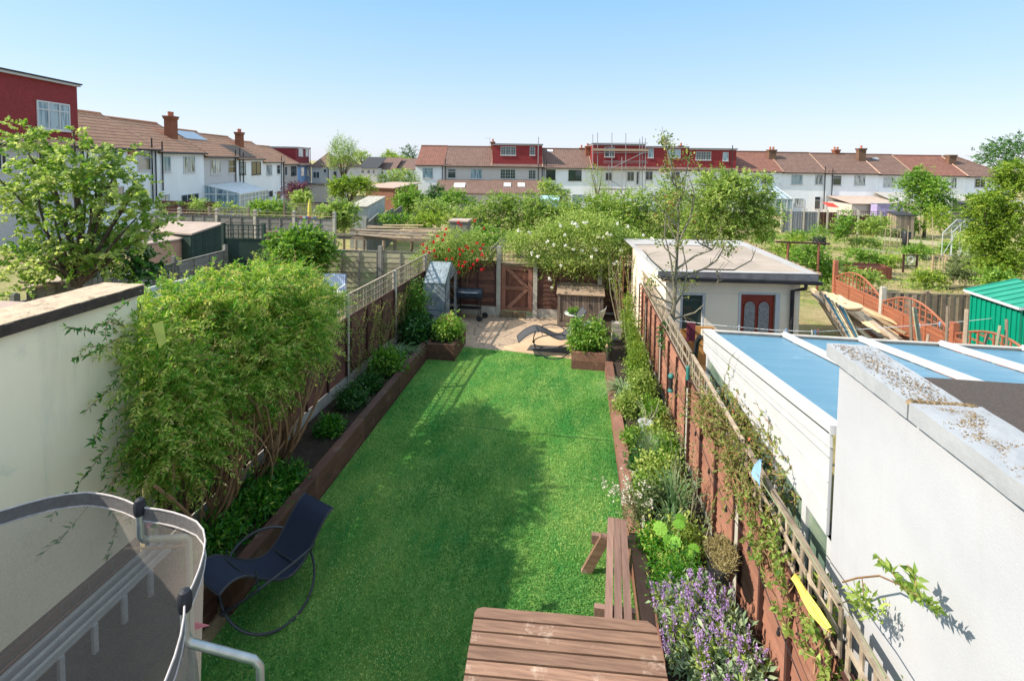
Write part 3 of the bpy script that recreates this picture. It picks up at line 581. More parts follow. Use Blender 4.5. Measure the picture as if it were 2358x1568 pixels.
# ================================================================== NEIGHBOURING EXTENSIONS
t=thing('rear_extension','cream rendered house extension at the left with a sandy coping and a brown felt roof','extension',(-4.6,1.5,0))
s=MB(); s.box(-4.52,-4.25,-2,4.13,.66,3.05); s.build('wall',K['render_cream'],t)
s=MB(); s.box(-4.50,-4.27,-2,4.11,0,.655); s.build('brick_plinth',K['brickdark'],t)
s=MB(); s.box(-10,-4.655,-2,3.52,2.7,3.135); s.build('roof',K['felt_brown'],t)
s=MB(); s.box(-10,-4.53,3.2,3.4,0,2.695); s.build('back_wall',K['render_cream'],t)
def rough_slab(x0,x1,y0,y1,z0,z1,nx,ny,amp,mt,name,t,slope=0):
    mb=MB(); vs=[];
    for j in range(ny+1):
        for i in range(nx+1):
            x=x0+(x1-x0)*i/nx; y=y0+(y1-y0)*j/ny; e=(i in(0,nx)) or (j in (0,ny))
            vs.append((x+random.uniform(-amp,amp)*.6,y+random.uniform(-amp,amp)*.6,z1+random.uniform(-amp,amp)*(0.5 if e else 1)+slope*(i/nx)))
    fs=[(j*(nx+1)+i,j*(nx+1)+i+1,(j+1)*(nx+1)+i+1,(j+1)*(nx+1)+i) for j in range(ny) for i in range(nx)]
    mb.add(vs,fs,.5); b=len(mb.v)
    edge=[i for i in range(nx+1)]+[(j)*(nx+1)+nx for j in range(1,ny+1)]+[ny*(nx+1)+i for i in range(nx-1,-1,-1)]+[j*(nx+1) for j in range(ny-1,0,-1)]
    lo=[(mb.v[i][0],mb.v[i][1],z0) for i in edge]; mb.v.extend(lo)
    for k in range(len(edge)):
        mb.f.append((edge[k],b+k,b+(k+1)%len(edge),edge[(k+1)%len(edge)])); mb.t.append(.5); mb.sm.append(False)
    return mb.build(name,mt,t)
m=K['render_cream']; n=m.node_tree; p=n.nodes['Principled BSDF']; src=p.inputs['Base Color'].links[0].from_socket
lk(n,mix(n,noise(n,mapping(n,(1,2.2,.28)),2.2,6,.75,.52,.72),src,mix(n,.2,src,(.36,.35,.30))),p.inputs['Base Color'])
m=K['render_white']; n=m.node_tree; p=n.nodes['Principled BSDF']; src=p.inputs['Base Color'].links[0].from_socket
lk(n,mix(n,noise(n,mapping(n,(1,2.6,.22)),2.4,6,.75,.54,.76),src,mix(n,.22,src,(.30,.28,.25))),p.inputs['Base Color'])
m=K['blueglazing']if K.get('blueglazing') else None
rough_slab(-4.65,-4.20,-2,4.17,3.10,3.15,5,70,.006,K['coping'],'coping',t)
s=MB(); s.box(-4.635,-4.213,-2,4.155,3.052,3.098); s.build('coping_bed',K['copingedge'],t)
s=MB(); 
for i in range(90):
    y=-2+6.15*i/90; s.box(-4.199,-4.190,y,y+.068,3.056,3.056+.088+random.uniform(-.004,.004))
s.build('coping_edge',K['copingedge'],t)
t=thing('rear_extension','white rendered house extension at the right with lead capped parapet and dark felt roof','extension',(1.9,1.5,0))
s=MB(); s.box(1.75,2.0,-2,3.42,0,3.1); s.box(2.0,7,3.15,3.36,0,2.98); s.build('wall',K['render_white'],t)
s=MB(); s.box(1.985+.02,7,-2,3.34,2.985,3.06); s.build('roof',K['felt_dark'],t)
rough_slab(1.69,1.97,2.66,3.47,3.11,3.20,6,18,.004,K['lead'],'parapet_capping',t,.0)
rough_slab(1.685,2.02,-2,2.645,3.115,3.205,6,80,.004,K['lead'],'parapet_capping',t,.0)
ms=MB()
for _ in range(4200):
    y=2.6-3.2*random.random()**1.5 if random.random()<.5 else random.uniform(1.5,3.44); x=random.gauss(1.80+ .05*math.sin(y*3),.05) if random.random()<.75 else random.uniform(1.70,1.95)
    if not 1.7<x<1.955: continue
    r=random.uniform(.0015,.0062); a=random.uniform(0,6.28)
    ms.add([(x+r*math.cos(a+q)*random.uniform(.6,1.5),y+r*math.sin(a+q)*random.uniform(.6,1.5),3.203) for q in (0,1.57,3.14,4.71)]+[(x,y,3.2045+r*.4)],[(0,1,4),(1,2,4),(2,3,4),(3,0,4)])
for i in range(70):
    x=1.69+.3*i/70; ms.tube([(x,2.652+random.uniform(-.008,.008),3.19),(x+.01,2.652+random.uniform(-.008,.008),3.21)],random.uniform(.006,.014),5)
ms.build('moss',K['moss'],t)
s=MB(); s.tube([(1.735,-2,3.09),(1.735,3.42,3.09)],.008,6); s.build('drip_edge',K['lead'],t)
# conservatory
K['blueglazing']=None
m,n,p=nodes('blue_polycarbonate'); v=mapping(n,(1.2,6,1)); c=mix(n,noise(n,v,1.2,4,.6,.35,.7),(.085,.215,.32),(.12,.26,.36)); v3=mapping(n,(1,1,1)); c=mix(n,noise(n,v3,2.2,6,.7,.6,.72),c,(.25,.42,.5))
lk(n,c,p.inputs['Base Color']); p.inputs['Roughness'].default_value=.35; p.inputs['Specular IOR Level'].default_value=.45; wv=n.nodes.new('ShaderNodeTexWave'); wv.bands_direction='X'; wv.inputs['Scale'].default_value=14; lk(n,mapping(n,(1,1,1)),wv.inputs[0]); bump(n,p,wv.outputs[1],.25,.01); src=p.inputs['Base Color'].links[0].from_socket; lk(n,mix(n,noise(n,mapping(n,(1,1,1)),26,4,.8,.62,.75),src,(.30,.34,.30)),p.inputs['Base Color'])
K['blueglazing']=m
m,n,p=nodes('green_side_glass'); v=mapping(n,(1,.7,1.5)); c=mix(n,noise(n,v,3.,5,.6,.4,.65),(.10,.17,.14),(.24,.30,.22)); lk(n,c,p.inputs['Base Color']); p.inputs['Roughness'].default_value=.08; p.inputs['Specular IOR Level'].default_value=.8; K['sideglass']=m
t=thing('conservatory','white framed lean to conservatory with blue glazed roof beyond the right extension','conservatory',(3.5,5,0))
CZ=lambda y: 2.60-(y-3.4)*(.47/3.3); cy0,cy1=3.44,6.70
def cb(mb,x,w,zoff,h,y0=cy0,y1=cy1): mb.bar((x,y0,CZ(y0)+zoff),(x,y1,CZ(y1)+zoff),w,h)
rx=[1.76,2.74,3.66,4.60,5.52,6.5]
for a,b in zip(rx[:-1],rx[1:]):
    s=MB(); s.add([(a+.03,cy0,CZ(cy0)),(b-.03,cy0,CZ(cy0)),(b-.03,cy1-.03,CZ(cy1)),(a+.03,cy1-.03,CZ(cy1))],[(0,1,2,3)]); s.build('roof_pane',K['blueglazing'],t)
for x in rx[1:]:
    s=MB(); cb(s,x,.065,.03,.045); cb(s,x,.03,.062,.02); s.build('rafter',K['upvc'],t)
s=MB(); cb(s,1.77,.10,.02,.06); cb(s,1.73,.02,-.05,.10); s.build('edge_beam',K['upvc'],t)
s=MB(); 
s.prism([(1.725,cy0,1.88),(1.725,cy1,1.88),(1.725,cy1,CZ(cy1)-.11),(1.725,cy0,CZ(cy0)-.11)],(.02,0,0))
s.build('side_fascia',K['upvc'],t); s=MB()
for q_ in (.30,.62,.9): s.bar((1.722,cy0,1.88+(CZ(cy0)-.11-1.88)*q_),(1.722,cy1,1.88+(CZ(cy1)-.11-1.88)*q_),.010,.006)
s.build('fascia_groove',mat('grey_groove',(.46,.46,.47),None,5,.6,bumpv=0),t)
s=MB(); s.bar((1.7,6.73,CZ(6.7)-.01),(6.6,6.73,CZ(6.7)-.01),.06,.07); s.bar((1.7,6.70,CZ(6.7)+.03),(6.6,6.70,CZ(6.7)+.03),.05,.012); s.build('eaves_beam',mat('pale_sand_gutter',(.62,.55,.48),None,5,.5,bumpv=0),t)
s=MB(); s.box(1.79,1.86,3.44,6.70,0,.75); s.build('base_wall',K['brick'],t)
ys=[6.67,5.35,4.42,3.85,3.47]
s=MB()
for y in ys: s.box(1.765,1.825,y-.035,y+.035,.75,1.87)
s.box(1.76,1.83,3.44,6.70,.75,.81); s.box(1.765,1.82,3.44,6.70,1.83,1.875); s.build('side_frame',K['upvc'],t)
for a,b in zip(ys[1:],ys[:-1]):
    s=MB(); s.add([(1.79,a+.03,.81),(1.79,b-.03,.81),(1.79,b-.03,1.83),(1.79,a+.03,1.83)],[(0,1,2,3)]); s.build('side_pane',K['sideglass'],t)
s=MB(); s.tube([(2.72,3.50,2.66),(2.72,3.55,2.60),(2.72,3.56,2.45)],.045,8); s.build('end_cap',K['blackplastic'],t)
s=MB(); s.tube([(1.70,6.78,2.04),(1.68,6.85,1.95),(1.68,6.95,1.7),(1.70,6.98,1.0)],.035,8); s.build('downpipe',K['blackplastic'],t)
# garage / outbuilding
gx0,gx1,gy0,gy1,ge,gr=1.80,4.68,9.95,13.1,2.22,2.31
t=thing('outbuilding','flat roofed cream garden outbuilding with a red arched glass door beyond the conservatory','outbuilding',(gx0,gy0,0)); t.rotation_euler=(0,0,R(6.0))
K['render_pinkcream']=mat('pinkish_cream_render',(.90,.76,.60),(.84,.70,.55),1.5,.9,(1,1,1),.3,.003,0,fine=60)
dx0,dx1,wx0,wx1=3.30,3.98,2.1,2.6
s=MB(); f=gy0
s.box(gx0,wx0,f,f+.2,0,1.8); s.box(wx0,wx1,f,f+.2,0,.75); s.box(wx1,dx0,f,f+.2,0,1.8); s.box(dx1,4.46,f,f+.2,0,1.8); s.box(gx0,4.46,f,f+.2,1.803,2.15)
s.box(4.2,4.46,f+.2,gy1,0,2.15); s.box(gx0,gx0+.2,f+.2,gy1,0,2.15); s.box(gx0,4.46,gy1-.2,gy1,0,2.15); s.build('wall',K['render_pinkcream'],t)
s=MB(); s.box(gx0-.1,4.56,f-.07,f-.003,2.03,2.15); s.build('fascia_board',mat('beige_fascia',(.55,.45,.36),None,4,.7,bumpv=.1),t)
s=MB(); s.box(dx0,dx1,f+.05,f+.09,0,1.79); dr=s.build('door',K['reddoor'],t)
for cx in (dx0+.2,dx1-.2):
    s=MB(); pts=[(cx-.115,f+.043,.25),(cx+.115,f+.043,.25)]+[(cx+.115*math.cos(a),f+.043,1.52+.13*math.sin(a)) for a in np.linspace(0,math.pi,10)]
    s.add(pts,[tuple(range(len(pts)))]); s.build('arched_pane',K.get('arch') or K.setdefault('arch',mat('patterned_glass',(.32,.33,.33),(.16,.15,.15),55,.25,(1,1,1),.6,.004,0,fine=80)),dr)
    s=MB(); q=pts+[pts[0]]; s.tube([(a,f+.040,c) for a,b,c in pts],.009,5,closed=True); s.build('pane_moulding',K['reddoor'],dr)
s=MB(); s.box(dx0-.045,dx0,f-.012,f+.06,0,1.83); s.box(dx1,dx1+.09,f-.012,f+.06,0,1.83); s.box(dx0,dx1,f-.012,f+.06,1.795,1.835); s.build('door_frame',K['upvc'],t)
s=MB(); s.box(wx0,wx1,f+.07,f+.08,.75,1.8); wn=s.build('window',K['paneG'],t)
s=MB(); s.box(wx0,wx0+.05,f+.01,f+.069,.75,1.8);s.box(wx1-.05,wx1,f+.01,f+.069,.75,1.8);s.box(wx0+.05,wx1-.05,f+.01,f+.069,1.75,1.8);s.box(wx0-.02,wx1+.04,f-.04,f-.003,.70,.75); s.build('window_frame',K['upvc'],wn)
K['roofgrey']=mat('weathered_flat_roof',(.40,.33,.275),(.31,.255,.21),1.3,.95,(.5,1,1),.3,.004,0,fine=30,spot=(.18,.14,.11),spotscale=1.8,spotlo=.58,spotamt=.5)
K['roofedge']=mat('pale_roof_edging',(.42,.40,.39),(.34,.32,.31),2,.8,(1,1,1),.2,.003,0,fine=30)
def roofz(x,y): return ge+.03+(y-gy0+.15)*(gr-ge)/(gy1-gy0+.3)
x0,x1,y0,y1=gx0-.2,4.72,gy0-.15,gy1+.15
s=MB(); s.add([(x,y,roofz(x,y)) for x,y in ((x0,y0),(x1,y0),(x1,y1),(x0,y1))],[(0,1,2,3)]); s.build('roof',K['roofgrey'],t)
s=MB(); 
def strip(mb,a,b,c,d,h=.012): mb.prism([(q[0],q[1],roofz(*q)+.004) for q in (a,b,c,d)],(0,0,h))
strip(s,(x1-.22,y0),(x1,y0),(x1,y1),(x1-.28,y1)); strip(s,(x0,y1-.75),(x1-.29,y1-.75),(x1-.29,y1),(x0,y1)); strip(s,(x0,y0),(x0+.12,y0+.13),(x0+.12,y1-.76),(x0,y1-.76)); strip(s,(x0,y0),(x1-.23,y0),(x1-.23,y0+.12),(x0+.12,y0+.12)); s.build('roof_edging',K['roofedge'],t)
s=MB(); s.box(x0,x1,y0+.002,y0+.03,ge-.11,ge+.026); s.box(x1-.03,x1-.002,y0+.03,y1,ge-.09,ge+.02); s.build('roof_fascia',mat('grey_lead_fascia',(.20,.19,.2),(.13,.125,.13),5,.7,(1,1,1),.3,.003,0),t)
s=MB(); s.bar((x0+.05,y0-.05,ge-.085),(x1+.03,y0-.05,ge-.13),.09,.06); s.build('gutter',K['blackplastic'],t)
s=MB(); px=4.28; s.tube([(px+.17,y0-.05,ge-.16),(px+.17,y0-.05,ge-.24),(px,gy0-.06,ge-.32),(px,gy0-.06,0)],.038,8); s.build('downpipe',K['blackplastic'],t)
s=MB(); 
for i in range(60):
    y=y0+(y1-y0)*i/60; s.tube([(x1+.02,y,roofz(0,y)-.02),(x1+.03+random.uniform(0,.03),y+.05,roofz(0,y)+random.uniform(-.02,.03))],random.uniform(.02,.045),5)
s.build('moss',K['moss'],t)
# ================================================================== TRAMPOLINE
m,n,p=nodes('trampoline_net'); tr=n.nodes.new('ShaderNodeBsdfTransparent'); ms_=n.nodes.new('ShaderNodeMixShader'); p.inputs['Base Color'].default_value=(.30,.265,.24,1); p.inputs['Roughness'].default_value=.8
nv=noise(n,mapping(n,(1,1,1)),260,2,.8,.3,.7); rr=n.nodes.new('ShaderNodeMapRange'); rr.inputs[3].default_value=.36; rr.inputs[4].default_value=.58; lk(n,nv,rr.inputs[0])
lk(n,rr.outputs[0],ms_.inputs[0]); lk(n,tr.outputs[0],ms_.inputs[1]); lk(n,p.outputs[0],ms_.inputs[2]); lk(n,ms_.outputs[0],n.nodes['Material Output'].inputs[0]); K['net']=m
K['hem']=mat('net_hem',(.15,.14,.14),(.11,.10,.10),30,.8,bumpv=0,tint=0); K['piping']=mat('pale_net_piping',(.5,.45,.44),None,30,.7,bumpv=0,tint=0)
tc=np.array([-2.86,1.52,0]); TR=1.10; ang=[math.radians(a) for a in (30,82,136,190,245,300,345)]
t=thing('trampoline','trampoline with fine mesh safety net and galvanised poles in the near left corner','trampoline',tc)
def rimr(a):
    k=[(abs((a-b+math.pi)%(2*math.pi)-math.pi)) for b in ang]; return TR+.10*min(1,min(k)/.4)
N_=72; NZ=9; s=MB(); vs=[]
for j in range(NZ+1):
    for i in range(N_):
        a=2*math.pi*i/N_; q=j/NZ; r=(rimr(a))*(1-.12*(1-q)**2)+.012*math.sin(9*a+q*4); z=2.2-.07*math.sin(math.pi*min(1,min(abs((a-b+math.pi)%(2*math.pi)-math.pi) for b in ang)/.45)) if j==NZ else .62+(2.10-.62)*q
        vs.append((tc[0]+r*math.cos(a),tc[1]+r*math.sin(a),z if j<NZ else 2.10))
s.add(vs,[(j*N_+i,j*N_+(i+1)%N_,(j+1)*N_+(i+1)%N_,(j+1)*N_+i) for j in range(NZ) for i in range(N_)],.5,True); net=s.build('safety_net',K['net'],t)
s=MB(); vs=[]
for j in range(2):
    for i in range(N_):
        a=2*math.pi*i/N_; r=rimr(a); vs.append((tc[0]+(r+.0)*math.cos(a),tc[1]+(r)*math.sin(a),2.10+.085*j))
s.add(vs,[(i,(i+1)%N_,N_+(i+1)%N_,N_+i) for i in range(N_)],.5,True); s.build('hem',K['hem'],net)
s=MB(); 
for z in (2.098,2.187): s.tube([(tc[0]+(rimr(a))*math.cos(a),tc[1]+(rimr(a))*math.sin(a),z) for a in np.linspace(0,2*math.pi,N_,endpoint=False)],.0055,5,closed=True)
s.build('piping',K['piping'],net)
for a in ang:
    o=np.array([math.cos(a),math.sin(a),0]); b=tc+o*(TR-.0); out=tc+o*(TR+.33)
    s=MB(); s.tube([b+[0,0,2.2],b+[0,0,2.0],b+[0,0,1.96]+o*.02,out+[0,0,1.76]-o*.03,out+[0,0,1.71],out+[0,0,1.2],out+[0,0,.05]],.021,10); pl=s.build('pole',K['galv'],t)
    s=MB(); s.lathe(b+[0,0,2.14],[(.0,-.005),(.028,0),(.034,.03),(.034,.07),(.024,.1),(0,.11)],12); s.build('pole_cap',K['foam'],pl)
    s=MB(); s.prism([b+o*.04+[0,0,2.06],b+o*.04+[.0,.0,2.02],b+o*.10+[0,0,2.02]],(.004,.004,0)); s.build('warning_tag',K['pink'],pl)
s=MB(); s.lathe(tc+[0,0,.58],[(0,0),(.95,0)],48); s.build('jumping_mat',K['blackplastic'],t)
s=MB(); s.lathe(tc+[0,0,.56],[(.93,.03),(1.0,.05),(1.14,.045),(1.16,.0)],48); s.build('pad',K['foam'],t)
s=MB(); s.tube([(tc[0]+1.13*math.cos(a),tc[1]+1.13*math.sin(a),.55) for a in np.linspace(0,2*math.pi,40,endpoint=False)],.02,8,closed=True); s.build('ring',K['galv'],t)
for k in range(3):
    a=k*2.1+.4; s=MB(); p0=tc+[1.13*math.cos(a-.3),1.13*math.sin(a-.3),.54]; p1=tc+[1.13*math.cos(a+.3),1.13*math.sin(a+.3),.54]; s.tube([p0,p0*[1,1,0]+[0,0,.03],p1*[1,1,0]+[0,0,.03],p1],.02,8); s.build('leg',K['galv'],t)
# ladder on its side by the wall
t=thing('ladder','aluminium extension ladder lying on its side against the brick base inside the left corner','ladder',(-4.05,3,0))
for x,z in ((-4.15,.52),(-4.07,.50),(-3.99,.485),(-3.98,.06)):
    s=MB(); s.box(x-.012,x+.012,1.3,4.17 if z>.1 else 3.95,z-.035,z+.035); s.box(x+.012,x+.022,1.3,4.17 if z>.1 else 3.95,z+.022,z+.035); s.build('rail',K['alu'],t)
s=MB(); 
for i in range(11): y=3.93-.27*i; s.box(-3.995,-3.965,y-.02,y+.02,.096,.449)
s.build('rungs',K['alu'],t)
t=thing('fence_board','red brown stained boards leaning along the wall base behind the ladder','boards',(-4.2,2.5,0))
s=MB()
for i in range(4): s.box(-4.235,-4.215,1.2,4.0,.02+.13*i,.02+.13*i+.122)
s.build('boards',K['panelR'],t)
# ================================================================== ROCKING LOUNGERS
def lounger(name,label,c,ang,fab,tube,prof=None,W=.2,group='rocking loungers'):
    ca,sa=math.cos(ang),math.sin(ang); fr=((c[0],c[1],0),(ca,sa,0),(-sa,ca,0))
    t=thing(name,label,'rocking lounger',c,group); Rr=.44; tl=math.radians(39); zc=Rr*math.sin(tl)+.015
    for sgn in (1,-1):
        s=MB(fr); s.tube([(Rr*math.cos(a),sgn*Rr*math.sin(a)*math.cos(tl),zc+Rr*math.sin(a)*math.sin(tl)) for a in np.linspace(0,2*math.pi,44,endpoint=False)],.0125,8,closed=True); rg=s.build('ring',K[tube],t)
        s=MB(fr); s.box(-.03,.03,-sgn*Rr*math.cos(tl)-.02,-sgn*Rr*math.cos(tl)+.02,-.002,.022); s.build('foot_pad',K['blackplastic'],rg)
    s=MB(fr)
    for u in (Rr,-Rr): s.lathe((u,0,zc),[(.0,-.03),(.022,-.028),(.022,.028),(0,.03)],10,axis=(1,0,0))
    s.build('pivot',K[tube],t)
    prof=prof or [(-.80,.36),(-.66,.48),(-.50,.57),(-.36,.60),(-.2,.55),(-.03,.46),(.12,.40),(.26,.41),(.38,.50),(.48,.64),(.57,.80),(.66,.94),(.74,1.03)]
    from_=[np.array(q) for q in prof]; fine=[]
    for i in range(len(from_)-1):
        for k in range(3):
            q=k/3; p0=from_[max(i-1,0)];p1=from_[i];p2=from_[i+1];p3=from_[min(i+2,len(from_)-1)]
            fine.append(.5*((2*p1)+(-p0+p2)*q+(2*p0-5*p1+4*p2-p3)*q*q+(-p0+3*p1-3*p2+p3)*q**3))
    fine.append(from_[-1]); s=MB(fr); vs=[]; m=9
    for i,(u,z) in enumerate(fine):
        for j in range(m): y=-W+2*W*j/(m-1); vs.append((u,y,z-.028*(1-(y/W)**2)*math.sin(math.pi*i/(len(fine)-1))))
    k=len(vs); vs2=[(a,b,c_-.006) for a,b,c_ in vs]
    fs=[(i*m+j,i*m+j+1,(i+1)*m+j+1,(i+1)*m+j) for i in range(len(fine)-1) for j in range(m-1)]
    s.add(vs+vs2,fs+[tuple(q+k for q in f[::-1]) for f in fs],.5,True); s.build('sling_seat',K[fab],t)
    s=MB(fr)
    for y in (-W,W): s.tube([(u,y,z) for u,z in fine],.0115,7)
    for u,z in (fine[0],fine[-1],prof[3],prof[7]): s.tube([(u,-W,z-.012),(u,W,z-.012)],.010,6)
    s.build('side_rail',K[tube],t)
    s=MB(fr)
    for sg in (-1,1):
        for u,z in ((-.28,.67 if prof[0][0]>-.7 else .57),(.30,.43)):
            aa=math.acos(max(-1,min(1,u/Rr))); s.tube([(u,sg*W,z),(u,sg*Rr*math.sin(aa)*math.cos(tl),zc+Rr*math.sin(aa)*math.sin(tl))],.007,6)
    s.build('strut',K[tube],t)
    return t
lounger('rocking_lounger','navy rocking lounger with round tube frame at the shady near left of lawn',(-2.93,4.2,0),math.radians(68),'navyfab','blackpaint',W=.225,prof=[(-.60,.70),(-.53,.73),(-.44,.72),(-.34,.66),(-.22,.54),(-.08,.42),(.06,.35),(.18,.37),(.28,.45),(.36,.54),(.43,.62),(.50,.68),(.58,.71)])
lounger('rocking_lounger','charcoal rocking lounger in the sun between the patio and the right planter',(-.50,10.93,.012),math.radians(13),'greyfab','blackpaint')
t=thing('ground_mat','dark flat mat under the sunny rocking lounger','mat',(-.5,11.05,.02))
s=MB(); s.prism([at(1213,807,Z=.022),at(1222,795,Z=.022),at(1330,800,Z=.022),at(1330,816,Z=.022)],(0,0,.012)); s.build('mat',K['mat'],t)
# ================================================================== TABLE, BENCH
a=at(1095,1395,Z=.75); b=at(1508,1430,Z=.75); U=nrm(b-a); U[2]=0; Vv=np.array([U[1],-U[0],0]); wl=np.linalg.norm(b-a)
t=thing('picnic_table','weathered brown slatted wooden table top in the near foreground','garden table',(a+U*wl/2+Vv*.5)*[1,1,0])
fr=((a[0],a[1],0),tuple(U),tuple(Vv))
for i in range(9):
    s=MB(fr); y0=.0+i*.107; x0,x1=-.0,wl
    if i==0:
        pts=[(.06,y0),(x1-.06,y0),(x1,y0+.05),(x1,y0+.091),(x0,y0+.091),(x0,y0+.05),(.018,y0+.018)]
        s.prism([(p[0],p[1],.72) for p in pts],(0,0,.028))
    else: s.box(x0+random.uniform(-.003,.003),x1+random.uniform(-.003,.003),y0,y0+.091,.72+random.uniform(-.0015,.0015),.748)
    s.build('slat',K['table'],t)
s=MB(fr)
for x in (.18,wl/2,wl-.18): s.box(x-.03,x+.03,.03,.94,.66,.718)
s.build('batten',K['bench'],t)
for x in (.2,wl-.2):
    for y0,y1 in ((.15,-.05),(.80,1.0)): s=MB(fr); s.bar((x,y0,.68),(x,y1,.02),.04,.09,upv=(0,1,0)); s.build('leg',K['bench'],t)
t=thing('garden_bench','weathered three slat wooden bench between the lawn and the flower bed','bench',(.45,4.8,0))
p1,p2=at(1400,1190,Z=.45),at(1443,1195,Z=.45); p3,p4=np.array([.28,3.9,.45]),np.array([.54,3.9,.45])
for i in range(3):
    q0,q1=i/3+.012,(i+1)/3-.035; A_=p1+(p2-p1)*(q0+q1)/2; B_=p3+(p4-p3)*(q0+q1)/2; s=MB(); s.bar(A_-[0,0,.014],B_-[0,0,.014],(q1-q0)*.235,.028); s.build('slat',K['bench'],t)
s=MB(); s.box(.22,.62,5.05,5.10,.32,.42); s.build('cross_bearer',K['bench'],t); s=MB(); s.box(.22,.58,4.2,4.25,.32,.42); s.build('cross_bearer',K['bench'],t)
for x0,x1 in ((.36,.16),(.48,.60)): s=MB(); s.bar((x0,5.04,.42),(x1,5.04,.0),.05,.10,upv=(1,0,0)); s.build('leg',K['table'],t)
# ================================================================== PLANTERS, STORAGE BOX, BBQ, GREENHOUSE
def planter(label,x0,x1,y0,y1,h,mt):
    t=thing('timber_planter',label,'planter',((x0+x1)/2,(y0+y1)/2,0))
    for z0,z1 in ((0,h/2-.003),(h/2+.003,h)):
        s=MB(); w=.09; s.box(x0,x1,y0,y0+w,z0,z1); s.box(x0,x0+w,y0+w+.003,y1,z0,z1); s.box(x1-w,x1,y0+w+.003,y1,z0,z1); s.box(x0+w+.003,x1-w-.003,y1-w,y1,z0,z1); s.build('sleeper',mt,t)
    s=MB(); s.box(x0+.09,x1-.09,y0+.09,y1-.09,0,h-.05); s.build('soil',K['soil'],t); return t
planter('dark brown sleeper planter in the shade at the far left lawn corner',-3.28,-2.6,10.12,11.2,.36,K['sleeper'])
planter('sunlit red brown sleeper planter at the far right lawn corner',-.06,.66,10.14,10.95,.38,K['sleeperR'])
t=thing('storage_box','grey brown slatted wooden storage box with sloping lid by the back fence','storage box',(.12,13,0))
bx0,bx1,by0,by1=-.45,.72,12.78,13.38
s=MB(); n_=17
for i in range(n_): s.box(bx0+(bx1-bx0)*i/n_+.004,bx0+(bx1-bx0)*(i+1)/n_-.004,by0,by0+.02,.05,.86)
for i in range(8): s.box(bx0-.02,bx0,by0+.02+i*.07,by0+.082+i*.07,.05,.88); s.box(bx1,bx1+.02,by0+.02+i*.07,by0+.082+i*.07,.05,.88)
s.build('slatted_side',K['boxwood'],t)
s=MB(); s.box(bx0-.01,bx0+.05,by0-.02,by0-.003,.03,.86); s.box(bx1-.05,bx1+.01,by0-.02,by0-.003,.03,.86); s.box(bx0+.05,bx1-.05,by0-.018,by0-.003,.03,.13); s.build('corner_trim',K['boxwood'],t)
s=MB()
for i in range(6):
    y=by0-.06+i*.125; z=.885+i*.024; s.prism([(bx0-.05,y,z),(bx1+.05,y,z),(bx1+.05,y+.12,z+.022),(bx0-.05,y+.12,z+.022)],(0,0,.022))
lid=s.build('lid',mat('sunlit_lid_timber',(.40,.29,.2),(.3,.21,.15),4,.85,(2,9,9),.4,.004,.35,spot=(.15,.11,.08),spotscale=4,spotlo=.55,spotamt=.7),t)  # lid paler than the box sides: sun on top put into its colour
s=MB(); s.tube([(bx0+.60+.04*math.cos(a),by0-.075,.80+.05*math.sin(a)) for a in np.linspace(0,6.28,12,endpoint=False)],.006,5,closed=True); s.tube([(bx0+.6,by0-.07,.86),(bx0+.62,by0-.08,.72)],.01,6); s.build('handle',K['blackplastic'],lid)
t=thing('barrel_barbecue','black barrel barbecue on two wheels against the back fence','barbecue',(-2.9,12.95,0))
s=MB(); s.lathe((-3.3,12.98,.72),[(.0,0),(.12,.002),(.16,.03),(.16,.74),(.12,.768),(0,.77)],20,axis=(1,0,0)); s.build('barrel',mat('blue_black_enamel',(.03,.04,.06),None,10,.22,bumpv=0,tint=0),t)
s=MB(); s.tube([(-3.2,12.81,.80),(-3.1,12.77,.80),(-2.75,12.77,.80),(-2.65,12.81,.80)],.01,6); s.build('handle',K['galv'],t)
for x in (-3.2,-2.62):
    for y in (12.86,13.10): s=MB(); s.tube([(x,y,.62),(x,y,.1)],.012,6); s.build('leg',K['blackplastic'],t)
s=MB(); s.box(-3.22,-2.6,12.85,13.1,.32,.335); s.build('shelf',K['blackplastic'],t)
for x,y in ((-2.60,12.80),(-2.50,13.12)): s=MB(); s.lathe((x,y,.085),[(0,-.015),(.075,-.015),(.085,0),(.075,.015),(0,.015)],16,axis=(0,1,0)); s.build('wheel',K['blackplastic'],t)
# plastic greenhouse
m,n,p=nodes('clear_plastic_cover'); tr=n.nodes.new('ShaderNodeBsdfTransparent'); mx=n.nodes.new('ShaderNodeMixShader'); v=mapping(n,(1,1,1)); p.inputs['Base Color'].default_value=(.42,.50,.56,1); p.inputs['Roughness'].default_value=.16; bump(n,p,noise(n,mapping(n,(3,1,1)),5,4,.7,.2,.8),.8,.05)
rr=n.nodes.new('ShaderNodeMapRange'); rr.inputs[3].default_value=.35; rr.inputs[4].default_value=.75; lk(n,noise(n,v,3,4,.6,.3,.7),rr.inputs[0]); lk(n,rr.outputs[0],mx.inputs[0]); lk(n,tr.outputs[0],mx.inputs[1]); lk(n,p.outputs[0],mx.inputs[2]); lk(n,mx.outputs[0],n.nodes['Material Output'].inputs[0]); K['clearplas']=m
t=thing('plastic_greenhouse','small walk in greenhouse of clear creased plastic in the back left corner','greenhouse',(-3.6,12.4,0))
gx0_,gx1_,gy0_,gy1_=-3.86,-3.26,11.75,12.95; gm=(gx0_+gx1_)/2; E0,E1=1.33,1.72
s=MB(); m_=14; K2=[]
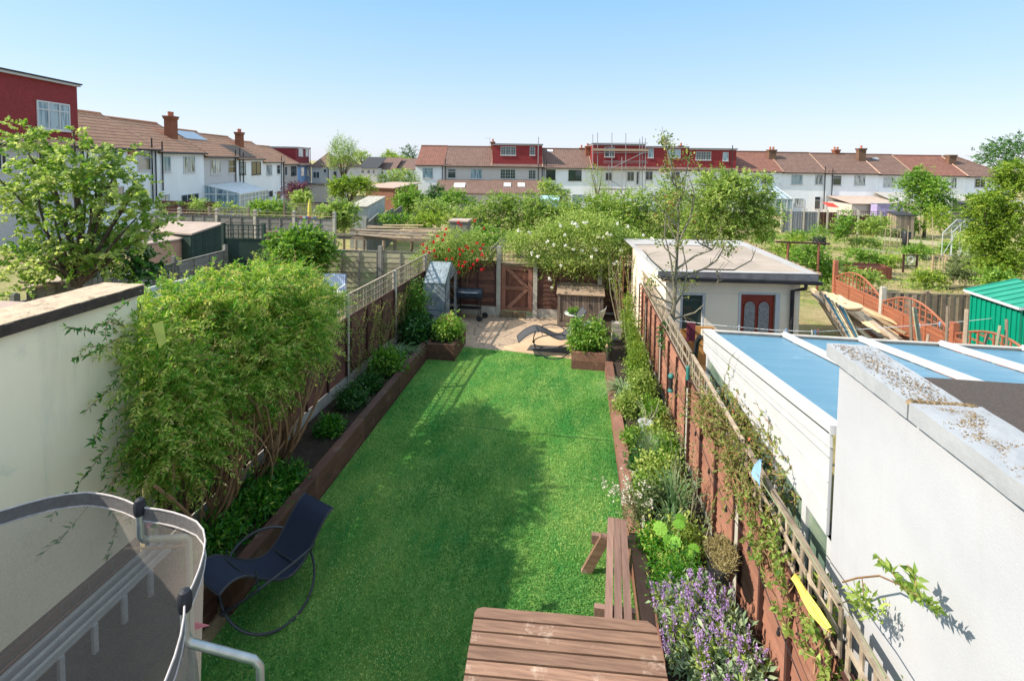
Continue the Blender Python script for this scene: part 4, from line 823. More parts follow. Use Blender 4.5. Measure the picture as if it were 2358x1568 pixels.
def gsheet(A,B,C,D,nx,ny,amp):
    A,B,C,D=[np.array(q,float) for q in (A,B,C,D)]; nn=nrm(np.cross(B-A,D-A)); vs=[]
    for j in range(ny+1):
        for i in range(nx+1):
            u,v_=i/nx,j/ny; q=(A*(1-u)+B*u)*(1-v_)+(D*(1-u)+C*u)*v_; e=0 if i in(0,nx) or j in(0,ny) else 1
            vs.append(q+nn*random.gauss(0,amp)*e)
    s.add(vs,[(j*(nx+1)+i,j*(nx+1)+i+1,(j+1)*(nx+1)+i+1,(j+1)*(nx+1)+i) for j in range(ny) for i in range(nx)],.5,True)
gy_=(gy0_+gy1_)/2
gsheet((gx0_,gy0_,E0-.05),(gx1_,gy0_,E0-.05),(gx1_,gy_,E1),(gx0_,gy_,E1),10,10,.010); gsheet((gx0_,gy1_,E0),(gx1_,gy1_,E0),(gx1_,gy_,E1),(gx0_,gy_,E1),8,8,.01)
gsheet((gx0_,gy0_,0),(gx1_,gy0_,0),(gx1_,gy0_,E0-.05),(gx0_,gy0_,E0-.05),8,12,.008); gsheet((gx1_,gy0_,0),(gx1_,gy0_+.42,0),(gx1_,gy0_+.42,E0),(gx1_,gy0_,E0-.05),4,10,.008); gsheet((gx1_,gy1_-.35,0),(gx1_,gy1_,0),(gx1_,gy1_,E0),(gx1_,gy1_-.35,E0),4,10,.008); gsheet((gx0_,gy0_,0),(gx0_,gy1_,0),(gx0_,gy1_,E0),(gx0_,gy0_,E0),6,6,.006)
s.add([(gx1_,gy0_,E0-.05),(gx1_,gy1_,E0),(gx1_,gy_,E1)],[(0,1,2)],.5); s.build('cover',K['clearplas'],t)
s=MB()
for x in (gx0_+.01,gx1_-.01):
    s.tube([(x,gy0_,0),(x,gy0_,E0-.05),(x,gy_,E1),(x,gy1_,E0),(x,gy1_,0)],.009,6)
for y,z in ((gy0_,E0-.05),(gy_,E1),(gy1_,E0),(gy0_,.6),(gy1_,.6)): s.tube([(gx0_,y,z),(gx1_,y,z)],.009,6)
s.build('frame',K['greenpaint'],t)
s=MB(); 
for z in (.55,.95): s.box(gx0_+.03,gx1_-.03,gy1_-.36,gy1_-.03,z,z+.012)
s.build('shelf',K['pipe'],t)
# cafe table with plant dish, folding chair
t=thing('cafe_table','round metal cafe table carrying a dish of plants beside the storage box','table',(-.03,11.75,0)); c=(-.03,11.72)
s=MB(); s.lathe((*c,.70),[(.0,0),(.20,.0),(.225,.01),(.225,.03),(.215,.03),(.20,.012),(0,.012)],28); s.build('table_top',K['whitegrey'],t)
s=MB(); s.tube([(*c,.70),(*c,.30)],.016,8)
for k in range(3): a=k*2.09+.4; s.tube([(*c,.34),(c[0]+.12*math.cos(a),c[1]+.12*math.sin(a),.16),(c[0]+.24*math.cos(a),c[1]+.24*math.sin(a),0)],.012,6)
s.build('pedestal',K['blackpaint'],t)
t=thing('plant_dish','shallow dish of low green plants standing on the cafe table','potted plant',(c[0],c[1],.73))
s=MB(); s.lathe((*c,.732),[(0,0),(.13,0),(.17,.05),(.16,.05),(.12,.02),(0,.02)],20); s.build('dish',K['blackplastic'],t)
ch,_=crown_chunks([((c[0],c[1],.79),(.15,.13,.04))],60,9,.035,.02,.025); leaf_object('foliage',[ch],L['bright'],t)
t=thing('folding_chair','pale green metal folding chair on the patio beside the storage box','chair',(.45,11.8,0))
fr=((.42,11.75,0),nrm((.80,-.35,0)),nrm((.35,.80,0)))   # u: back direction, v: sideways
s=MB(fr); s.box(-.19,.17,-.19,.19,.44,.458); s.build('seat',K['whitegrey'],t)
s=MB(fr); s.prism([(.20,-.185,.62),(.20,.185,.62),(.27,.185,.86),(.27,-.185,.86)],(.012,0,0)); s.build('backrest',K['whitegrey'],t)
for y in (-.2,.2):
    s=MB(fr); s.tube([(.28,y,.90),(.18,y,.56),(-.20,y,.0)],.011,6); s.build('leg',K['pipegrey'],t)
    s=MB(fr); s.tube([(-.17,y*.94,.44),(.27,y*.94,0)],.011,6); s.build('leg',K['pipegrey'],t)
t=thing('block_stack','short stack of pale paving blocks between the chair and the fence','blocks',(.98,11.6,0))
s=MB()
for k in range(4): s.box(.88+random.uniform(-.02,.02),1.1+random.uniform(-.02,.02),11.5,11.7,.2+.1*k,.2+.1*k+.09)
s.build('blocks',K['stone'],t)
t=thing('planting_tub','dark blue round tub in the shade beside the plastic greenhouse','tub',(-3.75,11.5,.2))
s=MB(); s.lathe((-3.72,11.45,.2),[(0,0),(.15,0),(.2,.32),(.22,.34),(.2,.35),(.17,.3),(0,.3)],18); s.build('tub',mat('navy_tub',(.015,.03,.06),None,9,.4,bumpv=0,tint=0),t)
# ================================================================== HOUSES
def fr_(O,ang): 
    A=(math.cos(ang),math.sin(ang),0.); return (tuple(O),A,(A[1],-A[0],0.))
FT=((-.1345*62.5,.991*62.5,0.),(.991,.1345,0.),(.1345,-.991,0.))           # far terrace
FL=((-30.6,28.5,0.),(-.259,.966,0.),(.966,.259,0.))                        # left row
def uz(fr,px,py,v=0.):
    O,A,B=[np.array(q,float) for q in fr]; O=O+B*v; d=ray(px,py); c=np.array([0,0,EYE]); t=((O-c)@B)/(d@B); p=c+d*t
    return float((p-O)@A),float(p[2])
def W(fr,u,v,z):
    O,A,B=[np.array(q,float) for q in fr]; return O+A*u+B*v+np.array([0,0,z])
def window(fr,t,u0,u1,z0,z1,cols=2,top=0,fm='upvc',pm='paneD',v=0.,geo=False,sill=True,fw=.055):
    s=MB(fr); w=u1-u0
    s.box(u0,u1,v+.01,v+.05,z0,z0+fw); s.box(u0,u1,v+.01,v+.05,z1-fw,z1)
    s.box(u0,u0+fw,v+.01,v+.05,z0+fw,z1-fw); s.box(u1-fw,u1,v+.01,v+.05,z0+fw,z1-fw)
    for c in range(1,cols): x=u0+w*c/cols; s.box(x-fw*.5,x+fw*.5,v+.011,v+.052,z0+fw,z1-fw)
    if top: z=z1-(z1-z0)*top; s.box(u0+fw,u1-fw,v+.012,v+.048,z-fw*.4,z+fw*.4)
    if geo:
        for k in (1,2): z=z0+(z1-z0)*k/3.; s.box(u0+fw,u1-fw,v+.012,v+.045,z-.012,z+.012)
        for c in range(cols): x=u0+w*(c+.5)/cols; s.box(x-.012,x+.012,v+.013,v+.044,z0+fw,z1-fw)
    if sill: s.box(u0-.06,u1+.06,v+.0,v+.09,z0-.07,z0-.003)
    f=s.build('window',K[fm],t); s=MB(fr); s.add([(u0+fw*.8,v+.02,z0+fw*.8),(u1-fw*.8,v+.02,z0+fw*.8),(u1-fw*.8,v+.02,z1-fw*.8),(u0+fw*.8,v+.02,z1-fw*.8)],[(0,1,2,3)]); s.build('pane',K[pm],f)
    return f
def pxwin(fr,t,r,v=0.,**k):
    x0,y0,x1,y1=r; u0,za=uz(fr,x0,(y0+y1)/2,v); u1,_=uz(fr,x1,(y0+y1)/2,v); _,z1=uz(fr,(x0+x1)/2,y0,v); _,z0=uz(fr,(x0+x1)/2,y1,v)
    return window(fr,t,min(u0,u1),max(u0,u1),z0,z1,v=v,**k)
def chimney(fr,t,u,v,z0,z1,w=.95,d=.6,pots=2,m='brickchim'):
    s=MB(fr); s.box(u-w/2,u+w/2,v-d/2,v+d/2,z0,z1-.28); s.box(u-w/2-.06,u+w/2+.06,v-d/2-.06,v+d/2+.06,z1-.277,z1-.12); s.box(u-w/2-.1,u+w/2+.1,v-d/2-.1,v+d/2+.1,z1-.117,z1); c=s.build('chimney',K[m],t)
    for i in range(pots):
        s=MB(fr); x=u+(i-(pots-1)/2)*.42; s.lathe((x,v,z1),[(.14,0),(.12,.1),(.12,.3),(.15,.34),(.13,.38)],10); s.build('chimney_pot',K['pot'],c)
    return c
def pipe(fr,t,pts,r=.05,m='pipe'): s=MB(fr); s.tube(pts,r,6); return s.build('drainpipe',K[m],t)
def house(fr,label,px0,px1,pye,wm,rm,h=2.35,dp=3.9,zg=None,wins=(),dormer=None,chim=(),pipes=(),sky=(),group='terraced houses',cat='house',name='terraced_house',ze=None,hip=0,extra=None,verge=True,over=.28,drop=5.35):
    u0,za=uz(fr,px0,pye); u1,_=uz(fr,px1,pye); z=za if ze is None else ze; zg_=z-drop if zg is None else zg; u0+=.004;u1-=.004
    t=thing(name,label,cat,W(fr,(u0+u1)/2,0,zg_),group)
    s=MB(fr); s.box(u0,u1,-2*dp,0,zg_-1.5,z); 
    if not hip: s.prism([(u0+.01,-.05,z),(u0+.01,-2*dp+.05,z),(u0+.01,-dp,z+h-.08)],(u1-u0-.02,0,0))
    s.build('wall',K[wm],t)
    s=MB(fr); sl=h/dp; e0=z-over*sl+.04
    hr=hip*dp
    R0=[(u0,over,e0),(u1,over,e0),(u1-hr,-dp,z+h),(u0,-dp,z+h)]; R1=[(u0,-2*dp-over,e0),(u1,-2*dp-over,e0),(u1-hr,-dp,z+h),(u0,-dp,z+h)]
    for q in (R0,R1): s.add(q+[(a,b,c-.09) for a,b,c in q],[(0,1,2,3),(7,6,5,4),(0,4,5,1),(1,5,6,2),(3,2,6,7),(0,3,7,4)],.5)
    if hip: s.add([(u1,over,e0),(u1,-2*dp-over,e0),(u1-hr,-dp,z+h)],[(0,1,2)])
    rf=s.build('roof',K[rm],t)
    s=MB(fr); s.tube([(u0,-dp,z+h+.02),(u1-hr,-dp,z+h+.02)],.11,8)
    if hip: s.tube([(u1-hr,-dp,z+h+.02),(u1,over,e0+.02)],.09,6)
    s.build('ridge_tiles',K[rm],rf)
    if verge: s=MB(fr); s.tube([(u1,over,e0+.02),(u1,-dp,z+h+.02)],.055,5); s.build('party_verge',mat('pale_verge_mortar',(.5,.33,.24),None,5,.9,bumpv=0) if 'verge' not in K else K['verge'],rf)
    s=MB(fr); s.tube([(u0,over+.06,e0-.05),(u1,over+.06,e0-.05)],.065,6); s.box(u0,u1,.003,over,e0-.12,e0-.10); s.build('gutter',K['pipe'],t)
    for r in wins:
        k=dict(r[1]) if len(r)>1 else {}; pxwin(fr,t,r[0],**k)
    for (px,py0,py1,*m) in pipes:
        u,zt=uz(fr,px,py0,.1); _,zb=uz(fr,px,py1,.1); off=[(u,.1,zt),(u,.1,zb)]; pipe(fr,t,off,.055,m[0] if m else 'pipe')
    for (px,py,pyb,v,pots,*m) in chim:
        u,zt=uz(fr,px,py,v); _,zb=uz(fr,px,pyb,v); chimney(fr,t,u,v,zb-1.0,zt,pots=pots,**(m[0] if m else {}))
    for (a,b,q0,q1,m) in sky:          # panels lying on the slope: u fractions, slope fractions
        s=MB(fr); ua,ub=u0+(u1-u0)*a,u0+(u1-u0)*b
        P=[(ua,over-(dp+over)*q0,e0+(z+h-e0)*q0+.05),(ub,over-(dp+over)*q0,e0+(z+h-e0)*q0+.05),(ub,over-(dp+over)*q1,e0+(z+h-e0)*q1+.05),(ua,over-(dp+over)*q1,e0+(z+h-e0)*q1+.05)]
        s.prism(P,(0,.0,.05)); s.build('rooflight' if m!='solar' else 'solar_panel',K[m],rf)
    if dormer:
        d=dormer; v=d.get('v',-.25); a,zt=uz(fr,d['x0'],d['top'],v); b,_=uz(fr,d['x1'],d['top'],v); zb=d.get('zb',z+.12)
        a,b=max(a,u0+.02),min(b,u1-.02); zt=z+d.get('h',2.35) if d.get('h') else zt
        s=MB(fr); s.box(a,b,-dp-.6,v,zb,zt-.2); dm=s.build('dormer',K[d.get('m','tilehung')],t)
        s=MB(fr); s.box(a-.05,b+.05,-dp-.65,v+.18,zt-.197,zt-.08); s.build('dormer_fascia',K['upvc'],dm)
        s=MB(fr); s.box(a-.1,b+.1,-dp-.7,v+.26,zt-.077,zt); s.build('dormer_roof',K['slate'],dm)
        s=MB(fr); s.box(a+.01,b-.01,v+.003,v+.20,zb-.08,zb-.02) ; s.build('flashing',K['lead'],dm)
        for r in d.get('wins',()):
            k=dict(r[1]) if len(r)>1 else {}; f=pxwin(fr,dm,r[0],v=v,**k)
    if extra: extra(fr,t,u0,u1,z,zg_)
    return t,(u0,u1,z,zg_)
K['verge']=mat('pale_verge_mortar',(.52,.34,.25),None,5,.9,bumpv=0); K['solar']=mat('grey_blue_panel',(.33,.38,.45),(.26,.3,.36),3,.25,(1,4,1),.0,.001,0); K['light']=mat('pale_rooflight',(.75,.78,.8),None,5,.3,bumpv=0)
WD=dict(fm='anthracite'); 
# --- left row
house(FL,'grey pebbledashed house at the far left under a full width red dormer',-60,192,321,'pebble','tile_brown',wins=[((86,338,146,385),dict(cols=3)),((-10,350,14,392),)],
      dormer=dict(x0=-60,x1=180,top=190,h=3.62,wins=[((84,234,161,301) if False else (84,236,160,300),dict(cols=3,pm='paneB',top=.3,fw=.09))]),pipes=[(190,330,430)],verge=False)
house(FL,'white house right of the big red dormer with a red meter box',192,362,333,'housewhite','tile_brown',h=2.45,wins=[((228,346,271,399),dict(cols=2,pm='paneC')),((316,350,346,393),dict(cols=1,top=.3,pm='paneG')),((240,430,285,470),dict(cols=2))],
      pipes=[(349,318,470),(358,345,470)],sky=[(.02,.12,.78,.9,'light')],
      extra=lambda fr,t,u0,u1,z,zg:(lambda s:(s.box(*[q for q in (uz(fr,294,353)[0],uz(fr,306,353)[0])],.003,.12,uz(fr,300,361)[1],uz(fr,300,347)[1]),s.build('meter_box',K['pot'],t)))(MB(fr)))
house(FL,'white left row house with twin black pipes and the larger brick chimney',362,469,346,'housewhite','tile_brown',h=2.45,wins=[((374,360,392,396),dict(cols=1,pm='paneB')),((422,361,448,397),dict(cols=2,pm='paneC')),((417,447,457,475),dict(cols=3)),((372,448,390,478),dict(cols=1,top=.5,pm='paneC'))],
      pipes=[(373,326,440)],chim=[(393,268,312,-1.9,2)])
house(FL,'grey pebbledashed house in the left row with a pale solar panel on its roof',469,545,357,'pebble','tile_brown',h=2.4,wins=[((484,367,507,401),dict(cols=2,pm='paneC')),((525,368,543,399),dict(cols=1,top=.5))],
      pipes=[(542,345,432)],sky=[(.25,.85,.62,.93,'solar')])
house(FL,'white left row house with dark framed windows and grey patched roof',545,605,363,'housewhite','tile_brown',h=2.4,wins=[((551,374,565,402),dict(cols=1,top=.4,fm='anthracite',pm='paneB')),((579,373,600,402),dict(cols=2,fm='anthracite'))],
      pipes=[(552,342,435),(560,352,436)],chim=[(551,305,340,-2.2,2)],sky=[(.03,.7,.04,.55,'felt_dark')])
house(FL,'white house in the left row with small paired windows before the beige house',605,651,371,'housewhite','tile_brown',h=2.4,wins=[((613,380,626,404),dict(cols=2,pm='paneC')),((637,380,645,401),dict(cols=1,top=.4)),((610,440,628,455),dict(cols=2)),((637,440,646,458),dict(cols=1))],
      pipes=[(648,360,452),(654,358,450,'pipegrey')])
house(FL,'narrow beige house in the left row beside the blue house',651,685,376,'housebeige','tile_brown',h=2.3,wins=[((655,384,661,405),dict(cols=1)),((670,383,682,404),dict(cols=2,fm='anthracite'))],pipes=[(653,370,448)])
house(FL,'pale blue house at the end of the left row with a maroon tile hung dormer',685,716,379,'houseblue','tile_brown',h=2.3,wins=[((692,386,700,405),dict(cols=1,top=.6,pm='paneC')),((706,386,712,404),dict(cols=1,top=.6))],
      dormer=dict(x0=680,x1=716,top=331,h=2.55,m='tilehung2',wins=[((687,341,697,360),dict(cols=1,top=.6,pm='paneC')),((703,342,710,360),dict(cols=1,top=.6,pm='paneC'))]),pipes=[(714,340,420)])
# white conservatory at the foot of the left row
def cons():
    t=thing('conservatory','white glazed conservatory at the foot of the grey left row house','conservatory',W(FL,uz(FL,520,470)[0],2,-1))
    u0=uz(FL,470,440)[0]; u1=uz(FL,547,440)[0]; zt=uz(FL,500,424)[1]; v=3.0; ze=zt-.75; g=ze-2.3
    s=MB(FL); s.add([(u0,.05,zt),(u1,.05,zt),(u1,v,ze),(u0,v,ze)],[(0,1,2,3)]); s.build('roof_pane',K['corrw'],t)
    s=MB(FL)
    for i in range(9): x=u0+(u1-u0)*i/8; s.bar((x,.05,zt+.03),(x,v+.05,ze+.03),.05,.05)
    s.box(u0,u1,v,v+.06,ze-.12,ze); s.box(u0,u1,v,v+.06,g,g+.5); s.box(u0,u1,v,v+.05,ze-.6,ze-.54)
    for i in range(9): x=u0+(u1-u0)*i/8; s.box(x-.04,x+.04,v,v+.065,g,ze)
    for i in range(4): y=v*i/3; s.box(u0-.03,u0+.03,y-.04,y+.04,g,ze+(zt-ze)*(1-i/3))
    s.box(u0-.03,u0+.03,0,v,g,g+.5); s.box(u0-.03,u0+.03,0,v,ze-.1,ze-.02); s.build('frame',K['whitepaint'],t)
    s=MB(FL); s.add([(u0,v+.02,g),(u1,v+.02,g),(u1,v+.02,ze),(u0,v+.02,ze)],[(0,1,2,3)]); s.add([(u0,0,g),(u0,v,g),(u0,v,ze),(u0,0,zt)],[(0,1,2,3)]); s.build('glass',K['paneB'],t)
K['corrw']=mat('white_polycarbonate',(.72,.75,.78),(.62,.66,.7),3,.4,(1,1,1),.05,.002,0); cons()
# detached with hipped roof
def block(fr,name,label,cat,px0,px1,pytop,pybot,dp,wm,rm,h,wins=(),hipb=True,group=None,ov=.25,pipes=()):
    u0,z1=uz(fr,px0,pytop); u1,_=uz(fr,px1,pytop); _,z0=uz(fr,(px0+px1)/2,pybot)
    t=thing(name,label,cat,W(fr,(u0+u1)/2,0,z0),group); s=MB(fr); s.box(u0,u1,-dp,0,z0-1,z1); s.build('wall',K[wm],t)
    s=MB(fr); a,b=u0-ov,u1+ov
    if h>0.15 and hipb:
        m=min((b-a)/2-.1,dp/2); P=[(a,ov,z1),(b,ov,z1),(b,-dp-ov,z1),(a,-dp-ov,z1),(a+m,-dp/2,z1+h),(b-m,-dp/2,z1+h)]
        s.add(P,[(0,1,5,4),(1,2,5),(2,3,4,5),(3,0,4)],.5)
    elif h>.15:
        P=[(a,ov,z1),(b,ov,z1),(b,-dp-ov,z1+h),(a,-dp-ov,z1+h)]; s.prism(P,(0,0,.08))
    else: s.box(a,b,-dp-ov,ov,z1+.003,z1+max(.12,h))
    s.build('roof',K[rm],t)
    for r in wins:
        k=dict(r[1]) if len(r)>1 else {}; pxwin(fr,t,r[0],**k)
    for (px,py0,py1) in pipes:
        u,zt=uz(fr,px,py0,.1); _,zb=uz(fr,px,py1,.1); pipe(fr,t,[(u,.1,zt),(u,.1,zb)],.06)
    return t
def ft(d,rot=0.):   # frame square to the view at distance d
    O=np.array([0,0,0.])+np.array([-.1345,.991,0])*d; a=math.atan2(.1345,.991)+rot; return fr_(O,a)
block(ft(74),'hip_roof_house','pale grey house with a brown hipped roof beyond the blue house','house',717,757,385,425,7,'pebble_light','tile_mix',2.3,wins=[((721,396,736,411),dict(cols=2)),((745,390,752,398),dict(cols=1))],pipes=[(756,386,420)],group='distant houses')
block(ft(76),'hip_roof_house','pale grey house half hidden behind the upright tree','house',759,800,385,425,7,'pebble_light','tile_mix',2.0,wins=[((768,395,776,408),dict(cols=1))],group='distant houses')
block(ft(66),'single_storey_extension','low beige flat roofed extension at the foot of the blue house','extension',709,775,425,450,5,'housebeige','slate',.1)
block(ft(112),'distant_house','small grey house with dark dormer beyond the upright tree','house',826,868,388,410,8,'pebble_light','slate',2.6,wins=[((832,392,838,400),),((846,392,852,401),),((858,392,863,401),)],hipb=False,group='distant houses')
block(ft(116),'distant_house','far white house with russet roof left of the terrace','house',869,908,391,412,8,'housewhite','tile_mix',2.9,wins=[((876,395,883,402),),((893,395,900,402),)],hipb=False,group='distant houses')
block(ft(118),'distant_house','far white house with long russet roof just left of the terrace','house',909,956,391,412,8,'housewhite','tile_mix',2.7,wins=[((916,395,923,402),),((938,395,945,402),)],hipb=False,group='distant houses')
block(ft(47,-.35),'brick_outbuilding','orange brick outbuilding with grey sloping roof behind the shrubs','outbuilding',842,906,432,462,5,'brick','felt_brown',.35,hipb=False)
# --- far terrace
GEO=dict(geo=True,cols=3,pm='paneG')
def terr(label,*a,**k): k.setdefault('group','far terrace houses'); return house(FT,label,*a,**k)
terr('white end house of the far terrace with red tiled roof',957,1022,378,'housewhite','tile_red',verge=False,wins=[((973,387,997,411),dict(cols=1,top=.3,pm='paneB'))],pipes=[(1019,380,414)],h=2.45)
terr('pebbledashed terrace house left of the first far red dormer',1022,1133,379.5,'pebble_light','tile_mix',wins=[((1031,389,1050,411),dict(cols=1,top=.3,pm='paneG')),((1083,389.5,1110,412),dict(cols=2,pm='paneB'))],pipes=[(1026,367,414)],h=2.45)
terr('pebbledashed terrace house with a wide red dormer and tall flue',1133,1250,381,'pebble_light','tile_mix',wins=[((1152,390,1187,412.5),GEO),((1217,392,1234,413),dict(cols=2,geo=True))],
     dormer=dict(x0=1134,x1=1249,top=331,wins=[((1153,338,1188,358),GEO),((1220,339,1232,358),dict(cols=1,geo=True))]),pipes=[(1240,316,378,'pipegrey'),(1240,378,415),(1249,384,415)],chim=[(1135,327,345,-3.6,1,dict(w=.5))],h=2.45)
terr('white terrace house with dark framed windows and a rooflight between the red dormers',1250,1363,384,'housewhite','tile_mix',wins=[((1259,391,1279,414),dict(cols=2,**WD)),((1309,392,1339,416),dict(cols=2,fm='anthracite',pm='paneG')),((1317,448,1345,468),dict(cols=2,pm='paneB'))],
     pipes=[(1258,369,420),(1253,386,415)],chim=[(1353,337,362,-2.6,1,dict(w=.55)),(1339,341,345,-4.1,1,dict(w=.5))],sky=[(.12,.24,.82,.92,'light')],h=2.4)
terr('terrace house behind scaffolding with a red dormer',1363,1486,386,'housewhite','tile_mix',wins=[((1394,398,1410,416),dict(cols=2)),((1444,396,1460,417),dict(cols=2,pm='paneG')),((1465,396,1471,425),dict(cols=1,pm='paneG'))],
     dormer=dict(x0=1366,x1=1485,top=331,wins=[((1392,339,1415,362),dict(cols=2,top=.4))]),h=2.45)
terr('terrace house with red dormer directly right of the scaffolding',1486,1586,388,'housewhite','tile_mix',wins=[((1486,395,1503,415),dict(cols=2)),((1545,396,1565,414),dict(cols=2))],
     dormer=dict(x0=1487,x1=1585,top=337,wins=[((1492,343,1505,364),dict(cols=1,pm='paneB')),((1539,344,1567,364),dict(cols=3,pm='paneB'))]),h=2.4,chim=[(1568,336,345,-4.0,1,dict(w=.5))])
terr('terrace house with the rightmost red dormer of the far row',1586,1697,390,'housewhite','tile_mix',wins=[((1613,400,1635,416),dict(cols=2)),((1672,401,1682,415),dict(cols=1))],
     dormer=dict(x0=1587,x1=1696,top=341.5,wins=[((1602,350,1637,369),GEO),((1664,351,1677,371),dict(cols=1,top=.3,pm='paneB'))]),pipes=[(1687,335,392)],h=2.4)
terr('white terrace house with red brown roof and tall chimney right of the last dormer',1697,1802,392.5,'housewhite','tile_red',wins=[((1752,402,1778,424),dict(cols=2,pm='paneG'))],chim=[(1777,345,372,-2.6,2,dict(m='brickdark'))],h=2.5,pipes=[(1704,382,420)])
terr('white terrace house with a white back door and black corner pipe',1802,1903,395,'housewhite','tile_mix',wins=[((1822,403,1848,425),dict(cols=2,pm='paneB')),((1877,403,1895,425),dict(cols=2,pm='paneC')),((1828,457,1850,475),dict(cols=2,pm='paneC')),((1875,453,1889,482),dict(cols=1,top=.3,sill=False))],pipes=[(1901,384,482)],h=2.5)
terr('white terrace house with brown brick chimney and lean to roofs behind',1903,2024,397,'housewhite','tile_mix',wins=[((1917,405,1937,427),dict(cols=1,top=.25,pm='paneG')),((1967,405,1992,427),dict(cols=2,top=.3,pm='paneC'))],pipes=[(1918,389,452)],chim=[(1983,342,376,-2.6,1,dict(m='brickdark')),(1925,345,350,-4,2,dict(w=.7))],h=2.5)
terr('white terrace house with a latticed window and a weathered rooflight',2024,2105,400,'housewhite','tile_mix',wins=[((2034,409,2061,431),dict(cols=3,geo=True,pm='paneC'))],sky=[(.25,.45,.72,.82,'lead')],h=2.5)
terr('white terrace house with redder roof behind the bright green tree',2105,2226,402,'housewhite','tile_red',wins=[((2190,410,2202,433),dict(cols=1,pm='paneC')),((2126,410,2150,431),dict(cols=2))],chim=[(2190,357,382,-2.4,0,dict(m='brickdark'))],h=2.5)
terr('white end house of the far terrace with hipped roof at the right',2226,2328,404.5,'housewhite','tile_mix',wins=[((2244,412,2268,432),dict(cols=2,pm='paneD'))],h=2.5,hip=.95,verge=False)
# single storey parts of the terrace
def ext(label,px0,px1,ytop,ybot,v,wm,rm,slope=.0,wins=(),group=None,name='lean_to',cat='extension',pybot=None):
    u0,z1=uz(FT,px0,ytop,0.02); u1,_=uz(FT,px1,ytop,0.02); _,z0=uz(FT,(px0+px1)/2,ybot,v)
    t=thing(name,label,cat,W(FT,(u0+u1)/2,v,-1.9),group); s=MB(FT); s.box(u0,u1,.02,v,-2.6,z0-.04); s.build('wall',K[wm],t)
    s=MB(FT); s.prism([(u0-.05,.03,z1),(u1+.05,.03,z1),(u1+.05,v+.2,z0),(u0-.05,v+.2,z0)],(0,0,.07)); r=s.build('roof',K[rm],t)
    for (a,b,c,d) in wins:
        s=MB(FT); ua,ub=u0+(u1-u0)*a,u0+(u1-u0)*b; P=[(q,.03+(v+.17)*w_,z1+(z0-z1)*w_+.075) for q,w_ in ((ua,c),(ub,c),(ub,d),(ua,d))]; s.prism(P,(0,0,.08)); s.build('rooflight',K['light'],r)
    return t
ext('single storey extension with pitched tiled roof and rooflight below the far pebbledashed house',1010,1133,415,446,3.6,'housebeige','tile_mix',wins=[(.32,.52,.3,.6)])
ext('single storey extension with pitched tiled roof and two rooflights below the first far dormer',1134,1250,415,446,3.6,'housebeige','tile_mix',wins=[(.23,.37,.28,.55),(.50,.64,.28,.55)])
ext('grey corrugated lean to roof at the back of the terrace with the brown chimney',1906,2012,452,470,4.5,'housebeige','felt_pink')
ext('cream flat roofed extension behind the garden fence at the right',2013,2072,443,468,4.,'render_cream','roofedge')
ext('cream lean to beside the end house of the terrace',2224,2320,452,474,4,'render_cream','roofedge')
t=thing('purple_outbuilding','pale purple garden room behind the far fence','outbuilding',W(FT,uz(FT,2050,480,5)[0],5,-1.9))
s=MB(FT); a,b=uz(FT,2020,470,6.)[0],uz(FT,2080,470,6.)[0]; zt=uz(FT,2050,470,6.)[1]; s.box(a,b,5,6,-2.5,zt); s.build('wall',mat('lilac_paint',(.48,.40,.70),None,4,.8,bumpv=0),t); s=MB(FT); s.box(a-.1,b+.1,4.9,6.1,zt+.003,zt+.08); s.build('roof',K['roofedge'],t)
t=thing('awning','red fabric awning edge beside the far white house','awning',W(FT,uz(FT,1915,475,6)[0],6,-1.9))
s=MB(FT); a,zt=uz(FT,1906,468,6.); b,_=uz(FT,1930,468,6.); s.prism([(a,5,zt),(b,5,zt-.1),(b,6.2,zt-.5),(a,6.2,zt-.4)],(0,0,.04)); s.build('fabric',mat('red_fabric',(.6,.05,.03),None,4,.8,bumpv=0),t); s=MB(FT); s.tube([(a,6.1,zt-.4),(a,6.1,-1.9)],.04,6); s.build('post',K['upvc'],t)
t=thing('glazed_porch','white framed glazed conservatory corner behind the far grey fence','conservatory',W(FT,uz(FT,1810,465,4)[0],4,-1.9))
s=MB(FT); a,zt=uz(FT,1762,452,4.); b,_=uz(FT,1826,452,4.); 
for i in range(6): x=a+(b-a)*i/5; s.box(x-.04,x+.04,3.96,4.04,-1.9,zt-.3); s.bar((x,.05,zt+1.),(x,4.0,zt-.3),.06,.06)
s.box(a,b,3.95,4.05,zt-.35,zt-.25); s.box(a,b,3.95,4.05,-1.2,-1.12); s.build('frame',K['upvc'],t); s=MB(FT); s.add([(a,.05,zt+.97),(b,.05,zt+.97),(b,4.,zt-.33),(a,4.,zt-.33)],[(0,1,2,3)]); s.add([(a,4,-1.9),(b,4,-1.9),(b,4,zt-.3),(a,4,zt-.3)],[(0,1,2,3)]); s.build('glass',K['paneB'],t)
# scaffold
t=thing('scaffold','grey tube scaffold with boards in front of the red dormer','scaffolding',W(FT,uz(FT,1425,450)[0],1.2,-1.9))
def T2(px,py,v): u,z=uz(FT,px,py,v); return (u,v,z)
for px,y0,y1,v in ((1365,310,452,1.5),(1376,306,452,1.0),(1409,306,452,1.5),(1441,307,452,1.5),(1473,320,452,1.5),(1479,315,452,1.),(1486,318,440,1.5),(1402,380,452,2.2),(1432,362,450,2.2)):
    s=MB(FT); s.tube([T2(px,y0,v),T2(px,y1,v)],.045,6); s.build('standard',K['pipegrey'],t)
for x0,x1,y,v in ((1362,1492,330,1.5),(1390,1490,372,1.5),(1390,1492,376,1.),(1385,1488,436,1.5),(1440,1492,330,1.),(1362,1492,352,1.5)): s=MB(FT); s.tube([T2(x0,y,v),T2(x1,y,v)],.04,6); s.build('ledger',K['pipegrey'],t)
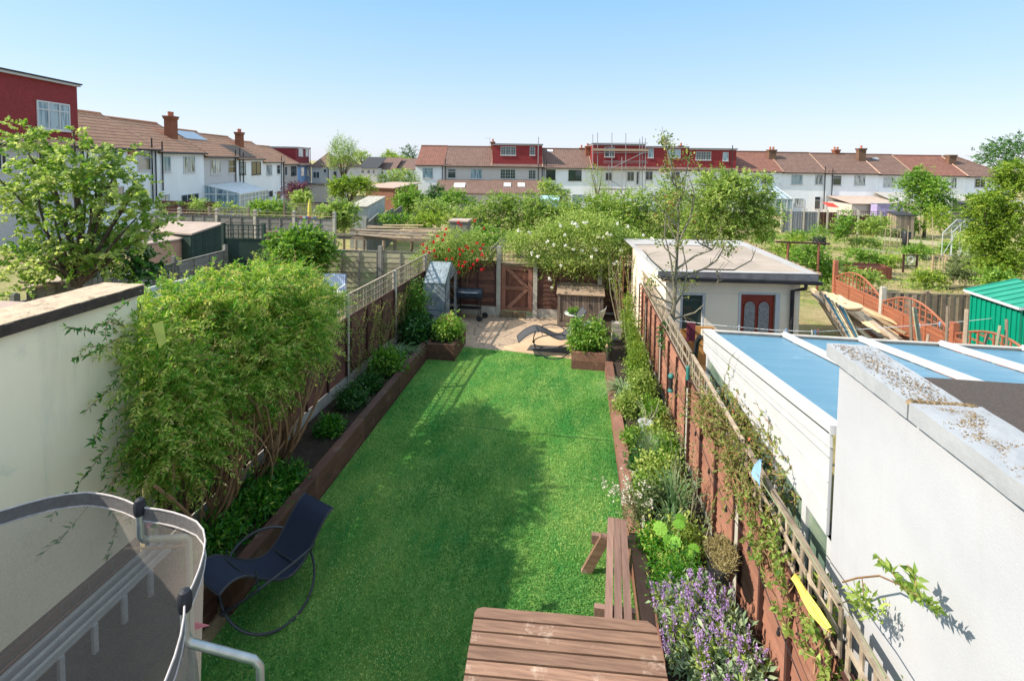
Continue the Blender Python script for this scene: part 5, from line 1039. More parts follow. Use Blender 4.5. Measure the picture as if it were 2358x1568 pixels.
s=MB(FT); s.tube([T2(1407,388,1.55),T2(1490,348,1.55)],.04,6); s.tube([T2(1405,415,1.55),T2(1434,433,1.55)],.04,6); s.build('diagonal_brace',K['pipegrey'],t)
for y,x0,x1,hh in ((347.5,1362,1492,.28),(390,1372,1478,.1),(437,1380,1440,.16)):
    s=MB(FT); a=T2(x0,y,1.2); b=T2(x1,y,1.2); s.box(a[0],b[0],.9,1.55,a[2]-.0,a[2]+.06); s.box(a[0],b[0],1.56,1.6,a[2]+.0,a[2]+hh); s.build('boards',K['timberold'],t)
for (px,py0,py1) in ((1133,322,331),(1235,323,330)):
    pass
# aerials
t=thing('tv_aerial','thin television aerial above the pebbledashed house roof','aerial',W(FT,uz(FT,1128,335,-3.9)[0],-3.9,5)); u,z=uz(FT,1128,318,-3.9); _,zb=uz(FT,1128,340,-3.9)
s=MB(FT); s.tube([(u,-3.9,zb-.3),(u,-3.9,z)],.02,5); s.tube([(u-.6,-3.9,z),(u+.2,-3.9,z-.1)],.015,5); s.build('mast',K['pipegrey'],t)
# ================================================================== MIDDLE GROUND
def ground_at(p): return np.array([p[0],p[1],gz(p[1])])
def V(kind,label,cat,bl,D,lm,n,per=9,size=.1,group=None,trunk=None,name=None,spread=None,nb=8,bark='bark',wr=.6,**k):
    """foliage thing from blobs (x,y,rx,ry[,extra depth]) set at real distance D"""
    B=[px_blob(b[0],b[1],b[2],b[3],D=D+(b[4] if len(b)>4 else 0)) for b in bl]
    if name!='hedge':
        B2=[]
        for c,r in B:
            r=np.array(r); B2.append((c,r*.72))
            for _ in range(8 if kind=='tree' else 5): d_=unit(rnd(1))[0]; q_=random.uniform(.26,.46); B2.append((c+d_*r*random.uniform(.6,.92),r*q_))
        B=B2
    C=np.mean([b[0] for b in B],0); base=ground_at(C if trunk is None else at(trunk,bl[0][1],D=D))
    f=tree if kind=='tree' else bush; per=max(8,int(per*1.1)); n=int(n*.8)
    kw=dict(group=group,**k); kw.setdefault('tl',size*4.2)
    if kind=='tree': kw.update(trunk_r=.055+.002*D,nb=nb,bark=bark)
    return f(name or ('tree' if kind=='tree' else 'shrub'),label,cat,B,base,L[lm],n,per,size,size*wr,spread or size*1.6,**kw)
def P2(px,py,Z): p=at(px,py,Z=Z); return (p[0],p[1])
gB=[(-10.95,6.1),(-10.95,8.0),(-10.95,9.9),(-10.95,11.8),(-10.95,13.75),(-10.4,14.95)]
fence('lap_fence','silvery grey lap fence running back behind the jasmine on the far left side',gB,[-.05]*6,1.52,(1,0),K['greywood'],posts='greywood',batm='greywood',posth=1.72,pw=.11)
fence('lap_fence','pale greenish lap fence with a thick grey post behind the trellis corner',[(-8.1,14.42),(-6.15,14.5),(-4.25,14.5)],[-.02]*3,1.5,(0,-1),K['palewood'],posts='greywood',batm='greywood',posth=1.68,pw=.12,rows=9)
# long grey fence with open rails on top
xa,xb=at(330,512,Y=21)[0],at(770,514,Y=21)[0]; n_=int((xb-xa)/1.9); pts=[(xa+(xb-xa)*i/n_,21+.0*i) for i in range(n_+1)]
fence('railed_fence','long grey fence with open rails and pale posts standing above it',pts,[gz(21)]*(n_+1),1.93,(0,-1),K['greywood'],posts='concrete',batm='greywood',posth=2.3,pw=.13,rows=8)
t=thing('open_rail','pair of thin pale rails along the top of the long grey fence','rail',(xa,20.9,gz(21)))
for z in (2.08,2.22): s=MB(); s.bar((xa,20.93,gz(21)+z),(xb,20.93,gz(21)+z),.03,.03); s.build('rail',K['timberold'],t)
xa,xb=at(372,478,Y=27)[0],at(500,478,Y=27)[0]; n_=3; K['rustboard']=mat('rust_brown_fence',(.2,.07,.045),None,3,.8,WZ,.3,.004,.3)
fence('board_fence','rust brown boarded fence at the foot of the white house with twin pipes',[(xa+(xb-xa)*i/n_,27) for i in range(n_+1)],[gz(27)]*4,2.3,(0,-1),K['rustboard'],posts='greywood',vert=True,bat=False,posth=2.3)
def trellis_screen(label,px0,px1,py,D,h,z0,m='greywood',step=.14,solid=0):
    a,b=at(px0,py,D=D),at(px1,py,D=D); t=thing('trellis_screen',label,'trellis',ground_at(a)); s=MB(); trellis(s,a[:2],b[:2],a[2]-h,a[2],step); s.build('lattice',K[m],t)
    for q in (a,b): s=MB(); s.bar((q[0],q[1],gz(q[1])),(q[0],q[1],a[2]+.08),.09,.09); s.build('post',K[m],t)
    if solid: s=MB(); s.bar((a[0],a[1]+.03,(gz(a[1])+a[2]-h)/2),(b[0],b[1]+.03,(gz(a[1])+a[2]-h)/2),.03,a[2]-h-gz(a[1])-.02); s.build('board_panel',K[m],t)
    return t
trellis_screen('wooden trellis behind the clipped hedge and the striped windbreak',655,792,470,25.5,1.5,0,'timberold',.17)
trellis_screen('square trellis beside the glazed white conservatory at the left row',482,572,480,24.0,1.,0,'timberold',.17)
trellis_screen('dark green trellis and board screen at the end of the dark green shed',514,607,519,15.2,.42,0,'greenpaint',.15,solid=1)
s=MB()
t=thing('low_wall','long pebbledashed garage wall behind the dark green trellis','wall',ground_at(at(660,540,D=17.5))); a,b=at(608,534,D=17.5),at(700,532,D=17.5); s.prism([(a[0],a[1],-.3),(b[0],b[1],-.3),(b[0],b[1],a[2]),(a[0],a[1],a[2])],(0,.2,0)); s.build('wall',K['brickdark'],t)
# sheds on the left
def shed(name,label,corners,zr,zw,wm,rm,zb=0.,over=.1,th=.05,ribs=0,cat='shed',boards=False,extra=None):
    """corners: 4 (x,y) anticlockwise; zr: roof height at each"""
    c=np.array(corners,float); m=c.mean(0); t=thing(name,label,cat,(*m,zb)); s=MB(); n=4
    for i in range(4):
        a,b=c[i],c[(i+1)%4]; za,zc=zr[i]-.02,zr[(i+1)%4]-.02
        if boards:
            k=max(2,int(np.linalg.norm(b-a)/.12)); nn=nrm(np.array([(b-a)[1],-(b-a)[0]]))
            for j in range(k):
                p,q=a+(b-a)*j/k,a+(b-a)*(j+.93)/k; z1=za+(zc-za)*(j+.5)/k; o=nn*.012
                s.prism([(*p,zb),(*q,zb),(*(q+o),zb),(*(p+o),zb)],(0,0,z1-zb))
        s.add([(*a,zb-.3),(*b,zb-.3),(*b,zc),(*a,za)],[(0,1,2,3)],.5)
    s.build('wall',K[wm],t); d=c-m; r=c+d/np.linalg.norm(d,axis=1,keepdims=True)*over; s=MB(); s.prism([(*r[i],zr[i]) for i in range(4)],(0,0,th)); rf=s.build('roof',K[rm],t)
    if ribs:
        s=MB()
        for i in range(ribs+1):
            q=i/ribs; a=np.array([*(r[0]*(1-q)+r[1]*q),zr[0]*(1-q)+zr[1]*q+th]); b=np.array([*(r[3]*(1-q)+r[2]*q),zr[3]*(1-q)+zr[2]*q+th]); s.bar(a,b,.03,.02)
        s.build('ribs',K[rm],rf)
    return t
zs=1.95; q0,q1,q2,q3=P2(440,541,zs),P2(511,516,zs+.15),P2(394,513,zs+.15),P2(352,535,zs)
shed('garden_shed','dark green timber shed with a pinkish felt roof on the far left side',[q0,q1,q2,q3],[zs,zs+.15,zs+.15,zs],0,'greenpaint','felt_pink',boards=True)
zs=1.78; q0,q1,q2,q3=P2(322,567,zs),P2(413,553,zs),P2(445,543,zs+.1),P2(345,540,zs+.1)
q0=np.array(q0);q1=np.array(q1); dv=nrm(np.array([-.15,1.])); 
shed('garden_shed','peach rendered shed with pinkish felt roof beside the left tree',[tuple(q0),tuple(q1),tuple(q1+dv*2.),tuple(q0+dv*2.)],[zs,zs,zs+.12,zs+.12],0,'peach','felt_pink')
q=at(105,655,D=8.8); dv=np.array([-.2,1.]); a=np.array(at(60,655,D=8.8)[:2]); b=np.array(at(150,650,D=9.2)[:2])
shed('garden_shed','small grey green boarded shed seen under the left tree',[tuple(a),tuple(b),tuple(b+dv),tuple(a+dv)],[1.95,2.,2.1,2.05],0,'greywood','felt_pink',boards=True)
a=np.array(at(806,490,D=27)[:2]); b=np.array(at(846,490,D=27)[:2]); dv=nrm(np.array([.05,1.]))*2.2; K['corr']=mat('weathered_metal_roof',(.62,.56,.46),(.4,.36,.3),6,.6,(1,1,1),.2,.004,.3,metal=.2); K['greyshed']=mat('pale_grey_shed',(.48,.50,.47),None,4,.7,bumpv=.1)
shed('metal_shed','small grey metal shed with a pale ribbed roof beyond the round green bush',[tuple(a),tuple(b),tuple(b+dv),tuple(a+dv)],[1.75,1.75,2.15,2.15],0,'greyshed','corr',zb=gz(27),ribs=7)
# receding board fence in the middle
fE=[tuple(at(x,y,D=d)[:2]) for x,y,d in ((846,500,21.5),(872,480,25.5),(905,470,30),(925,462,34))]
fence('board_fence','tall grey green boarded fence receding between the metal shed and the bushes',fE,[gz(q[1]) for q in fE],2.0,(.9,-.4),K['greywood'],posts='greywood',vert=True,bat=False,posth=2.1)
fE=[tuple(at(x,500,D=d)[:2]) for x,d in ((905,37),(952,37.5),(1000,38))]
# striped windbreak, toys, washing pole
t=thing('striped_windbreak','red white and blue striped windbreak beyond the long grey fence','windbreak',ground_at(at(725,500,D=24)))
for i in range(9):
    a,b=at(690+6.5*i,500,D=24),at(696.3+6.5*i,500,D=24); s=MB(); s.prism([(a[0],a[1],a[2]-.5),(b[0],b[1],a[2]-.5),(b[0],b[1],a[2]+.02),(a[0],a[1],a[2]+.02)],(0,.02,0)); s.build('stripe',(mat('stripe_cloth',(.6,.08,.1),None,4,.8,bumpv=0) if i==0 else None) or K.get('s%d'%(i%3)) or K.setdefault('s%d'%(i%3),mat('stripe_cloth',[(.6,.08,.1),(.75,.75,.72),(.1,.25,.55)][i%3],None,4,.8,bumpv=0)),t)
t=thing('parasol','folded yellow parasol standing by the trellis','parasol',ground_at(at(713,490,D=24.5))); b=at(713,500,D=24.5); tp=at(713,456,D=24.5)
s=MB(); s.tube([(b[0],b[1],gz(b[1])),(tp[0],tp[1],tp[2])],.02,6); s.build('pole',K['pipegrey'],t); s=MB(); s.lathe((tp[0],tp[1],tp[2]-1.15),[(.02,0),(.11,.1),(.09,.7),(.03,1.1),(0,1.12)],9); s.build('canopy',K['yellow'],t)
# striped swing seat, blue glazed canopy on the left
t=thing('swing_seat','garden seat with a blue and white striped cushion behind the left fence','garden seat',(-5.9,10.9,0)); c=at(765,668,Z=.62)
m,n,p=nodes('blue_striped_cushion'); wv=n.nodes.new('ShaderNodeTexWave'); wv.inputs['Scale'].default_value=5; lk(n,mapping(n,(1,0,0)),wv.inputs[0]); lk(n,mix(n,wv.outputs[1],(.6,.68,.8),(.14,.24,.48)),p.inputs['Base Color']); K['stripec']=m
s=MB(); s.box(c[0]-.34,c[0]+.34,c[1]+.1,c[1]+.2,.62,1.05); s.build('backrest_cushion',m,t); s=MB(); s.box(c[0]-.4,c[0]+.36,c[1]-.35,c[1]+.12,.52,.6); s.build('seat_cushion',K['whitepaint'],t)
for x in (-.36,.34): s=MB(); s.tube([(c[0]+x,c[1]-.3,0),(c[0]+x,c[1]-.3,.75),(c[0]+x,c[1]+.15,.78),(c[0]+x,c[1]+.15,0)],.02,6); s.build('leg',K['whitepaint'],t)
t=thing('glazed_canopy','blue glazed lean to canopy beyond the end of the cream wall','canopy',(-5.4,4.9,0))
P=[at(306,682,Z=2.62),at(455,646,Z=2.62),at(470,662,Z=2.5),at(330,702,Z=2.5)]; s=MB(); s.prism(P,(0,0,.02)); s.build('roof_pane',K['blueglazing'],t)
s=MB(); 
for i in range(5): q=i/4; s.bar(P[0]*(1-q)+P[1]*q+[0,0,.04],P[3]*(1-q)+P[2]*q+[0,0,.04],.04,.04)
s.bar(P[0]+[0,0,.04],P[1]+[0,0,.04],.05,.05); s.bar(P[3]+[0,0,.02],P[2]+[0,0,.02],.05,.08); s.build('roof_frame',K['upvc'],t)
s=MB(); s.tube([(P[3][0],P[3][1],0),P[3]],.035,6); s.tube([(P[2][0],P[2][1],0),P[2]],.035,6); s.build('post',K['upvc'],t)
# timber rack with planks (beyond the back corner)
t=thing('timber_rack','open timber rack stacked with old planks beyond the back fence','timber rack',(-6,16.3,0)); 
c0,c1=at(783,543,D=17.0),at(1000,543,D=17.0); zt=c0[2]; yb=c0[1]
for x in np.linspace(c0[0],c1[0],4):
    for dy in (-.5,1.2): s=MB(); s.tube([(x,yb+dy,-.15),(x+.02,yb+dy,zt-.02)],.055,7); s.build('post',K['timberold'],t)
s=MB(); 
for dy in (-.5,1.2): s.bar((c0[0]-.2,yb+dy,zt+.03),(c1[0]+.2,yb+dy,zt+.03),.09,.1)
s.build('beam',K['timberold'],t)
for i in range(26):
    s=MB(); x=random.uniform(c0[0],c1[0]-1.0); y=yb+random.uniform(-.7,1.3); ln=random.uniform(1.0,2.6); an=random.gauss(0,.12); z=zt+.09+.035*(i//6)+random.uniform(0,.02)
    s.bar((x,y,z),(min(x+ln,c1[0]+.3),y+ln*an,z+random.uniform(-.02,.05)),random.uniform(.06,.16),.03); s.build('plank',K['timberold'] if i%3 else K['timber'],t)
t=thing('green_pail','small green and yellow pail hung on the timber rack','pail',(0,0,0)); t.location=[float(v) for v in at(922,548,D=16.4)]; WL[t.name]=tuple(t.location); c=np.array(t.location)
s=MB(); s.lathe(c-[0,0,.12],[(0,0),(.09,0),(.11,.22),(.1,.22),(.0,.18)],12); s.build('bucket',K['yellow'],t); s=MB(); s.lathe(c+[0,0,.1],[(.115,0),(.12,.05),(0,.07)],12); s.build('lid',K['feeder'],t)
t=thing('bird_table','pale weathered timber arch frame above the back fence by the gate','timber frame',(-2,14.2,0))
c=at(1155,556,D=14.3); s=MB(); s.bar((c[0],c[1],0),(c[0],c[1],c[2]),.08,.08); s.build('post',K['palewood'],t)
for x0,y0,x1,y1 in ((1130,578,1158,548),(1150,548,1195,578),(1158,562,1205,585),(1145,575,1160,560)):
    s=MB(); s.bar(at(x0,y0,D=14.3),at(x1,y1,D=14.3),.07,.07); s.build('rafter',K['palewood'],t)
t=thing('blue_gazebo','pale blue tarpaulin shelter in front of the white terrace house','gazebo',ground_at(at(1272,470,D=40)))
a,b=at(1242,461,D=40),at(1287,462,D=40); s=MB(); s.prism([(a[0],a[1],a[2]),(b[0],b[1],b[2]),(b[0],b[1]+2.,b[2]+.2),(a[0],a[1]+2.,a[2]+.2)],(0,0,.05)); s.prism([(a[0],a[1],a[2]-.9),(b[0],b[1],a[2]-.9),(b[0],b[1],b[2]),(a[0],a[1],a[2])],(0,.03,0)); s.build('tarpaulin',mat('pale_blue_tarp',(.4,.58,.65),(.33,.5,.58),4,.5,bumpv=.1),t)
for q in (a,b): s=MB(); s.tube([(q[0],q[1],gz(q[1])),(q[0],q[1],q[2])],.03,6); s.build('pole',K['pipegrey'],t)
t=thing('bin_store','pinkish flat topped box among the bushes behind the timber rack','box',ground_at(at(1054,512,D=22)))
a,b=at(1035,511,D=22),at(1077,511,D=22); s=MB(); s.box(a[0],b[0],a[1],a[1]+.8,gz(22),a[2]); s.build('body',K['greywood'],t); s=MB(); s.box(a[0]-.05,b[0]+.05,a[1]-.05,a[1]+.85,a[2]+.003,a[2]+.07); s.build('lid',K['felt_pink'],t)
t=thing('covered_barbecue','grey domed cover on a stand among the bushes','cover',ground_at(at(1110,470,D=33)))
c=at(1107,480,D=33); s=MB(); s.lathe((c[0],c[1],gz(c[1])),[(.5,0),(.5,.9),(.38,1.25),(0,1.5)],12); s.build('cover',K['slate'],t)
# washing poles / allotment T frame
t=thing('clothes_frame','rusty brown T shaped crossbar on two posts over the allotment','washing frame',ground_at(at(1850,600,D=17)))
a,b=at(1787,557,D=17),at(1911,562,D=17); s=MB(); s.tube([a,b],.035,6); s.build('crossbar',K['batten'],t)
for px in (1815,1886): c=at(px,559,D=17); s=MB(); s.tube([(c[0],c[1],gz(c[1])),c],.04,6); s.build('post',K['rustboard'],t)
# allotment fence with concrete posts
YF=44.5; xs_=[at(x,500,Y=YF)[0] for x in (1800,1822,1851,1885,1906,1930,1978,2030,2070,2110)]
def seg(label,i0,i1,m,trl=0,vert=True,h=1.85):
    pts=[(xs_[i],YF+.02*i) for i in range(i0,i1+1)]
    return fence('board_fence',label,pts,[-1.5]*len(pts),h,(0,-1),K[m],posts='concrete',vert=vert,bat=False,posth=2.05,pw=.13,trel=trl,trm='anthr' if trl else 'trellis',step=.16)
K['anthr']=K['batten']; K['bluegrey']=mat('blue_grey_boards',(.2,.22,.25),(.14,.155,.18),3,.85,WZ,.3,.004,.4)
seg('blue grey boarded fence bays at the far side of the allotment',0,3,'bluegrey'); seg('dark brown boarded fence bay between the grey and the trellis topped bays',3,5,'batten')
seg('dark fence with slanting trellis top behind the allotment shrubs',5,7,'batten',.35,h=1.6); seg('maroon fence with trellis top behind the small allotment shed',7,9,'rustboard',.3,h=1.6)
# small sheds, bins, greenhouse frame
def pxshed(label,x0,x1,yt,D,h,wm,rm,dz=.15,name='allotment_shed'):
    a,b=at(x0,yt,D=D),at(x1,yt,D=D); dv=np.array([.13,1.])*1.4; z=a[2]; return shed(name,label,[tuple(a[:2]),tuple(b[:2]),tuple(b[:2]+dv),tuple(a[:2]+dv)],[z,z,z+dz,z+dz],0,wm,rm,zb=gz(a[1]),boards=True)
pxshed('small weathered allotment shed with dark doorway before the maroon fence',2064,2106,497,38,1.6,'timberold','slate')
pxshed('low dark shed roof beyond the bright green tree',2215,2275,470,45,1.6,'slate','slate')
t=thing('greenhouse_frame','bare aluminium greenhouse frame on the allotment','greenhouse',ground_at(at(2215,560,D=27)))
def G(px,py,dd=0): return at(px,py,D=27+dd)
gp=dict(a=G(2168,590),b=G(2228,596),at_=G(2168,540),bt=G(2228,537),ap=G(2197,505)); zb=gz(27)
s=MB(); back=np.array([.6,2.6,0]); back2=np.array([2.3,1.2,0])
A_,B_,At,Bt,Ap=[gp[k] for k in ('a','b','at_','bt','ap')]; A_=A_*[1,1,0]+[0,0,zb];B_=B_*[1,1,0]+[0,0,zb]; At=np.array([A_[0],A_[1],zb+1.35]); Bt=np.array([B_[0],B_[1],zb+1.35]); Ap=(At+Bt)/2+[0,0,.75]
for o in (0,.33,.66,1.): 
    d=back2*o; s.tube([A_+d,At+d,Ap+d,Bt+d,B_+d],.022,5)
for q in (At,Bt,Ap,A_+[0,0,.05],B_+[0,0,.05],(At+Ap)/2,(Bt+Ap)/2): s.tube([q,q+back2],.02,5)
for f_ in (.33,.66): q=A_*(1-f_)+B_*f_; s.tube([q,q+[0,0,1.35+.75*(1-abs(f_-.5)*2)]],.015,5)
s.tube([A_,At*.5+Bt*.5],.015,5); s.build('frame',K['alu'],t)
m,n,p=nodes('clear_greenhouse_glass'); tr=n.nodes.new('ShaderNodeBsdfTransparent'); mx=n.nodes.new('ShaderNodeMixShader'); mx.inputs[0].default_value=.22; p.inputs['Base Color'].default_value=(.6,.65,.65,1); p.inputs['Roughness'].default_value=.1; lk(n,tr.outputs[0],mx.inputs[1]); lk(n,p.outputs[0],mx.inputs[2]); lk(n,mx.outputs[0],n.nodes['Material Output'].inputs[0])
s=MB(); s.add([Bt,Bt+back2,Ap+back2,Ap],[(0,1,2,3)]); s.add([At,At+back2,Ap+back2,Ap],[(0,1,2,3)]); s.build('roof_glass',m,t)
def pot(label,px,py,D,r,h,m,plants=None,zb=None):
    c=at(px,py,D=D); z=gz(c[1]) if zb is None else zb; t=thing('plant_pot',label,'plant pot',(c[0],c[1],z)); s=MB(); s.lathe((c[0],c[1],z),[(0,0),(r*.75,0),(r,h*.5),(r*.85,h*.9),(r,h),(r*.8,h),(0,h*.9)],16); s.build('pot',K[m],t)
    if plants: ch,_=crown_chunks([((c[0],c[1],z+h+plants*.6),(plants,plants,plants*.8))],160,9,.09,.04,.12); leaf_object('foliage',[ch],L['bright'],t)
pot('dark round pot with a leafy plant on the far allotment ground',1887,550,31,.4,.75,'blackplastic',.55)
# timber pieces on the allotment
t=thing('water_butt','black water butt beside a white tub on the allotment','water butt',ground_at(at(2088,545,D=34))); c=ground_at(at(2087,540,D=34)); s=MB(); s.lathe(c,[(0,0),(.25,0),(.28,.9),(.25,.95),(0,.95)],14); s.build('barrel',K['blackplastic'],t)
for i,(px,py,x2,y2) in enumerate(((2036,560,2040,525),(2050,556,2052,528),(2064,560,2068,530),(2075,556,2073,526),(2120,595,2118,512),(2147,600,2147,500),(2090,552,2092,520))):
    c=ground_at(at(px,py,D=30)); tp=at(x2,y2,D=30); t=thing('garden_cane','thin pale upright cane on the allotment %s'%['left of the black butt','second from the black butt','just left of the small shed','nearest the shed front','tall and bare before the lattice gate','tall and pale left of the greenhouse','right of the shed door'][i],'cane',c,'allotment canes')
    s=MB(); s.tube([(c[0],c[1],c[2]),(tp[0],tp[1],max(tp[2],c[2]+.8))],.022,5); s.build('cane',K['timberold'],t)
t=thing('raised_bed','long low timber edged bed across the allotment','raised bed',ground_at(at(2150,560,D=33)))
for (x0,y0,x1,y1) in ((2015,548,2170,562),(2170,562,2225,590),(1985,575,2180,600)):
    a,b=at(x0,y0,Z=gz(at(x0,y0,D=31)[1])+.1),at(x1,y1,Z=gz(at(x1,y1,D=29)[1])+.1); s=MB(); s.bar(a,b,.25,.22); s.build('board',K['palewood'],t)
# brown composting boxes and lattice gates nearer
a=at(1995,617,D=20.5); t=thing('compost_box','long red brown boarded planter box beyond the orange fence','compost box',ground_at(a)); g0=gz(a[1])
fx_=((a[0],a[1],0),nrm((1,-.05,0)),nrm((.05,1,0)))
s=MB(fx_); 
for i in range(9): s.box(-.5+i*.16,-.5+i*.16+.15,0,.03,g0-.1,a[2]+.05)
for i in range(5): s.box(-.53,-.5,i*.16,i*.16+.15,g0-.1,a[2]+.05); s.box(.94,.97,i*.16,i*.16+.15,g0-.1,a[2]+.05)
s.box(-.5,.94,.8,.83,g0-.1,a[2]+.05); s.build('boards',K['rustboard'],t); s=MB(fx_); s.box(-.5,.94,.03,.8,g0,a[2]-.05); s.build('soil',K['soil'],t)
def gate2(label,px0,px1,yt,yb,D,m,round_=False):
    a,b=at(px0,yt,D=D),at(px1,yt+2,D=D); z0=at(px0,yb,D=D)[2]; t=thing('lattice_gate',label,'gate',(a[0],a[1],z0)); s=MB()
    for q in (a,b): s.bar((q[0],q[1],z0-.2),(q[0],q[1],a[2]+.05),.06,.06)
    s.bar((a[0],a[1],a[2]),(b[0],b[1],a[2]),.03,.05); s.bar((a[0],a[1],z0+.1),(b[0],b[1],z0+.1),.03,.05); s.build('frame',K[m],t); s=MB()
    if round_:
        for i in range(9): q=(i+1)/10; s.tube([a*(1-q)+b*q,(a*(1-q)+b*q)*[1,1,0]+[0,0,z0+.1]],.008,4)
        c=(a+b)/2; s.tube([(c[0]+.12*math.cos(k),c[1]-.02,(a[2]+z0)/2+.1+.15*math.sin(k)) for k in np.linspace(0,6.28,14,endpoint=False)],.02,5,closed=True)
        s.build('bars',K['alu'],t)
    else: trellis(s,a[:2],b[:2],z0+.1,a[2],.12,rail=False); s.build('lattice',K['timber'],t)
gate2('wire gate with a round emblem ring on the near allotment path',2081,2112,588,618,22,'batten',True); gate2('upright wooden lattice panel beside the wire gate',2149,2177,590,630,21,'timber')
# picket / board fences behind the green shed
pts=[P2(x,y,1.15) for x,y in ((1930,655),(2005,650),(2070,648),(2130,647),(2190,648),(2250,650),(2310,652))]
pts=[(7.35+i*1.5,13.35+.1*i) for i in range(7)]
for i in range(2,3): pass
fence('picket_fence','weathered vertical picket fence across the end of the garden with the green shed',pts,[-.05]*7,1.2,(0,-1),K['timberold'],posts='timberold',vert=True,bat=False,posth=1.27)
# orange arched fence
t=thing('arched_fence','orange stained arched trellis fence panels along the far neighbour garden','fence',(7.2,10,0)); X0=7.15
def arch_panel(y0,y1,zb,zs,rise):
    s=MB(); rows=9
    for i in range(rows): z=zb+(zs-zb)*i/rows; s.prism([(X0-.02,y0,z),(X0-.02,y1,z),(X0+.0,y1,z),(X0,y0,z)],(0.,0,(zs-zb)/rows-.012))
    s.build('panel',K['orangefence'],t); s=MB()
    s.box(X0-.035,X0+.02,y0,y1,zs-.01,zs+.04)
    for q in (0.0,.33,.66,1.): y=y0+(y1-y0)*q; s.box(X0-.035,X0-.021,y-.025,y+.025,zb,zs)
    s.build('rail',K['orangefence'],t); s=MB(); k=12
    f_=lambda q: zs+.10+rise*math.sin(math.pi*q)
    s.tube([(X0-.01,y0+(y1-y0)*q,f_(q)) for q in np.linspace(0,1,18)],.022,6)
    for i in range(k+1):
        q=i/k; y=y0+(y1-y0)*q; s.bar((X0-.01,y,zs+.03),(X0-.01,y,f_(q)),.018,.028,upv=(0,1,0))
    for hh in (.14,.28):
        q0=[q for q in np.linspace(0,1,40) if f_(q)>zs+hh]; 
        if q0: s.bar((X0+.008,y0+(y1-y0)*min(q0),zs+hh),(X0+.008,y0+(y1-y0)*max(q0),zs+hh),.018,.028)
    s.build('arched_trellis',K['orangefence'],t)
yp=[14.4,12.28,10.1,8.0,6.0]; 
for i,(y0,y1) in enumerate(zip(yp[:-1],yp[1:])):
    zz=[1.2,1.14,1.14,1.06][i]; arch_panel(y1+.06,y0-.06,.15,zz,.32)
for i,y in enumerate(yp):
    s=MB(); w=.05; s.box(X0-w,X0+w,y-w,y+w,0,[1.76,1.56,1.45,1.3,1.2][i]); s.build('post',K['concrete'] if i in (1,) else K['orangefence'],t)
# green metal shed
X0_,X1_,Y0_,Y1_=8.52,10.4,10.45,11.65
t=shed('metal_shed','emerald green ribbed metal shed with a teal roof at the right edge',[(X0_,Y0_),(X1_,Y0_),(X1_,Y1_),(X0_,Y1_)],[1.68]*4,0,'mesh_green','greenroof',over=.01,th=.012)
xm=(X0_+X1_)/2; ez,rz=1.70,1.98; s=MB()
for xa_,xb_ in ((X0_-.07,xm),(X1_+.07,xm)): s.add([(xa_,Y0_-.08,ez),(xb_,Y0_-.08,rz),(xb_,Y1_+.08,rz),(xa_,Y1_+.08,ez)],[(0,1,2,3)],.5)
for i in range(7):
    y=Y0_-.08+(Y1_-Y0_+.16)*i/6
    for xa_ in (X0_-.07,X1_+.07): s.bar((xa_,y,ez+.012),(xm,y,rz+.012),.03,.02)
rf=s.build('pitched_roof',K['greenroof'],t); s=MB(); s.add([(X0_,Y0_,1.68),(X1_,Y0_,1.68),(xm,Y0_,rz-.02)],[(0,1,2)],.5); s.build('gable',K['mesh_green'],t)
s=MB(); s.bar((X0_-.07,Y0_-.09,ez-.01),(xm,Y0_-.09,rz-.01),.02,.05); s.bar((X1_+.07,Y0_-.09,ez-.01),(xm,Y0_-.09,rz-.01),.02,.05); s.bar((X0_-.08,Y0_-.08,ez-.01),(X0_-.08,Y1_+.08,ez-.01),.02,.05); s.build('trim',K['upvc'],t)
s=MB()
for i in range(10): y=Y0_+(Y1_-Y0_)*(i+.5)/10; s.box(X0_-.022,X0_-.002,y-.012,y+.012,.05,1.66)
for i in range(13): x=X0_+(X1_-X0_)*(i+.5)/13; s.box(x-.012,x+.012,Y0_-.022,Y0_-.002,.05,1.66)
s.build('ribs',K['mesh_green'],t)
# heap of timber with blue boards, spool
t=thing('timber_pile','heap of loose timber boards leaning against the orange fence','timber pile',(6.2,11,0))
random.seed(21)
for i in range(40):
    q_=random.random(); a_=at(1872+75*q_+random.uniform(-8,8),668+22*q_+random.uniform(-6,8),Z=1.0+random.uniform(-.05,.25)); b_=at(1975+125*q_+random.uniform(-35,35),785+random.uniform(-30,25),Z=.6+random.uniform(0,.3)); s=MB()
    s.bar(b_,a_,random.uniform(.06,.17),.035); s.build('board',K['timber'] if i%3 else K['timberold'],t)
t=thing('trestle','blue boards standing under the timber heap beside the outbuilding','boards',(5.3,11,0))
for i in range(4):
    s=MB(); s.prism([(5.0+.1*i,8.3+.2*i,0),(5.45+.1*i,8.2+.2*i,0),(5.5+.1*i,9.6+.2*i,1.0),(5.05+.1*i,9.7+.2*i,1.0)],(.03,0,.02)); s.build('board',K['bluetarp'] if i<3 else K['greenpaint'],t)
t=thing('blue_sheeting','bright blue crumpled sheet under the timber heap','sheet',(5.6,8.2,.2)); s=MB(); vs=[]
for j in range(9):
    for i in range(9): vs.append((5.0+.14*i,7.6+.16*j,.55+.3*math.sin(i*.9+j)*.3+random.uniform(-.05,.05)+.03*i))
s.add(vs,[(j*9+i,j*9+i+1,(j+1)*9+i+1,(j+1)*9+i) for j in range(8) for i in range(8)],.5,False); s.build('sheet',K['brightblue'],t)
sp=at(1946,703,Z=1.28); t=thing('cable_drum','round pale wooden drum lid lying on the timber heap','cable drum',sp)
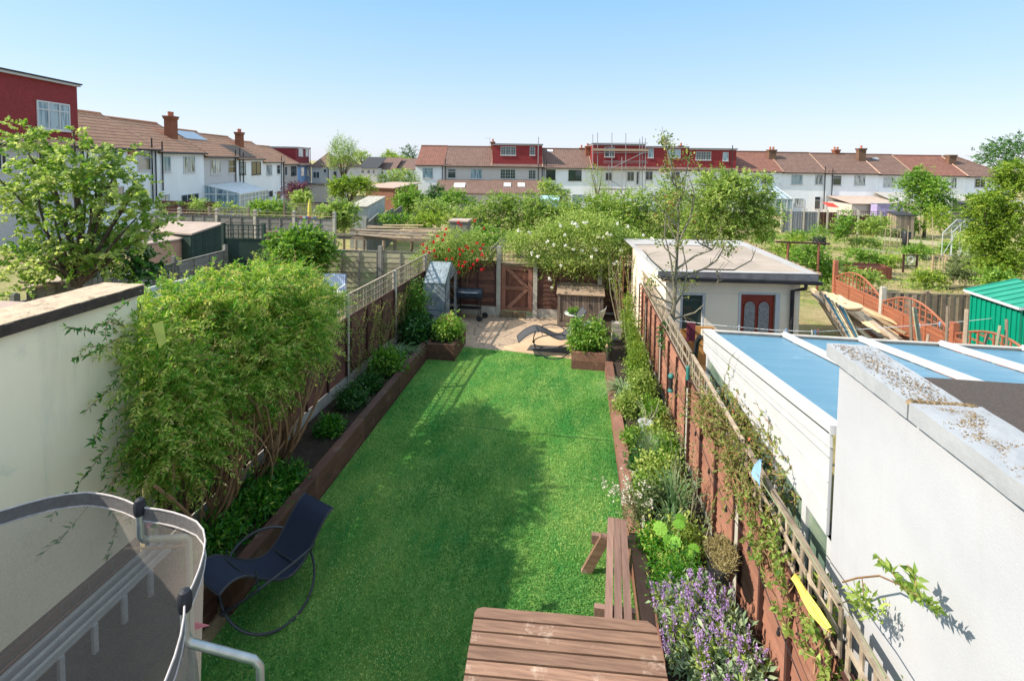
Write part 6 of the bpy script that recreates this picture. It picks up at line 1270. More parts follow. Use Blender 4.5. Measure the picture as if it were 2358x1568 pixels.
s=MB(); s.lathe(sp,[(0,0),(.33,0),(.33,.035),(0,.035)],28); s.lathe(sp-[0,0,.05],[(0,0),(.3,0),(.3,.03),(0,.03)],24); s.build('disc',K['timber'],t); s=MB(); s.lathe(sp+[0,0,.036],[(0,0),(.04,0),(.03,.012),(0,.012)],10); s.build('hub',K['timberold'],t)
t=thing('stacked_chairs','stack of pale blue plastic chairs beside the outbuilding wall','chairs',(4.95,8.7,0))
for i in range(5): s=MB(); s.box(4.75,5.15,8.7,9.1,.35+.13*i,.37+.13*i); s.box(4.75,5.15,9.1,9.13,.4+.13*i,.75+.13*i); s.build('chair_shell',K['lightblue'] if i%2 else K['whitepaint'],t)
t=thing('leaning_poles','bundle of tall boards leaning against the right corner of the outbuilding','boards',(4.8,9.6,0))
for i in range(7): s=MB(); s.bar((5.3-.03*i,8.6-.1*i,.2),(4.66+.07*i,9.9,1.95-.05*i),.09,.025,upv=(1,0,0)); s.build('board',[K['timberold'],K['bluetarp'],K['palewood'],K['timber']][i%4],t)
# canes and sticks by the orange fence
st=[(2120,800,2095,690),(2160,806,2105,708),(2200,800,2182,705),(2240,800,2227,712),(2305,802,2303,750),(2345,806,2318,735),(2260,800,2275,768),(2290,800,2300,770),(2140,800,2138,770)]
for i,(x0,y0,x1,y1) in enumerate(st):
    b=at(x0,y0,Y=7.9+.05*i); tp=at(x1,y1,Y=8.3+.05*i); b=np.array([b[0]+(b[0]-tp[0])*.8,b[1],0])
    t=thing('garden_stake',['thin leaning stake left of the longest pale stick','longest pale leaning stick before the orange fence','rough brown stick right of the longest one','thick pale knobbly post by the fence corner','straight whitish pole before the low arched panel','dark leaning branch nearest the right edge','short cane leaning left before the low panel','short upright cane before the low panel','short purple tinged cane by the leaning stake'][i],'stake',b,'stakes beyond the conservatory')
    s=MB(); s.tube([b,(b+tp)/2+rnd(1)[0]*.015,tp],[.03 if i in (1,3) else .02]*3,6); s.build('stake',K['palewood'] if i in (1,4) else K['timberold'],t)
# oak boards stored beside the outbuilding, washing line
t=thing('oak_boards','orange oak boards leaning beside the outbuilding window with slatted shadow','boards',(1.95,9.3,0))
s=MB(); s.box(2.02,2.28,9.50,9.53,.2,1.22); s.box(2.285,2.62,9.47,9.50,.2,1.30); s.prism([(1.85,7.4,.55),(2.65,7.4,.55),(2.65,9.45,.55),(1.85,9.45,.55)],(0,0,.03)); s.build('board',K['oak'],t)
t=thing('washing_line','thin washing line with pegs strung across the conservatory roof','washing line',(4,8.6,1.4))
lp=[at(1560,738,D=9.2),at(1640,748,D=9),at(1780,760,D=8.8),at(1880,764,D=8.8),at(2000,757,D=9.0),at(2130,748,D=9.3),at(2240,738,D=9.8),at(2358,725,D=10.3)]
s=MB(); s.tube(lp,.006,5); s.build('line',K['whitepaint'],t)
for i,(k,q) in enumerate(((1,.45),(2,.3),(2,.9),(2,.97),(3,.03),(3,.6),(4,.9),(5,.3))):
    p_=lp[k]*(1-q)+lp[k+1]*q; s=MB(); s.box(p_[0]-.01,p_[0]+.01,p_[1]-.01,p_[1]+.01,p_[2]-.05,p_[2]+.03); s.build('peg',K['pink'] if i in (4,) else K['lightblue'] if i%2 else K['whitepaint'],t)
p_=lp[0]*.6+lp[1]*.4; t=thing('hanging_cloth','maroon cloth pegged at the left end of the washing line','cloth',p_); s=MB(); s.box(p_[0]-.08,p_[0]+.08,p_[1]-.01,p_[1]+.01,p_[2]-.36,p_[2]-.0); s.build('cloth',mat('maroon_cloth',(.2,.035,.06),None,6,.9,bumpv=.1),t)
# ------------------------------------------------------------------ trees and shrubs
random.seed(5)
V('tree','large leafed tree at the far left over the sheds','tree',[(150,400,120,85),(60,430,80,85),(50,320,40,26),(165,300,14,16),(250,470,95,80),(330,510,55,60),(120,540,120,70),(240,580,90,55),(60,600,90,60),(95,345,25,40),(370,410,16,16),(215,410,50,26),(300,440,45,25)],8.6,'tree',1000,19,.074,trunk=150,tl=.34,wr=.8,nb=34,shell=(.3,1.0),tintbase=.55,pin=.9,nup=.5)
V('bush','dark glossy ivy mound below the left tree','ivy',[(280,600,60,28),(330,628,50,22),(240,580,40,22)],9.5,'dark',320,14,.07,spread=.09,wr=.8,name='ivy')
V('bush','dense ivy mound with bright top spilling over the fence corner','ivy',[(700,552,62,36),(665,580,50,28),(735,585,42,32),(700,610,45,22),(645,560,30,25)],14.6,'bright',1500,13,.075,name='ivy',wr=.85,tintbase=.42,minz=-.2)
V('bush','round mid green bush in front of the metal shed','shrub',[(787,495,42,34),(765,505,30,25),(808,500,22,28)],23.5,'mid',800,12,.11)
V('bush','long clipped bright hedge in front of the white conservatory','hedge',[(595,484,24,15),(625,482,28,15),(652,486,18,14)],29,'bright',520,12,.12,name='hedge',tintbase=.6)
V('bush','small round clipped bush beside the purple plum','shrub',[(691,461,21,17)],34,'mid',260,11,.14)
V('tree','dark purple plum tree by the blue house','tree',[(686,438,26,14),(672,446,18,10)],42,'plum',360,10,.16)
V('tree','upright feathery tree rising above the distant roofs','tree',[(790,360,34,36),(775,375,26,28),(806,372,26,26),(788,335,20,18),(768,348,10,14),(810,340,10,14)],58,'mid',1100,9,.17,tl=1.1,wr=.4,tintbase=.42,up=1.2,droop=.1)
V('tree','spreading light green tree before the brick outbuilding','tree',[(805,425,44,24),(780,438,24,16),(832,432,25,20)],42,'yel',950,10,.16,tintbase=.35,shell=(.4,1.05))
for i,(x,y,rx,ry,d,lm) in enumerate(((838,362,20,12,150,'mid'),(895,362,13,11,150,'mid'),(941,357,17,17,150,'dark'),(905,372,14,8,140,'yel'),(925,372,16,7,140,'mid'))):
    V('tree','distant round tree %s'%['just right of the upright feathery tree','alone on the skyline midway to the terrace','dark and tallest beside the terrace gable','low and yellowish on the skyline','low between the skyline tree and the gable tree'][i],'tree',[(x,y,rx,ry)],d,lm,260,8,.45,group='distant skyline trees')
V('bush','leafy shrubs in front of the far white houses left of the terrace','shrub',[(915,407,28,14),(940,412,20,14),(890,412,20,12)],60,'mid',500,9,.2)
V('bush','big bright shrub left of the receding board fence','shrub',[(940,450,32,24),(955,475,36,20),(925,465,16,18)],36,'bright',700,11,.15)
V('bush','dark rounded shrub at the corner of the far extension roof','shrub',[(1008,450,26,20)],40,'dark',300,11,.14,tintbase=.6)
V('bush','mid green shrub below the far extension roof','shrub',[(1055,470,42,26),(1085,485,28,22)],33,'bright',620,11,.13)
V('bush','broad grey green shrubbery at the middle of the gardens','shrub',[(985,482,30,18),(1040,500,45,18),(1010,488,40,16)],30,'mid',600,11,.13)
V('bush','low yellow green shrub behind the timber rack','shrub',[(975,512,44,18),(1010,505,20,12)],25,'yel',520,11,.1)
V('tree','wide orchard tree filling the middle behind the garden gate','tree',[(1190,490,75,48),(1150,470,42,28),(1240,505,60,48),(1170,520,60,36),(1290,500,50,40),(1110,495,35,28)],25,'mid',3000,12,.105,nb=16,tintbase=.42,shell=(.4,1.04))
V('tree','small dense tree against the white terrace house','tree',[(1275,440,30,22),(1262,428,16,14),(1290,455,22,22)],46,'mid',620,10,.16)
V('tree','feathery pale golden tree before the scaffolding','tree',[(1375,420,26,26),(1370,395,16,16),(1380,445,26,20)],48,'yel',420,8,.13,wr=.3,tintbase=.5)
V('tree','large green tree behind the bare apple tree','tree',[(1450,470,75,45),(1400,490,60,42),(1500,500,60,60),(1380,520,60,35),(1470,530,70,40),(1540,450,35,40)],27,'mid',3000,12,.11,nb=16,tintbase=.47,shell=(.4,1.05))
V('tree','mid green tree filling the gap behind the bare apple tree','tree',[(1560,480,50,55),(1535,520,45,40),(1590,530,40,40)],29,'mid',1300,12,.11,nb=10,tintbase=.4)
V('tree','light green fruit tree above the white rose','tree',[(1380,500,50,36),(1345,480,40,28),(1420,520,45,30)],22,'yel',1100,12,.09,nb=10,tintbase=.35)
V('tree','largest round crowned tree behind the outbuilding roof','tree',[(1690,480,95,65),(1640,440,50,42),(1730,440,50,38),(1650,520,70,42),(1745,510,50,45),(1610,500,40,50),(1680,415,35,22),(1770,475,28,30)],24,'mid',4300,12,.11,nb=22,tintbase=.53,shell=(.45,1.04))
V('tree','bright green maple tree standing before the far white houses','tree',[(2128,430,48,38),(2105,410,30,24),(2150,450,40,32),(2120,470,48,28),(2165,480,38,18)],40,'bright',1900,10,.16,tintbase=.5)
V('tree','tall dark tree behind the end of the far terrace','tree',[(2305,360,50,38),(2340,345,40,30),(2275,375,30,22)],80,'dark',900,9,.3,tintbase=.75)
V('tree','large yellow green shrub tree filling the right edge','tree',[(2325,450,55,60),(2290,520,45,60),(2330,560,60,70),(2300,610,50,40),(2270,470,30,40),(2345,400,40,30)],17,'yel',5600,12,.07,tintbase=.42,nb=12)
V('bush','small leafy tree beside the far dark pot','shrub',[(1945,515,22,22),(1938,535,12,14)],31,'bright',330,10,.12)
V('bush','rounded leafy shrub before the dark trellised fence','shrub',[(2014,520,28,24)],33,'mid',360,10,.13)
V('bush','pale leafy bush left of the greenhouse frame','shrub',[(2165,500,30,22),(2150,515,20,16),(2180,520,18,22)],33,'yel',420,10,.11)
V('bush','leafy growth under the rusty crossbar','shrub',[(1870,595,50,22),(1920,620,35,26),(1850,610,30,18),(1890,625,30,20)],17.5,'bright',1100,12,.07,minz=-.4)
V('bush','bright leafy strip beyond the brown planter box','shrub',[(1975,590,40,12),(2010,598,30,12)],22,'bright',420,11,.08)
V('bush','straggly pale shrub before the large right edge shrub','shrub',[(2215,615,40,24),(2240,640,40,14),(2200,635,30,16)],19,'grey',800,10,.06)
V('bush','feathery bright shrub left of the rusty crossbar','shrub',[(1800,575,30,14),(1830,560,22,10),(1760,590,16,12)],20,'yel',420,10,.07)
V('bush','small ivy patch on the red brown fence at the white house','ivy',[(452,470,22,9),(515,480,22,10),(540,486,20,9)],26,'mid',300,10,.1,name='ivy')
V('bush','creeper clump between the gate and the far board fence','shrub',[(895,505,22,10),(925,508,22,10)],24,'bright',240,10,.1)
V('tree','leaning fruit tree behind the back gate trellis','tree',[(1120,545,40,25),(1190,560,45,18),(1085,560,26,18)],19,'bright',650,10,.085,nb=6)
for i,(x,y,rx,ry,D_,lm_,lb) in enumerate(((2110,578,30,7,27,'bright','low green vegetable row in the middle of the allotment'),(1990,560,26,7,31,'mid','low leafy row left of the long timber edged bed'),(2050,600,34,9,24,'yel','yellowish weedy row before the wire gate'),(2140,640,30,10,19,'yel','pale weeds beside the wooden lattice panel'),(1840,545,28,9,36,'bright','leafy row near the blue grey fence bays'),(2000,640,30,12,18,'mid','leafy weeds behind the brown planter box'),(2190,575,20,10,30,'bright','bushy plants inside the greenhouse frame'),(2100,520,20,12,40,'bright','leafy growth beside the small allotment shed'),(2235,555,26,16,24,'mid','green shrub behind the greenhouse frame'),(1760,545,22,16,30,'bright','leafy shrub right of the largest round tree'),(2060,540,24,8,37,'grey','greyish low bush before the small shed'),(2290,640,40,14,16,'bright','leafy growth behind the green metal shed roof'))):
    V('bush',lb,'plants',[(x,y,rx,ry),(x+rx*.6,y+2,rx*.6,ry*.8),(x-rx*.6,y+1,rx*.6,ry*.8)],D_,lm_,260,11,.05+.0018*D_,name='vegetable_plants')
# allotment ground cover tufts
ch=[]
for i in range(2300):
    Y=random.uniform(15.5,42); X=random.uniform(5,30) if random.random()<.8 else random.uniform(-9,4)
    if X<7.4 and Y<17: continue
    ch.append(blades((X,Y,gz(Y)-.03),7,random.uniform(.08,.22),.1,.02,tb=.55,seg=2,rad=.15))
o=leaf_object('ground_cover',ch,L['yel'],None,(10,25,-.5)); tag(o,'scattered rough grass and weeds over the allotment ground','weeds',kind='stuff')
ch=crown_chunks([((random.uniform(5,32),random.uniform(17,43),0),(.8,.8,.12)) for i in range(190)],5200,8,.09,.06,.12)[0]
V_=ch[0].reshape(-1,4,3); V_[:,:,2]+=np.array([gz(y) for y in V_[:,0,1]])[:,None]; o=leaf_object('ground_cover',[(V_.reshape(-1,3),ch[1])],L['mid'],None,(10,25,-.5)); tag(o,'low leafy weeds over the allotment ground','weeds',kind='stuff')
# ================================================================== GARDEN PLANTS
random.seed(11)
def JB(px,py,X,rx,ry,rz): return (at(px,py,X=X),(rx,ry,rz))
# jasmine over the left fence
JP=[((-4.15,4.55,2.45),(.50,.55,.55)),((-4.1,5.2,2.5),(.55,.6,.52)),((-4.05,5.9,2.45),(.55,.6,.5)),((-4.05,6.6,2.25),(.5,.6,.48)),((-4.1,7.1,2.05),(.38,.42,.36)),
 ((-3.95,4.45,1.95),(.45,.5,.55)),((-3.8,5.1,2.0),(.50,.6,.6)),((-3.75,5.8,1.95),(.52,.6,.58)),((-3.85,6.4,1.8),(.42,.5,.42)),((-3.95,6.8,1.85),(.3,.3,.28)),
 ((-3.9,4.5,1.45),(.4,.4,.4)),((-3.85,5.1,1.6),(.38,.45,.32)),((-3.85,5.6,1.6),(.32,.38,.28)),((-4.5,5.5,2.6),(.5,.8,.4)),((-4.5,6.6,2.35),(.45,.7,.4)),((-4.5,4.8,2.5),(.4,.5,.4)),((-3.85,3.95,2.35),(.3,.3,.38)),((-3.8,4.0,1.95),(.33,.34,.42)),((-3.85,4.1,1.55),(.28,.3,.3)),((-4.0,4.0,2.65),(.28,.3,.25)),((-3.95,4.2,1.65),(.32,.35,.35)),((-3.9,4.25,1.3),(.26,.3,.25)),((-4.0,5.3,2.75),(.5,.7,.3)),((-4.0,6.2,2.6),(.45,.6,.3)),((-4.15,7.5,2.05),(.24,.3,.2))]
t=thing('jasmine','huge billowing jasmine climbing over the left fence','climber',(-4.05,5.6,.2))
JP2=[]
for c_,r_ in JP:
    JP2.append((c_,tuple(np.array(r_)*.85)))
    for _ in range(4): d_=unit(rnd(1))[0]; JP2.append((tuple(np.array(c_)+d_*np.array(r_)*.8),tuple(np.array(r_)*random.uniform(.25,.45))))
ch1,cc=spray_chunks(JP2,6800,26,.055,.0135,.26,up=.35,droop=.9,shell=(.45,1.03),tintbase=.6,cvar=.17,tvar=.15,pin=.8,nup=1.1)
cks=[ch1]
# trailing shoots
sm=MB(); 
def shoot(p,d,ln,n=8,droop=.4,per=46,size=.055,w=.014,tb=.4,r=.0035,mb=None,cks=cks):
    pts=[np.array(p,float)]; d=nrm(d)
    for i in range(n): d=nrm(d+np.array([0,0,-droop/n])+rnd(1)[0]*.16); pts.append(pts[-1]+d*ln/n)
    (mb or sm).tube(pts,list(np.linspace(r*1.4,r*.6,len(pts))),4); cks.append(twig_leaves(pts,per,size,w,tb)); return pts
for _ in range(170):
    k=random.randrange(len(JP)); c,r=JP[k]; a=unit(rnd(1))[0]; a[2]=abs(a[2])*.8+.1 if random.random()<.6 else a[2]; p=np.array(c)+a*np.array(r)*.95; shoot(p,a+np.array([.2,0,.3]),random.uniform(.2,.42),droop=.5,per=26,tb=.55)
for (px,py,dx,dz,ln) in ((300,690,-.6,-.3,.45),(270,780,-1,-.2,.5),(285,850,-.8,-.5,.45),(265,930,-.8,-.6,.4),(290,1000,-.9,-.3,.5),(300,1040,-1,-.25,.75),(290,1070,-1.1,-.35,.8),(310,1090,-.9,-.7,.7),(330,1110,-.5,-.9,.4),(360,1120,-.3,-1,.45),(250,1030,-1,-.15,.6),(400,1140,-.1,-1,.3),(250,740,-.9,.1,.35)):
    p=at(px,py,X=-4.02); shoot(p,np.array([.12,dx,dz]),ln,per=42,tb=.2,size=.062,w=.018,droop=.3)
for _ in range(80):      # bare woody stems underneath
    a=np.array([-4.1+random.uniform(-.1,.2),random.uniform(4.4,6.2),.2]); b=np.array([-3.75+random.uniform(-.2,.25),a[1]+random.gauss(0,.45),random.uniform(1.2,1.7)]); m_=(a+b)/2+rnd(1)[0]*np.array([.16,.2,.08])+[.15,0,0]
    sm.tube([(1-q)**2*a+2*q*(1-q)*m_+q*q*b for q in np.linspace(0,1,8)],random.uniform(.004,.019),5)
leaf_object('foliage',cks,L['jas'],t); sm.build('stem',K['stemtan'],t)
c=at(368,765,X=-3.5); tg=thing('plastic_label','blank yellow plant tag hanging in the jasmine','plant tag',c); s=MB(); s.prism([c+[-.02,-.05,.08],c+[-.02,.05,.08],c+[.02,.04,-.1],c+[.02,-.03,-.12]],(.003,0,0)); s.build('tag',mat('yellow_plastic',(.5,.55,.1),None,4,.6,bumpv=0),tg)
# left bed undergrowth
def bedplant(label,x,y,r,h,lm,n,size,w,name='border_plant',cat='plant',per=10,z=.2,sp=.06,**k):
    t=thing(name,label,cat,(x,y,z)); ch,_=crown_chunks([((x,y,z+h*.5),(r,r,h*.55))],n,per,size,w,sp,shell=(.3,1.05),**k); leaf_object('foliage',[ch],L[lm],t)
    s=MB()
    for _ in range(5): a=random.uniform(0,6.28); s.tube([(x,y,z-.02),(x+r*.5*math.cos(a),y+r*.5*math.sin(a),z+h*.6)],.005,4)
    s.build('stem',K['stemgreen'],t); return t
for i,(x,y,r,h,lb) in enumerate(((-3.75,4.55,.3,.3,'leafy dark green plant behind the navy lounger foot'),(-3.65,5.05,.28,.32,'pointed leaved green plant behind the navy lounger back'),(-3.6,5.5,.2,.22,'low dark plant under the jasmine stems'),(-3.7,6.8,.14,.12,'tiny low plant below the jasmine right end'))):
    bedplant(lb,x,y,r,h,'jas',170,.085,.026,per=9,tintbase=.2)
for i,(x,y,r,h,lb,lm,s_) in enumerate(((-3.75,7.6,.22,.25,'low ferny plant in the left bed below the second post','dark',.05),(-3.72,8.2,.2,.2,'dark blue green low plant in the left bed','dark',.06),(-3.68,8.9,.28,.42,'broad dark leaved plant in front of the strap leaved clump','bright',.09),(-3.8,10.9,.42,.55,'dark leafy bush beside the far left planter','dark',.08),(-3.9,11.2,.4,1.2,'tall glossy green bush before the plastic greenhouse','bright',.06),(-3.55,10.55,.3,.5,'blue green leafy plant at the left planter end','dark',.1))):
    bedplant(lb,x,y,r,h,lm,300,s_,s_*.5,per=10,tintbase=.35 if lm=='dark' else .25)
t=thing('strap_leaved_plant','clump of arching strap leaves beside the left planter','plant',(-3.62,9.65,.2)); leaf_object('foliage',[blades((-3.62,9.65,.2),110,.55,.5,.022,.75,tb=.3,rad=.1)],L['iris'],t)
# climbers on left fence far part
for i,(y,z,lb) in enumerate(((8.8,1.35,'wispy climber on the left fence nearest the jasmine'),(9.6,1.25,'wispy climber on the left fence around the pale post'),(10.5,1.15,'wispy climber on the left fence near the greenhouse'))):
    t=thing('fence_climber',lb,'climber',(XL(y)+.1,y,.3)); s=MB(); ck=[]
    for _ in range(15):
        p=np.array([XL(y)+.1,y+random.gauss(0,.3),.3]); pts=[p]; d=np.array([.02,random.gauss(0,.3),1.])
        for k in range(9): d=nrm(d+rnd(1)[0]*.3*np.array([.3,1,.6])+[0,0,.1]); pts.append(pts[-1]+d*z/9)
        s.tube(pts,.004,4); ck.append(twig_leaves(pts,60,.04,.018,.5))
    s.build('stem',K['stemtan'],t); leaf_object('foliage',ck,L['rose'],t)
# planter fillings
def fl(t,pts,size,m,k=9,name='flowers'): return leaf_object(name,[flowers(pts,size,k)],P_[m],t)
t=thing('geranium','bright green geranium with pink buds in the left planter','plant',(-2.92,10.75,.3)); ch,cc=crown_chunks([((-2.9,10.65,.55),(.33,.38,.27))],430,10,.06,.05,.05,shell=(.3,1.03),tintbase=.6); leaf_object('foliage',[ch],L['bright'],t); fl(t,cc[cc[:,2]>.68][:26]+[0,0,.03],.028,'pink',7)
t=thing('fuchsia','lush leafy shrub filling the right planter','plant',(.3,10.5,.3)); ch,cc=crown_chunks([((.32,10.45,.58),(.42,.34,.28)),((.12,10.4,.45),(.25,.25,.22)),((.45,10.6,.75),(.2,.2,.2)),((.05,10.5,.85),(.12,.12,.14))],620,10,.06,.036,.05,shell=(.3,1.04),tintbase=.5); leaf_object('foliage',[ch],L['bright'],t)
# roses over the back fence
t=thing('climbing_rose','red flowering climbing rose over the back left trellis','rose',(-3.3,13.6,0)); B=[px_blob(x,y,rx,ry,D=13.7) for x,y,rx,ry in ((1040,560,55,35),(1010,585,45,30),(1075,580,45,28),(1045,600,50,22),(1000,610,25,20),(1090,545,28,14),(1005,640,14,32),(965,600,22,16),(1120,590,22,14))]
ch,cc=crown_chunks(B,1200,10,.055,.03,.08,shell=(.35,1.06),tintbase=.5); leaf_object('foliage',[ch],L['rose'],t); s=MB(); branches(s,(-3.3,13.6,0),cc[:14],.02,r1=.006,wob=.12); s.build('stem',K['stemtan'],t)
fc=[at(x,y,D=13.15+random.uniform(0,.2)) for x,y in ((976,562),(985,571),(1001,557),(1010,543),(1022,552),(1026,540),(978,579),(990,580),(1002,577),(1060,572),(1075,566),(1068,576),(1080,570),(1100,560),(1115,562),(1108,572),(1060,601),(1072,603),(1058,625),(1043,595),(1090,578),(1030,596),(1058,611),(1068,612),(1092,608),(1085,617),(1101,598),(1112,585),(1095,507),(1063,518),(1058,512),(1115,525),(1030,527),(1110,640-20),(1062,585),(1036,575),(1005,590),(1115,627-10))]
fl(t,np.array(fc)+[0,-.1,0],.045,'red',26)
t=thing('climbing_rose','white flowering climbing rose spilling over the back right fence','rose',(.9,13.5,0)); B=[px_blob(x,y,rx,ry,D=13.4) for x,y,rx,ry in ((1330,550,95,52),(1370,520,60,35),(1290,530,60,30),(1270,545,55,35),(1400,570,60,50),(1300,600,70,30),(1240,590,45,25),(1190,560,40,22),(1380,530,55,30),(1440,560,35,35),(1410,620,38,40),(1350,620,40,25),(1420,660,26,30),(1210,545,40,15),(1455,555,28,22),(1500,560,22,14))]
ch,cc=crown_chunks(B,3000,11,.058,.032,.085,shell=(.35,1.06),tintbase=.58,droop=.2); ck=[ch]; s=MB()
for px,py,ln in ((1275,640,.35),(1305,660,.6),(1330,655,.35),(1250,625,.3),(1390,660,.5),(1345,640,.5),(1360,500,.3),(1190,580,.3)): shoot(at(px,py,D=13.3),(random.uniform(-.2,.2),-.2,-1),ln,per=50,size=.05,w=.03,tb=.6,mb=s,cks=ck)
leaf_object('foliage',ck,L['rose'],t); 
for i_ in range(7): x_=1.12+.05*i_; s.tube([(x_,13.1,.1),(x_+random.uniform(-.1,.1),13.1,.9),(x_+random.uniform(-.3,.1),13.15,1.9)],[.025,.02,.012],6)
s.build('stem',K['stemtan'],t)
fp=[at(x,y,D=12.85+random.uniform(0,.15)) for x,y in ((1275,563),(1303,565),(1321,573),(1367,571),(1388,545),(1398,538),(1421,514),(1330,520),(1318,512),(1350,512),(1290,518),(1372,575),(1362,590),(1340,575),(1413,605),(1420,600),(1292,610),(1266,640),(1270,660),(1240,590),(1225,582),(1195,530),(1220,535),(1405,540),(1378,545),(1345,512),(1300,540),(1430,575),(1260,555),(1480,540),(1500,548),(1470,562),(1325,515),(1405,640),(1445,520))]
fl(t,np.array(fp)+[0,-.12,0],.05,'white',24)
# tall bare apple tree between the fence and the outbuilding
t=thing('apple_tree','tall bare limbed apple tree standing beyond the right fence','tree',(1.95,8.1,0)); s=MB(); D0=8.6
def q(px,py,dd=0): return at(px,py,D=D0+dd)
trunk=[(1.98,8.2,0),q(1552,790),q(1548,735),q(1553,690),q(1556,640),q(1560,570),q(1563,500),q(1558,430),q(1545,370),q(1528,330)]; s.tube(trunk,[.07,.055,.045,.035,.028,.022,.018,.014,.01,.006],8)
ck=[]
limbs=[[(1553,700),(1530,660),(1510,640),(1490,628)],[(1553,705),(1575,670),(1582,620),(1572,570)],[(1556,690),(1545,600),(1530,540),(1535,470)],[(1558,620),(1600,590),(1640,575),(1658,545),(1660,520)],[(1560,640),(1620,620),(1690,622),(1730,600),(1740,575)],[(1620,620),(1650,600),(1665,575),(1668,548)],[(1552,700),(1500,680),(1480,650)],[(1550,720),(1510,700),(1478,668)],[(1548,735),(1600,760-40),(1622,700)],[(1562,560),(1590,500),(1600,450),(1585,400)],[(1558,520),(1520,480),(1500,440)],[(1555,450),(1580,400),(1590,350)],[(1545,380),(1535,340),(1530,318)],[(1556,480),(1575,440),(1580,400)],[(1560,600),(1530,570),(1520,540)],[(1556,650),(1500,600),(1480,575)],[(1561,560),(1545,530),(1538,500)],[(1640,575),(1610,560),(1600,545)],[(1555,430),(1540,400),(1528,372)],[(1650,622),(1655,640),(1652,655)]]
for l in limbs:
    dd=random.uniform(-.25,.3); pts=[q(x,y,dd*k/3) for k,(x,y) in enumerate(l)]; s.tube(pts,list(np.linspace(.02,.005,len(pts))),6)
    for _ in range(4):
        k=random.randrange(len(pts)-1); a=(pts[k]+pts[k+1])/2; b=a+rnd(1)[0]*.14+[0,0,.06]; s.tube([a,b],[.006,.003],4)
def tuft(px,py,n,r,tb=.5): 
    c=q(px,py,random.uniform(-.2,.2)); g_=crown_chunks([(c,(r,r,r))],n,7,.05,.034,.045,tintbase=tb); ck.append(g_[0])
for px,py,n,r in ((1528,318,16,.08),(1543,335,14,.07),(1548,370,14,.09),(1535,395,12,.1),(1585,360,9,.1),(1600,385,8,.1),(1560,420,20,.18),(1580,450,24,.22),(1540,460,26,.22),(1600,470,12,.15),(1560,500,26,.22),(1525,500,14,.15),(1590,510,12,.15),(1505,650,14,.1),(1655,560,14,.1),(1675,570,12,.09),(1690,558,9,.08),(1630,555,12,.1),(1610,540,10,.09),(1565,560,10,.1),(1660,510,8,.1),(1580,660,8,.07),(1600,640,6,.07),(1545,620,6,.07),(1520,560,8,.1)): tuft(px,py,n,r)
leaf_object('crown',ck,L['rust'],t); s.build('trunk',K['barkpale'],t)
bush('ivy','ivy at the foot of the apple tree beyond the fence','ivy',[(q(1540,770),(.12,.15,.2)),(q(1545,800),(.12,.15,.2))],(1.95,8.1,0),L['dark'],140,9,.05,.04,.04)
# thin shrubby stems by the back right corner
t=thing('leggy_shrub','tall leggy shrub with bare stems behind the box shrub','shrub',(1.25,12.6,.2)); s=MB(); ck=[]
for i in range(9):
    a=np.array([1.2+random.uniform(-.15,.2),12.5+random.uniform(-.2,.2),.2]); b=a+[random.uniform(-.3,.25),random.uniform(-.2,.2),random.uniform(1.3,1.9)]; s.tube([a,(a+b)/2+rnd(1)[0]*.07,b],[.02,.014,.008],6); ck.append(twig_leaves([(a+b)/2,b],40,.05,.03,.4))
s.build('stem',K['barkpale'],t); leaf_object('foliage',ck,L['rose'],t)
# right bed, far to near
t=thing('box_shrub','tall narrow yellow green privet beside the right planter','shrub',(1.2,10.3,.2)); ch,cc=crown_chunks([((1.25,10.5,.7),(.16,.28,.5)),((1.28,9.9,.55),(.17,.32,.4)),((1.2,9.4,.5),(.22,.3,.35)),((1.15,11.1,.8),(.12,.16,.6)),((1.3,11.6,.9),(.1,.14,.6))],900,9,.042,.022,.045,shell=(.2,1.05),tintbase=.35); leaf_object('foliage',[ch],L['yel'],t); s=MB(); branches(s,(1.2,10.2,.2),cc[:20],.012,r1=.004); s.build('stem',K['stemgreen'],t)
t=thing('spider_grass','arching pale strap grass spilling over the right edging','ornamental grass',(.92,8.75,.2)); leaf_object('foliage',[blades((.9,8.75,.2),190,.42,.52,.014,.8,tb=.72,rad=.12)],L['iris'],t)
bedplant('leafy green perennial behind the pale strap grass',1.2,8.6,.2,.45,'rose',260,.05,.028,tintbase=.4)
bedplant('small bushy plant against the fence beside the dry tuft',1.28,8.0,.15,.3,'bright',160,.04,.02,tintbase=.4)
t=thing('plant_pot','small grey pot with twiggy dead stems in the right bed','plant pot',(1.12,7.55,.2)); s=MB(); s.lathe((1.12,7.55,.2),[(0,0),(.08,0),(.11,.16),(.12,.18),(.1,.18),(0,.15)],14); s.build('pot',K['alu'],t); s=MB()
for _ in range(16): a=random.uniform(0,6.28); s.tube([(1.12,7.55,.34),(1.12+.12*math.cos(a),7.55+.12*math.sin(a),.5),(1.12+.2*math.cos(a+.4),7.55+.2*math.sin(a+.4),.62+random.uniform(-.1,.1))],.003,4)
s.build('stem',K['palewood'],t)
t=thing('bracken','dry rusty bracken patch against the right fence','plant',(1.38,7.5,.2)); leaf_object('foliage',[crown_chunks([((1.38,7.5,.32),(.16,.35,.16))],90,8,.06,.02,.06,tintbase=.5)[0],blades((1.38,7.5,.2),40,.3,.25,.01,.5,tb=.5)],L['rust'],t)
t=thing('lavender','silvery lavender mound in the right bed','lavender',(1.12,6.85,.2)); leaf_object('foliage',[blades((1.1,6.85,.2),420,.36,.2,.007,.15,tb=.5,rad=.12,seg=3)],L['lav'],t)
bedplant('bright leafy weed between the lavender and the fence',1.32,6.9,.13,.28,'bright',180,.055,.03)
bedplant('green leafy perennial in front of the lavender',1.12,6.3,.26,.34,'rose',240,.05,.026,tintbase=.65)
